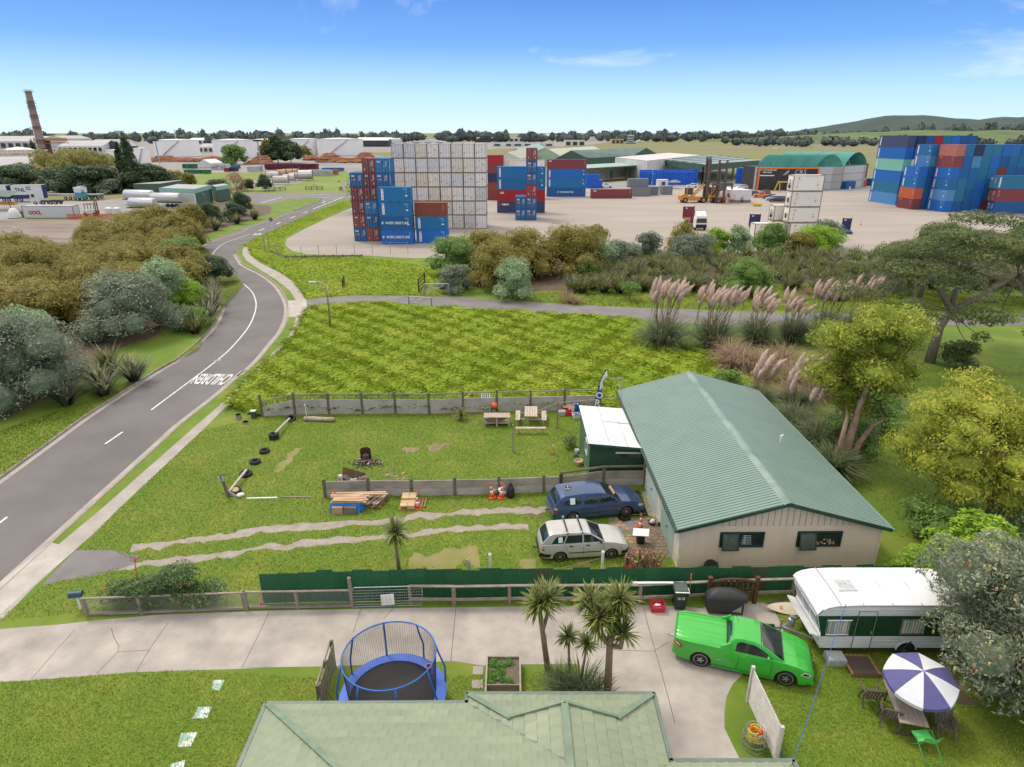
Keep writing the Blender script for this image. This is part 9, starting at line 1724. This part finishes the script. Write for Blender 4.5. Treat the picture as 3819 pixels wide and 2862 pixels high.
g0=G(Z1(2090,400));shrub('clipped dark green hedge standing behind the left container stack',(-37.5,166),8,4,'green',4200,.45,blobs=[(x,y,z,2.2,3,2.1) for x in (-1,1.5,4) for y in (0,4,8) for z in (2,5.3,7)],name='hedge',cat='hedge',core=True)
g=G(Z5(470,420));shrub('dark layered norfolk pine before the far grey warehouse',(g.x,g.y,0),13,7,'dark',1200,1.3,blobs=[(0,0,13*f,6*(1.05-f),6*(1.05-f),.9) for f in np.linspace(.1,.98,8)],name='pine_tree',cat='tree')
# --- belt between yard and side road
for a in (('big olive tree in the clump before the reefer wall, centre',(1.5,91),6.8,5.6,'olive',7500,.28,13),('olive tree at the right of the central clump',(8.5,93),6.9,5.4,'olive',7200,.28,13),('olive tree in the middle front of the central clump',(-1.5,84),6.2,4.6,'olive',5800,.26,11),('yellow green tree at the left end of the central clump',(-7.8,91),5.6,4.2,'green',5200,.26,11),('olive tree behind the left end of the central clump',(-4,97),5.6,4.4,'olive',4600,.3),('grey green shrub at the barrier gate under the central clump',(-7.2,81.5),3.4,2.6,'grey',3000,.2),('soft green dome bush at the front of the central clump',(.4,77.5),4.9,2.9,'pale',4200,.2,11),('green shrub at the right foot of the central clump',(10.5,89),3,2.3,'green',2400,.22),('soft green shrub leaning out of the clump on the right',(12.8,97),5,3.2,'pale',3200,.26),('tall thin olive tree at the yard edge right of the clump',(13.5,104),5.6,2.4,'olive',2000,.3),
('grey green rounded shrub, first right of the central clump',(17,101),3.6,3.6,'grey',4200,.24),('upright dark shrub with a reddish stem in the belt',(21.5,103.5),4.6,2.6,'grey',3200,.24),('broad grey green shrub below the white truck cab',(28,103),4.2,4.4,'grey',5000,.24),('olive shrub reaching before the white truck cab',(28,108),5.4,3.0,'olive',2800,.28),('bright green shrub right of the white truck cab',(34,109),4.4,2.8,'lime',2800,.26),('loose grey green tall shrub left of the round dark one',(37.5,108),5.0,2.6,'pale',2800,.26),('round dark green tree before the low cream reefer',(43,109),5.2,3.6,'green',4200,.26),('bright lime green broad shrub in front of the reefer tower',(51,110),4.6,4.6,'lime',5200,.26),('olive shrub left of the bright lime broad one',(47,107),3.8,2.8,'olive',2800,.26),('grey green shrub behind the bright lime broad one',(55,115),4.8,3.6,'grey',3400,.28),('loose bushy green tree standing before the flax bank',(29.5,79.5),4.8,3.4,'green',4200,.2,11),('low dark bush on the grass beyond the side road',(39,78),1.8,2.2,'dark',1800,.2)): shrub(*a,name='bush',cat='bush')
for k in range(9): shrub('dark shrub in the mass behind the wide crowned tree, right edge',(62+k*5.2+rr.uniform(-1,1),96+6*(k%3)+k),rr.uniform(4.5,6.5),rr.uniform(3.6,5),('dark','wattle','green')[k%3],3200,.3,group='shrubs massed at the right edge',name='bush',cat='bush')
shrub('small umbrella shaped tree on the grass by the side road',(14.2,76.6),2.3,1.9,'green',2400,.14,blobs=[(1.3*cos(k)*(k%3)/2.2,1.2*sin(k)*(k%3)/2.2,1.6+.1*(k%2),.8,.8,.45) for k in range(9)],core=False,name='tree',cat='tree')
# --- strap leaves: flax, cabbage trees, pampas
def straps(n,L,w,el,seed,bend=.9,base=.25,z0=0,segs=3):
 r=np.random.default_rng(seed);a=r.uniform(0,6.283,n);e=r.uniform(*el,n);l=L*r.uniform(.65,1.1,n);co=[]
 h=np.stack([np.cos(a),np.sin(a)],1);side=np.stack([-np.sin(a),np.cos(a),0*a],1);b0=r.uniform(0,base,n);pts=[]
 for k in range(segs+1):
  s=k/segs;ang=e-bend*s*s*r.uniform(.7,1.2,n);pts.append((ang,s))
 P=np.zeros((n,3));P[:,:2]=h*b0[:,None];P[:,2]=z0;seq=[P.copy()]
 for k in range(segs): ang=pts[k][0];st=l/segs;P=P+np.concatenate([h*(np.cos(ang)*st)[:,None],(np.sin(ang)*st)[:,None]],1);seq.append(P.copy())
 W=[w*.8,w,w*.75,w*.05] if segs==3 else [w,w*.8,w*.05]
 for k in range(segs): co.append(np.stack([seq[k]-side*W[k]/2,seq[k]+side*W[k]/2,seq[k+1]+side*W[k+1]/2,seq[k+1]-side*W[k+1]/2],1))
 return np.concatenate(co).reshape(-1,3)
m_flax=leafmat('flax_leaf',(.07,.095,.025),(.22,.23,.07),(.45,.39,.18),.4);m_flax2=leafmat('flax_pale_leaf',(.09,.115,.055),(.27,.28,.16),(.5,.46,.33),.4);m_cab=leafmat('cabbage_tree_leaf',(.08,.115,.022),(.25,.29,.065),(.44,.37,.12),.4,.2,2);m_pam=leafmat('pampas_leaf',(.09,.13,.055),(.23,.28,.13),(.40,.36,.2),.5);m_plume=leafmat('pampas_plume',(.58,.42,.34),(.78,.62,.52),(.85,.74,.64),.8,.3);m_hay=leafmat('dead_grass',(.28,.18,.11),(.52,.37,.25),(.64,.49,.34),.8)
for m in (m_flax,m_flax2,m_cab,m_pam,m_hay): upn(m,.75)
FX=[fastmesh('strap_leaves',straps(95,2.3,.14,(.75,1.5),s,1.0,.3),4,[m]) for s,m in ((1,m_flax),(2,m_flax),(3,m_flax2))]
def flax(label,x,y,k,sc,grp): o=tag(link('flax_plant',FX[k]),label,'flax',grp);o.location=(x,y,0);o.rotation_euler=(0,0,rr.random()*6);o.scale=(sc,sc,sc*rr.uniform(.85,1.1));return o
for j in range(8):
 for i in range(34):
  y=80+j*2.9+rr.uniform(-1,1);x=7+i*2.15+j*.9+rr.uniform(-.9,.9)
  if x>.93*y or x<(y-78)*.6+2+3*(j>3): continue
  flax('olive green flax clump in the long flax bank beyond the side road',x,y+x*.06,rr.choice((0,1,1,0,2)),rr.uniform(.85,1.2),'flax clumps in the bank beyond the side road')
for q_,k,l in (((-33.2,44.5),2,'flax clump below the nearest grey green bush, left'),((-31.6,46.5),2,'flax clump below the nearest grey green bush, middle'),((-30.9,49.5),2,'flax clump below the nearest grey green bush, upper'),((-32.8,48),1,'flax clump hidden among the verge flax by the big bush'),((-34,51.5),1,'dark flax clump between the two big grey green bushes'),((-32.8,67.5),2,'pale flax clump on the inner bend, nearest the verge'),((-34,71.5),2,'pale flax clump on the inner bend, second up'),((-35.5,75),2,'pale flax clump on the inner bend, third up'),((-37.2,78.5),2,'pale flax clump on the inner bend, top one'),((-32,63),1,'dark flax tuft at the foot of the pale ones on the bend'),((-61,128),1,'flax clump on the far roadside verge, nearest'),((-61.5,137),0,'flax clump on the far roadside verge, second'),((-61,147),0,'flax clump on the far roadside verge, third'),((-60,155),1,'flax clump on the far roadside verge, farthest'),((-36.5,37.2),2,'flax leaf tips at the left edge below the big bush')): flax(l,*q_,k,1.15 if q_[1]<80 else 1.35,'flax clumps along the left verge')
def cabbage(label,base,heads,tr=.11,rz=0):
 t=thing('cabbage_tree',label,'palm tree',(*base,0));q=MB()
 for i,(x,y,z,R,n) in enumerate(heads):
  q.tube([(0,0,-.05) if i==0 or z<1.9 else (heads[0][0]*.6,heads[0][1]*.6,heads[0][2]*.62),(x*.55,y*.55,z*.55) if i==0 else (x*.85,y*.85,z*.8),(x,y,z)],[tr,tr*.8,tr*.6] if i==0 else [tr*.6]*3,8)
  c1=straps(n,R,.065,(-.9,1.5),int(z*100)+i,.55,.08,0);c1[:,:]+=np.array([x,y,z]);link('leaf_head',fastmesh('leaf_head',c1,4,[m_cab]),t)
 q.lb('trunk',mat('fibrous_trunk',(.20,.145,.105),.95,scale=6,col2=(.29,.22,.165)),t,smooth=1)
cabbage('cabbage tree with one bushy double head, left of the driveway pair',(1.37,18.9),[(-.42,-.25,3.35,.85,200),(-.10,-.1,3.5,.85,170)],.12);cabbage('taller cabbage tree with several heads, right of the driveway pair',(3.42,17.6),[(-.05,.1,3.9,.85,190),(-.5,-.1,3.75,.9,190),(.25,.25,4.25,.8,170),(-.75,.45,4.0,.75,140),(.35,-.2,3.2,.7,90)],.15);cabbage('short young cabbage tree left of the small pair in the grass bed',(2.15,18.4),[(-.12,.1,2.05,.55,80)],.06);cabbage('short young cabbage tree right of the small pair in the grass bed',(2.5,18.2),[(.18,0,2.0,.55,80)],.06);cabbage('single cabbage tree standing on the lawn between the wheel tracks and iron fence',(-5.23,24.9),[(-.12,.1,2.1,.85,200)],.10);cabbage('small spiky cabbage tree seedling by the concrete fence',tuple(G(ZV(605,465)))[:2],[(0,0,.35,.75,70)],.05)
for p,l,s in (((1.75,17.9),'arching grass clump at the foot of the left cabbage tree',.95),((2.5,17.7),'tall arching grass clump between the cabbage trees',1.25),((3.0,17.3),'arching grass clump beside the right cabbage tree trunk',.95),((-7.0,15.7),'pale strap leaved plant at the left corner of the house roof',1.0),((-6.6,16.3),'small strap leaved plant by the paling fence foot',.7)): t=thing('grass_clump',l,'plant',(*p,0));link('leaves',fastmesh('leaves',straps(260 if p[0]>0 else 60,1.25*s,.03 if p[0]>0 else .1,(.5,1.5),int(p[0]*99)%97,1.5 if p[0]>0 else .8,.3),4,[m_pam if p[0]>0 else m_flax2]),t)
def plume_mesh(seed):
 r=random.Random(seed);q=MB();rings=[]
 for k in range(9):
  s=k/8;R=.135*sin(pi*min(1,s*.93+.06))**.8;rings.append([(R*(1+.3*r.uniform(-1,1))*cos(a)+.24*s*s,R*(1+.3*r.uniform(-1,1))*sin(a),s*.95+.05*r.uniform(-1,1)) for a in np.linspace(0,6.283,9)[:-1]])
 q.loft(rings)
 for k in range(44):
  s=r.random();a=r.random()*6.28;R=.13*sin(pi*min(1,s*.93+.06));c=V3((R*cos(a)+.24*s*s,R*sin(a),s*.95));o=V3((cos(a)*.07,sin(a)*.07,.11));n=V3((-sin(a),cos(a),0))*.03;q.add([c-n,c+n,c+o],[(0,1,2)])
 return q.mesh('plume',m_plume,True)
PL=[plume_mesh(s) for s in (1,2,3)];q=MB();q.tube([(0,0,-1.6),(0,0,.1)],.014,4);STK=q.mesh('stalk',m_hay)
def pampas(label,x,y,h_,w,npl,seed,plz=None,side=0,leafn=800,m=None):
 t=thing('pampas_clump',label,'pampas grass',(x,y,0));r=random.Random(seed);link('leaves',fastmesh('leaves',straps(leafn,h_*1.1,.055,(.55,1.5),seed,2.1,w*.3),4,[m or m_pam]),t)
 for k in range(npl):
  a=r.random()*6.28;d=w*.75*sqrt(r.random());z=(plz or h_*1.02)+r.uniform(-.55,.6);o=link('plume',PL[k%3],t);o.location=(d*cos(a)+side,d*sin(a)*.8,z);o.rotation_euler=(r.uniform(-.15,.15)-.15*sin(a),r.uniform(-.1,.3)+.2*cos(a),r.random()*1.2-.6);o.scale=(r.uniform(1.2,1.75),)*3;link('stalk',STK,o)
for i,a in enumerate(((14.2,58.2,3.7,2.5,34,4.7),(19.0,58.6,3.5,2.5,30,4.1),(23.5,60,2.9,2.2,16,3.4),(27.3,60.5,2.9,2.0,12,3.2),(31,61.5,3.3,2.3,24,4.1),(34.8,62,3.3,2.2,16,4.2),(18.2,44.5,1.8,1.4,8,2.4),(20.7,43.5,2.0,1.5,7,2.8),(19.0,40,2.2,1.5,2,2.6),(19.4,37,2.4,1.7,3,2.6),(22.5,39.5,2.2,1.6,2,2.8),(18.9,33.9,2.1,1.5,0,2),(27,44,2.2,1.5,3,3.6))): pampas(('tallest plumed pampas clump at the left of the row above the shed','second plumed pampas clump of the row above the shed','third plumed pampas clump of the row','pampas clump with few plumes in the middle of the row','plumed pampas clump near the right end of the row','last plumed pampas clump, against the yellow green tree','pampas clump with plumes just over the shed roof corner','pampas clump with plumes beside the dead grass heap','nearly plumeless pampas clump beside the shed roof edge','large drooping pampas clump half way down the shed side','pampas clump behind the pink trunked tree','pampas clump by the pink trunks below the shed','pampas plumes poking over the golden tree')[i],a[0],a[1],a[2],a[3],a[4],50+i,a[5])
t=thing('dead_grass_heap','large heap of dry brown dead pampas grass behind the shed','dead grass',(23.5,50,0),kind='stuff');co=[]
for k in range(24): c=straps(230,1.9,.045,(.1,1.5),900+k,2.4,1.2);c+=np.array([rr.uniform(-5,4.5),rr.uniform(-5,5),rr.uniform(-.2,1.1)]);co.append(c)
link('stalks',fastmesh('stalks',np.concatenate(co),4,[m_hay]),t)
for i,(x,y,s) in enumerate(((2.5,73,1.3),(3.4,72.2,.9),(24.5,80,1.0),(27.5,77.5,.8),(32,82,1.1),(21,79,.9),(35,77,.7),(37,80,.8),(18.5,80.5,.8),(30,75,.6),(33,73.5,.6),(23,76.5,.5),(28.5,73.5,.5))): t=thing('tussock','brown dry grass tussock on the strip beyond the side road','tussock',(x+4 if i<2 else x,y+3 if i<2 else y,0),0,'brown tussocks beyond the side road');link('leaves',fastmesh('leaves',straps(170,1.6*s,.035,(.4,1.5),i,1.3,.5*s),4,[m_hay]),t)
# --- trees right of the shed
def bigtree(label,base,blobs,st,n,leaf,stems,name='tree',asp=.4,bark=m_pink,core=False,up=.2,droop=.3):
 t=thing(name,label,'tree',(*base,0));q=MB()
 for s in stems: q.tube(s[0],s[1],7)
 tops=[s[0][-1] for s in stems]
 for b in blobs:
  o=min(tops,key=lambda p:(Vector(p)-Vector(b[:3])).length);mid=Vector(o).lerp(Vector(b[:3]),.55)+VZ(-.15);q.tube([o,mid,b[:3]],[.06,.04,.015],5)
 q.lb('trunk',bark,t,smooth=1);co=leaves(blobs,n,leaf,len(blobs)*7,asp,low=-.9,up=up,fuzz=.25,droop=droop);mi=np.zeros(len(co)//4)
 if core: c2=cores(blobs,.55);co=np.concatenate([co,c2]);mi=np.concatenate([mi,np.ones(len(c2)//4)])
 link('crown',fastmesh('crown',co,4,[LM[st],IM[st]],mi),t);return t
r2=random.Random(12)
def scatter(n,c,R,br,flat=.7):
 out=[]
 for k in range(n):
  d=V3((r2.gauss(0,1),r2.gauss(0,1),r2.gauss(0,1))).normalized()*r2.random()**.45;q=br*r2.uniform(.7,1.25);out.append((c[0]+d.x*R[0],c[1]+d.y*R[1],c[2]+d.z*R[2],q,q,q*flat))
 return out
bigtree('tall yellow green gum tree with pinkish trunks beside the shed',(20.0,34.6),scatter(52,(1.2,1.6,6.7),(2.9,2.8,3.2),1.05),'gum',32000,.20,[([(0,0,0),(.05,.1,1.8),(.5,.5,4.2),(1.2,1,6)],[.26,.22,.17,.1]),([(.5,.1,0),(.7,.2,1.6),(1.5,.6,2.6),(2.2,.7,3.0)],[.2,.17,.12,.06]),([(-.5,-.1,0),(-.45,0,1.9),(-.3,.2,3.4)],[.2,.17,.1])],core=True)
bigtree('broad golden green gum tree below the tall one, by the right edge',(25.2,29.5),scatter(56,(-.8,.2,4.4),(4.4,3.4,2.9),1.15),'gold',34000,.19,[([(0,0,0),(.1,0,2),(-.6,.3,4.5)],[.16,.13,.08]),([(.6,.2,0),(1,.3,2),(1.8,.3,4)],[.13,.1,.06])],core=True)
W=[]
for k in range(54):
 a=r2.random()*6.28;d=r2.random()**.6*9.0;z=6.6+5.6*(1-(d/9.6)**2)+r2.uniform(-1.6,.5)-(3.4 if r2.random()<.18 else 0);q=r2.uniform(.9,1.7);W.append((d*cos(a)*1.12+1.5,d*sin(a)*.8,z,q*1.3,q*1.2,q*.38))
W+=[(6+k*.6,-3+.2*k,3.6-.5*k,.9,.9,.5) for k in range(5)]+[(1.5,-2,2.2,.9,.9,.4),(2.4,-2,3,.8,.8,.4)]
bigtree('wide flat crowned dark tree with a forked trunk beside the far side road',(37.0,54.2),W,'wattle',46000,.25,[([(0,0,0),(.1,0,3.2),(.9,.2,4.6)],[.45,.38,.3]),([(.9,.2,4.6),(-1.2,.5,7.5),(-2.5,1,9.5)],[.28,.2,.1]),([(.9,.2,4.6),(3.2,0,6.2),(6,.5,7.6)],[.26,.18,.1]),([(.9,.2,4.6),(1.2,1,8),(1.6,1.5,10.5)],[.26,.18,.1])],bark=m_bark,up=.9,droop=0)
bigtree('smaller dark layered tree behind the wide flat crowned one',(50,78),[(x_*1.3+2,y_,z_*.62,a_*1.2,b_*1.2,c_*1.2) for x_,y_,z_,a_,b_,c_ in W],'wattle',24000,.32,[([(0,0,0),(.2,0,3),(1,0,5)],[.35,.28,.15])],bark=m_bark,up=.9,droop=0)
bb=[(2.1*cos(k*.9)*(1-.3*(k%2)),2.0*sin(k*.9)*(1-.3*(k%2)),1.1+.42*k*.75%3.4+.4,1.25,1.25,1.05) for k in range(15)]+[(0,0,4.1,1.5,1.5,1.2),(0,0,2.4,2.2,2.1,2)]
t=shrub('large banksia bush with yellow and orange flower candles shading the caravan',(18.0,17.9),5.2,3,'bank',26000,.15,blobs=[(x*1.12,y*1.12,z,a*1.1,b*1.1,c) for x,y,z,a,b,c in bb],name='banksia_bush',cat='bush',asp=.36,up=.2)
q=MB();r=np.random.default_rng(4)
for i in range(330):
 b=bb[r.integers(len(bb))];d=r.normal(size=3);d/=np.linalg.norm(d);d[1]=-abs(d[1])*.8 if r.random()<.7 else d[1];d[2]=abs(d[2])*.9-.15;c=V3((b[0]*1.12+d[0]*b[3]*1.16,b[1]*1.12+d[1]*b[4]*1.16,max(.4,b[2]+d[2]*b[5]*1.08)));q.cur=int(r.random()>.55);q.lathe([(0,-.075),(.038,-.06),(.04,.05),(0,.08)],tuple(c),6,mi=q.cur)
f=q.lb('flower_spikes',[mat('banksia_yellow',(.68,.56,.15),.7,scale=9,col2=(.60,.50,.25)),mat('banksia_orange',(.56,.26,.12),.7,scale=9,col2=(.45,.24,.14))],t);f['kind']='stuff'
for a in (('bright green large leaved shrub between golden tree and banksia',(21.0,24.6),3.2,2.0,'lime',2600,.26),('bright green bush at the shed corner behind the caravan',(18.0,23.3),2.4,1.5,'lime',2400,.15),('pale leaved shrub at the right edge above the banksia',(25.5,26.5),4.6,2.2,'pale',3000,.2),('low dark green bush under the golden tree',(21.6,28),1.8,2,'green',2200,.17),('low green shrub under the pink trunked gum',(21.5,37),2.2,2.2,'green',2400,.18),('green shrub filling the gap between gum and dead grass',(24.5,41),3.0,2.4,'green',2400,.2),('small dense green shrub by the shed roof peak',(16.6,47),2,1.5,'green',1600,.16),('green shrub behind the golden tree at the right edge',(31,34),3,2.6,'green',2400,.22),('tall dark shrub under the wide crowned tree',(38.5,53),2.4,1.6,'wattle',1600,.18)): shrub(*a,name='bush',cat='bush')
t=shrub('rambling rose bush over the netting fence beside the letterbox',(-15.2,22.6),1.7,1.5,'rose',5200,.11,blobs=[(x,.15*sin(x*3),z,.75,.6,.55) for x,z in ((-1.7,.5),(-1.0,.75),(-.3,.95),(.4,1.0),(1.0,.7),(1.7,.55),(2.3,.6),(-.2,.4),(.9,1.35),(1.2,1.6))],name='rose_bush',cat='bush',low=-.2)
q=MB()
for k in range(26): c=(rr.uniform(-1.8,2.2),rr.uniform(-.6,.1),rr.uniform(.4,1.5));q.lathe([(0,-.03),(.05,0),(0,.04)],c,5)
q.lathe([(0,-.1),(.1,0),(0,.1)],(-.7,.2,2.2),6);q.tube([(-.9,.2,.6),(-.7,.2,2.3)],.02,4);f=q.lb('red_blooms',m_red,t);f['kind']='stuff'
for p,l,s in ((QT(1700,930),'straggly weeds growing against the garden shed wall',1),): shrub(l,p,.9*s,.6*s,'green',700,.1,nb=5,name='weeds',cat='weeds',core=False)
# --- grass
def inside(P,poly):
 x,y=P[:,0],P[:,1];c=np.zeros(len(P),bool);j=len(poly)-1
 for i in range(len(poly)):
  xi,yi=poly[i];xj,yj=poly[j];c^=((yi>y)!=(yj>y))&(x<(xj-xi)*(y-yi)/(yj-yi+1e-12)+xi);j=i
 return c
def gp2d(P): return [tuple(G(p))[:2] if len(p)==2 and p[1]>300 else p[:2] for p in P]
OUT=[gp2d(p) for p in (drive,[ZD(490,262),ZD(740,266),ZD(870,350),ZD(270,490),ZD(380,370)])]+TRK
def grass(name,poly,n,h,w,m,seed,bend=1.3,wave=0,zf=None,out=True):
 r=np.random.default_rng(seed);P=np.array(poly);lo,hi=P.min(0),P.max(0);A=[]
 while sum(len(a) for a in A)<n:
  q=r.uniform(lo,hi,(n,2));q=q[inside(q,poly)]
  if out:
   for o in OUT: q=q[~inside(q,o)]
  A.append(q)
 p=np.concatenate(A)[:n];x,y=p.T;dirn=(np.sin(x*.55+1.3*np.sin(y*.4))+np.cos(y*.75+x*.3))*.5*wave+r.uniform(-1,1,n)*3.1;hh=h*r.uniform(.5,1.25,n)*(1+.07*np.sin(x*1.7+np.sin(y*1.3)*2)*np.sin(y*2.1)*(wave>0));z=zf(x,y) if zf else 0*x
 d=np.stack([np.cos(dirn),np.sin(dirn)],1);s=np.stack([-d[:,1],d[:,0]],1)*w*r.uniform(.6,1.4,n)[:,None];b=bend*hh*r.uniform(.4,1.3,n)
 c3=lambda xy,zz:np.concatenate([xy,zz[:,None]],1);co=np.stack([c3(p-s/2,z-.01),c3(p+s/2,z-.01),c3(p+d*b[:,None]+s*.15,z+hh*.8),c3(p+d*(b*1.5)[:,None],z+hh*.85)],1) if wave else np.stack([c3(p-s/2,z),c3(p+s/2,z),c3(p+d*b[:,None],z+hh)],1)
 o=link(name,fastmesh(name,co.reshape(-1,3),co.shape[1],[m]));o['kind']='stuff';return o
m_gb=leafmat('lawn_blade',(.125,.20,.012),(.25,.335,.026),(.42,.38,.09),.75,.12,.22);m_lg=leafmat('long_grass_blade',(.19,.32,.012),(.36,.47,.02),(.50,.50,.08),.7,.12,.16)
upn(m_gb,.8);upn(m_lg,.7)
pathR=[ZD(480,268),ZD(600,162),ZD(760,0),ZL(1560,1570),ZL(1750,1380)]
grass('lawn_grass',gp2d([ZD(270,492),ZD(480,268),ZD(600,162),ZD(760,0),ZL(1560,1570),ZU(700,430),ZV(2000,370)])+[(4.2,39),(4.2,33.4),(7.5,32),(7.6,25),(16.8,24.8),(16.8,22.9),(-10.5,22.8),(-18,22.2),(-21.5,21.6)],150000,.085,.028,m_gb,1);grass('lawn_grass',[(-24,20.6),(-20.5,19.6),(-7,18.6),(-5.5,16),(-7.6,15.2),(-7.6,11),(-20,11)],60000,.07,.024,m_gb,2);grass('lawn_grass',gp2d([ZH(940,1195),ZH(1330,790)])+[(11.2,22.6),(19,22.6),(19,12),(8,12),(8.3,16)],60000,.07,.024,m_gb,3);grass('lawn_grass',[(-6,18.6),(2,18.9),(1.2,15.7),(-6,15.3)],9000,.08,.024,m_gb,4)
vL=[tuple(p)[:2] for p in RL[3:84]];grass('verge_grass',vL+[(-36,86),(-32,66),(-29.5,58),(-31,48),(-36,38),(-44,30),(-58,20)],90000,.10,.05,m_gb,5,out=False)
lot=gp2d([ZG(550,695),ZG(480,855),ZG(400,975),ZG(270,1105),ZG(0,1345),ZL(1780,1370),ZL(1700,1440),ZU(430,330),ZU(720,420),ZU(1110,395),ZV(280,390),ZV(2000,345)])+[(7.6,42.2),(12,42.3),(17.5,44),(20,52),(14,60.5)]+gp2d([ZP(1150,700),ZP(900,700),ZP(500,668),ZP(100,650),ZG(1400,668),ZG(1150,655),ZG(900,645),ZG(700,675)])
zl=lambda x,y:.36+.13*np.sin(x*.8+2*np.sin(y*.35))*np.sin(y*.62+.7*np.sin(x*.5))+.10*np.sin(x*2.1+y*.4)*np.sin(y*1.7)
lx,ly=np.meshgrid(np.arange(-34,24,.4),np.arange(36,74,.4));cc=np.stack([lx[:-1,:-1].ravel()+.2,ly[:-1,:-1].ravel()+.2],1);ins=inside(cc,lot);V=[];
c0=cc[ins];Q=np.stack([c0+np.array(o) for o in((-.2,-.2),(.2,-.2),(.2,.2),(-.2,.2))],1).reshape(-1,2);co=np.concatenate([Q,(zl(Q[:,0],Q[:,1])-.06)[:,None]],1);o=link('rank_grass_mounds',fastmesh('rank_grass_mounds',co,4,[m_lawn2]));o['kind']='stuff'
grass('long_grass',lot,190000,.26,.055,m_lg,6,1.7,1,zl,False)
for nm,pl,n,h_ in (('rough_grass',gp2d([Z1(590,1170),Z1(860,1030),Z1(1400,790),Z1(2000,560),Z1(2060,620),Z1(1400,930),Z1(1150,1080),Z1(1130,1180),Z1(1200,1300),Z1(2200,1330)])+[(-9,96),(-9,79)]+gp2d([ZG(1450,560),ZG(950,555),ZG(700,570),ZG(540,585),ZG(425,435),ZG(300,355),ZG(80,225),ZG(60,165)]),42000,.26),('rough_grass',gp2d([ZP(80,520),ZP(600,480),ZP(1200,450),ZP(2212,440)])+[(75,76),(60,66)]+gp2d([ZP(2212,625),ZP(1240,600),ZP(400,558)]),26000,.2)): grass(nm,pl,n,h_,.07,m_lg if h_>.22 else m_gb,int(h_*100),1.6,1,None,False)
grass('field_grass',[(20,44),(36,53),(60,55),(60,38),(34,27),(19.5,27)],30000,.10,.05,m_gb,9,out=False)
# --- treeline on the horizon
bl=[];r=np.random.default_rng(8)
for Y0,n,x0,x1,h0,h1 in ((1500,230,-1300,420,12,23),(1250,60,-1000,-300,9,14),(1900,150,150,1500,14,24),(1050,60,330,700,8,14),(900,50,620,1000,9,15),(1700,70,900,1700,20,34),(620,26,480,760,5,8)):
 for k in range(n): x=r.uniform(x0,x1);y=Y0+r.uniform(-120,160);h_=r.uniform(h0,h1)*(1 if r.random()<.85 else 1.3);w=r.uniform(6,15)*Y0/1500;bl.append((x,y,h_*.5,w,w,h_*.5))
LM['far']=leafmat('hazed_tree_leaf',(.06,.08,.072),(.115,.135,.115),(.15,.165,.13),.9,0,.004);co=np.concatenate([leaves(bl,26000,5.0,3,.7,fuzz=.2),cores(bl,.9)]);o=link('far_treeline',fastmesh('far_treeline',co,4,[LM['far']]));o['kind']='stuff'  # distance haze is put into the leaf colour, lightened towards blue-grey
for i,(Zf,x,yt,yb) in enumerate(((Z6,62,92,160),(Z6,533,95,165),(Z6,728,103,165),(Z6,962,103,165),(Z6,1035,108,165),(Z6,1070,110,165),(Z6,1105,105,165),(Z6,1720,103,165),(Z6,1852,87,165),(Z5,150,148,215),(Z5,198,135,215),(Z5,2110,122,200))):
 p=At(Zf(x,yb),1450);h_=At(Zf(x,yt),1450).z;shrub('pointed pine silhouette standing above the skyline trees',(p.x,1450,0),max(h_,20),6,'dark',160,4,blobs=[(0,0,max(h_,20)*f,7*(1.08-f),7*(1.08-f),max(h_,20)*.09) for f in (.15,.35,.55,.75,.92)],name='pine_tree',cat='tree',group='pointed pines on the skyline',limbs=False)
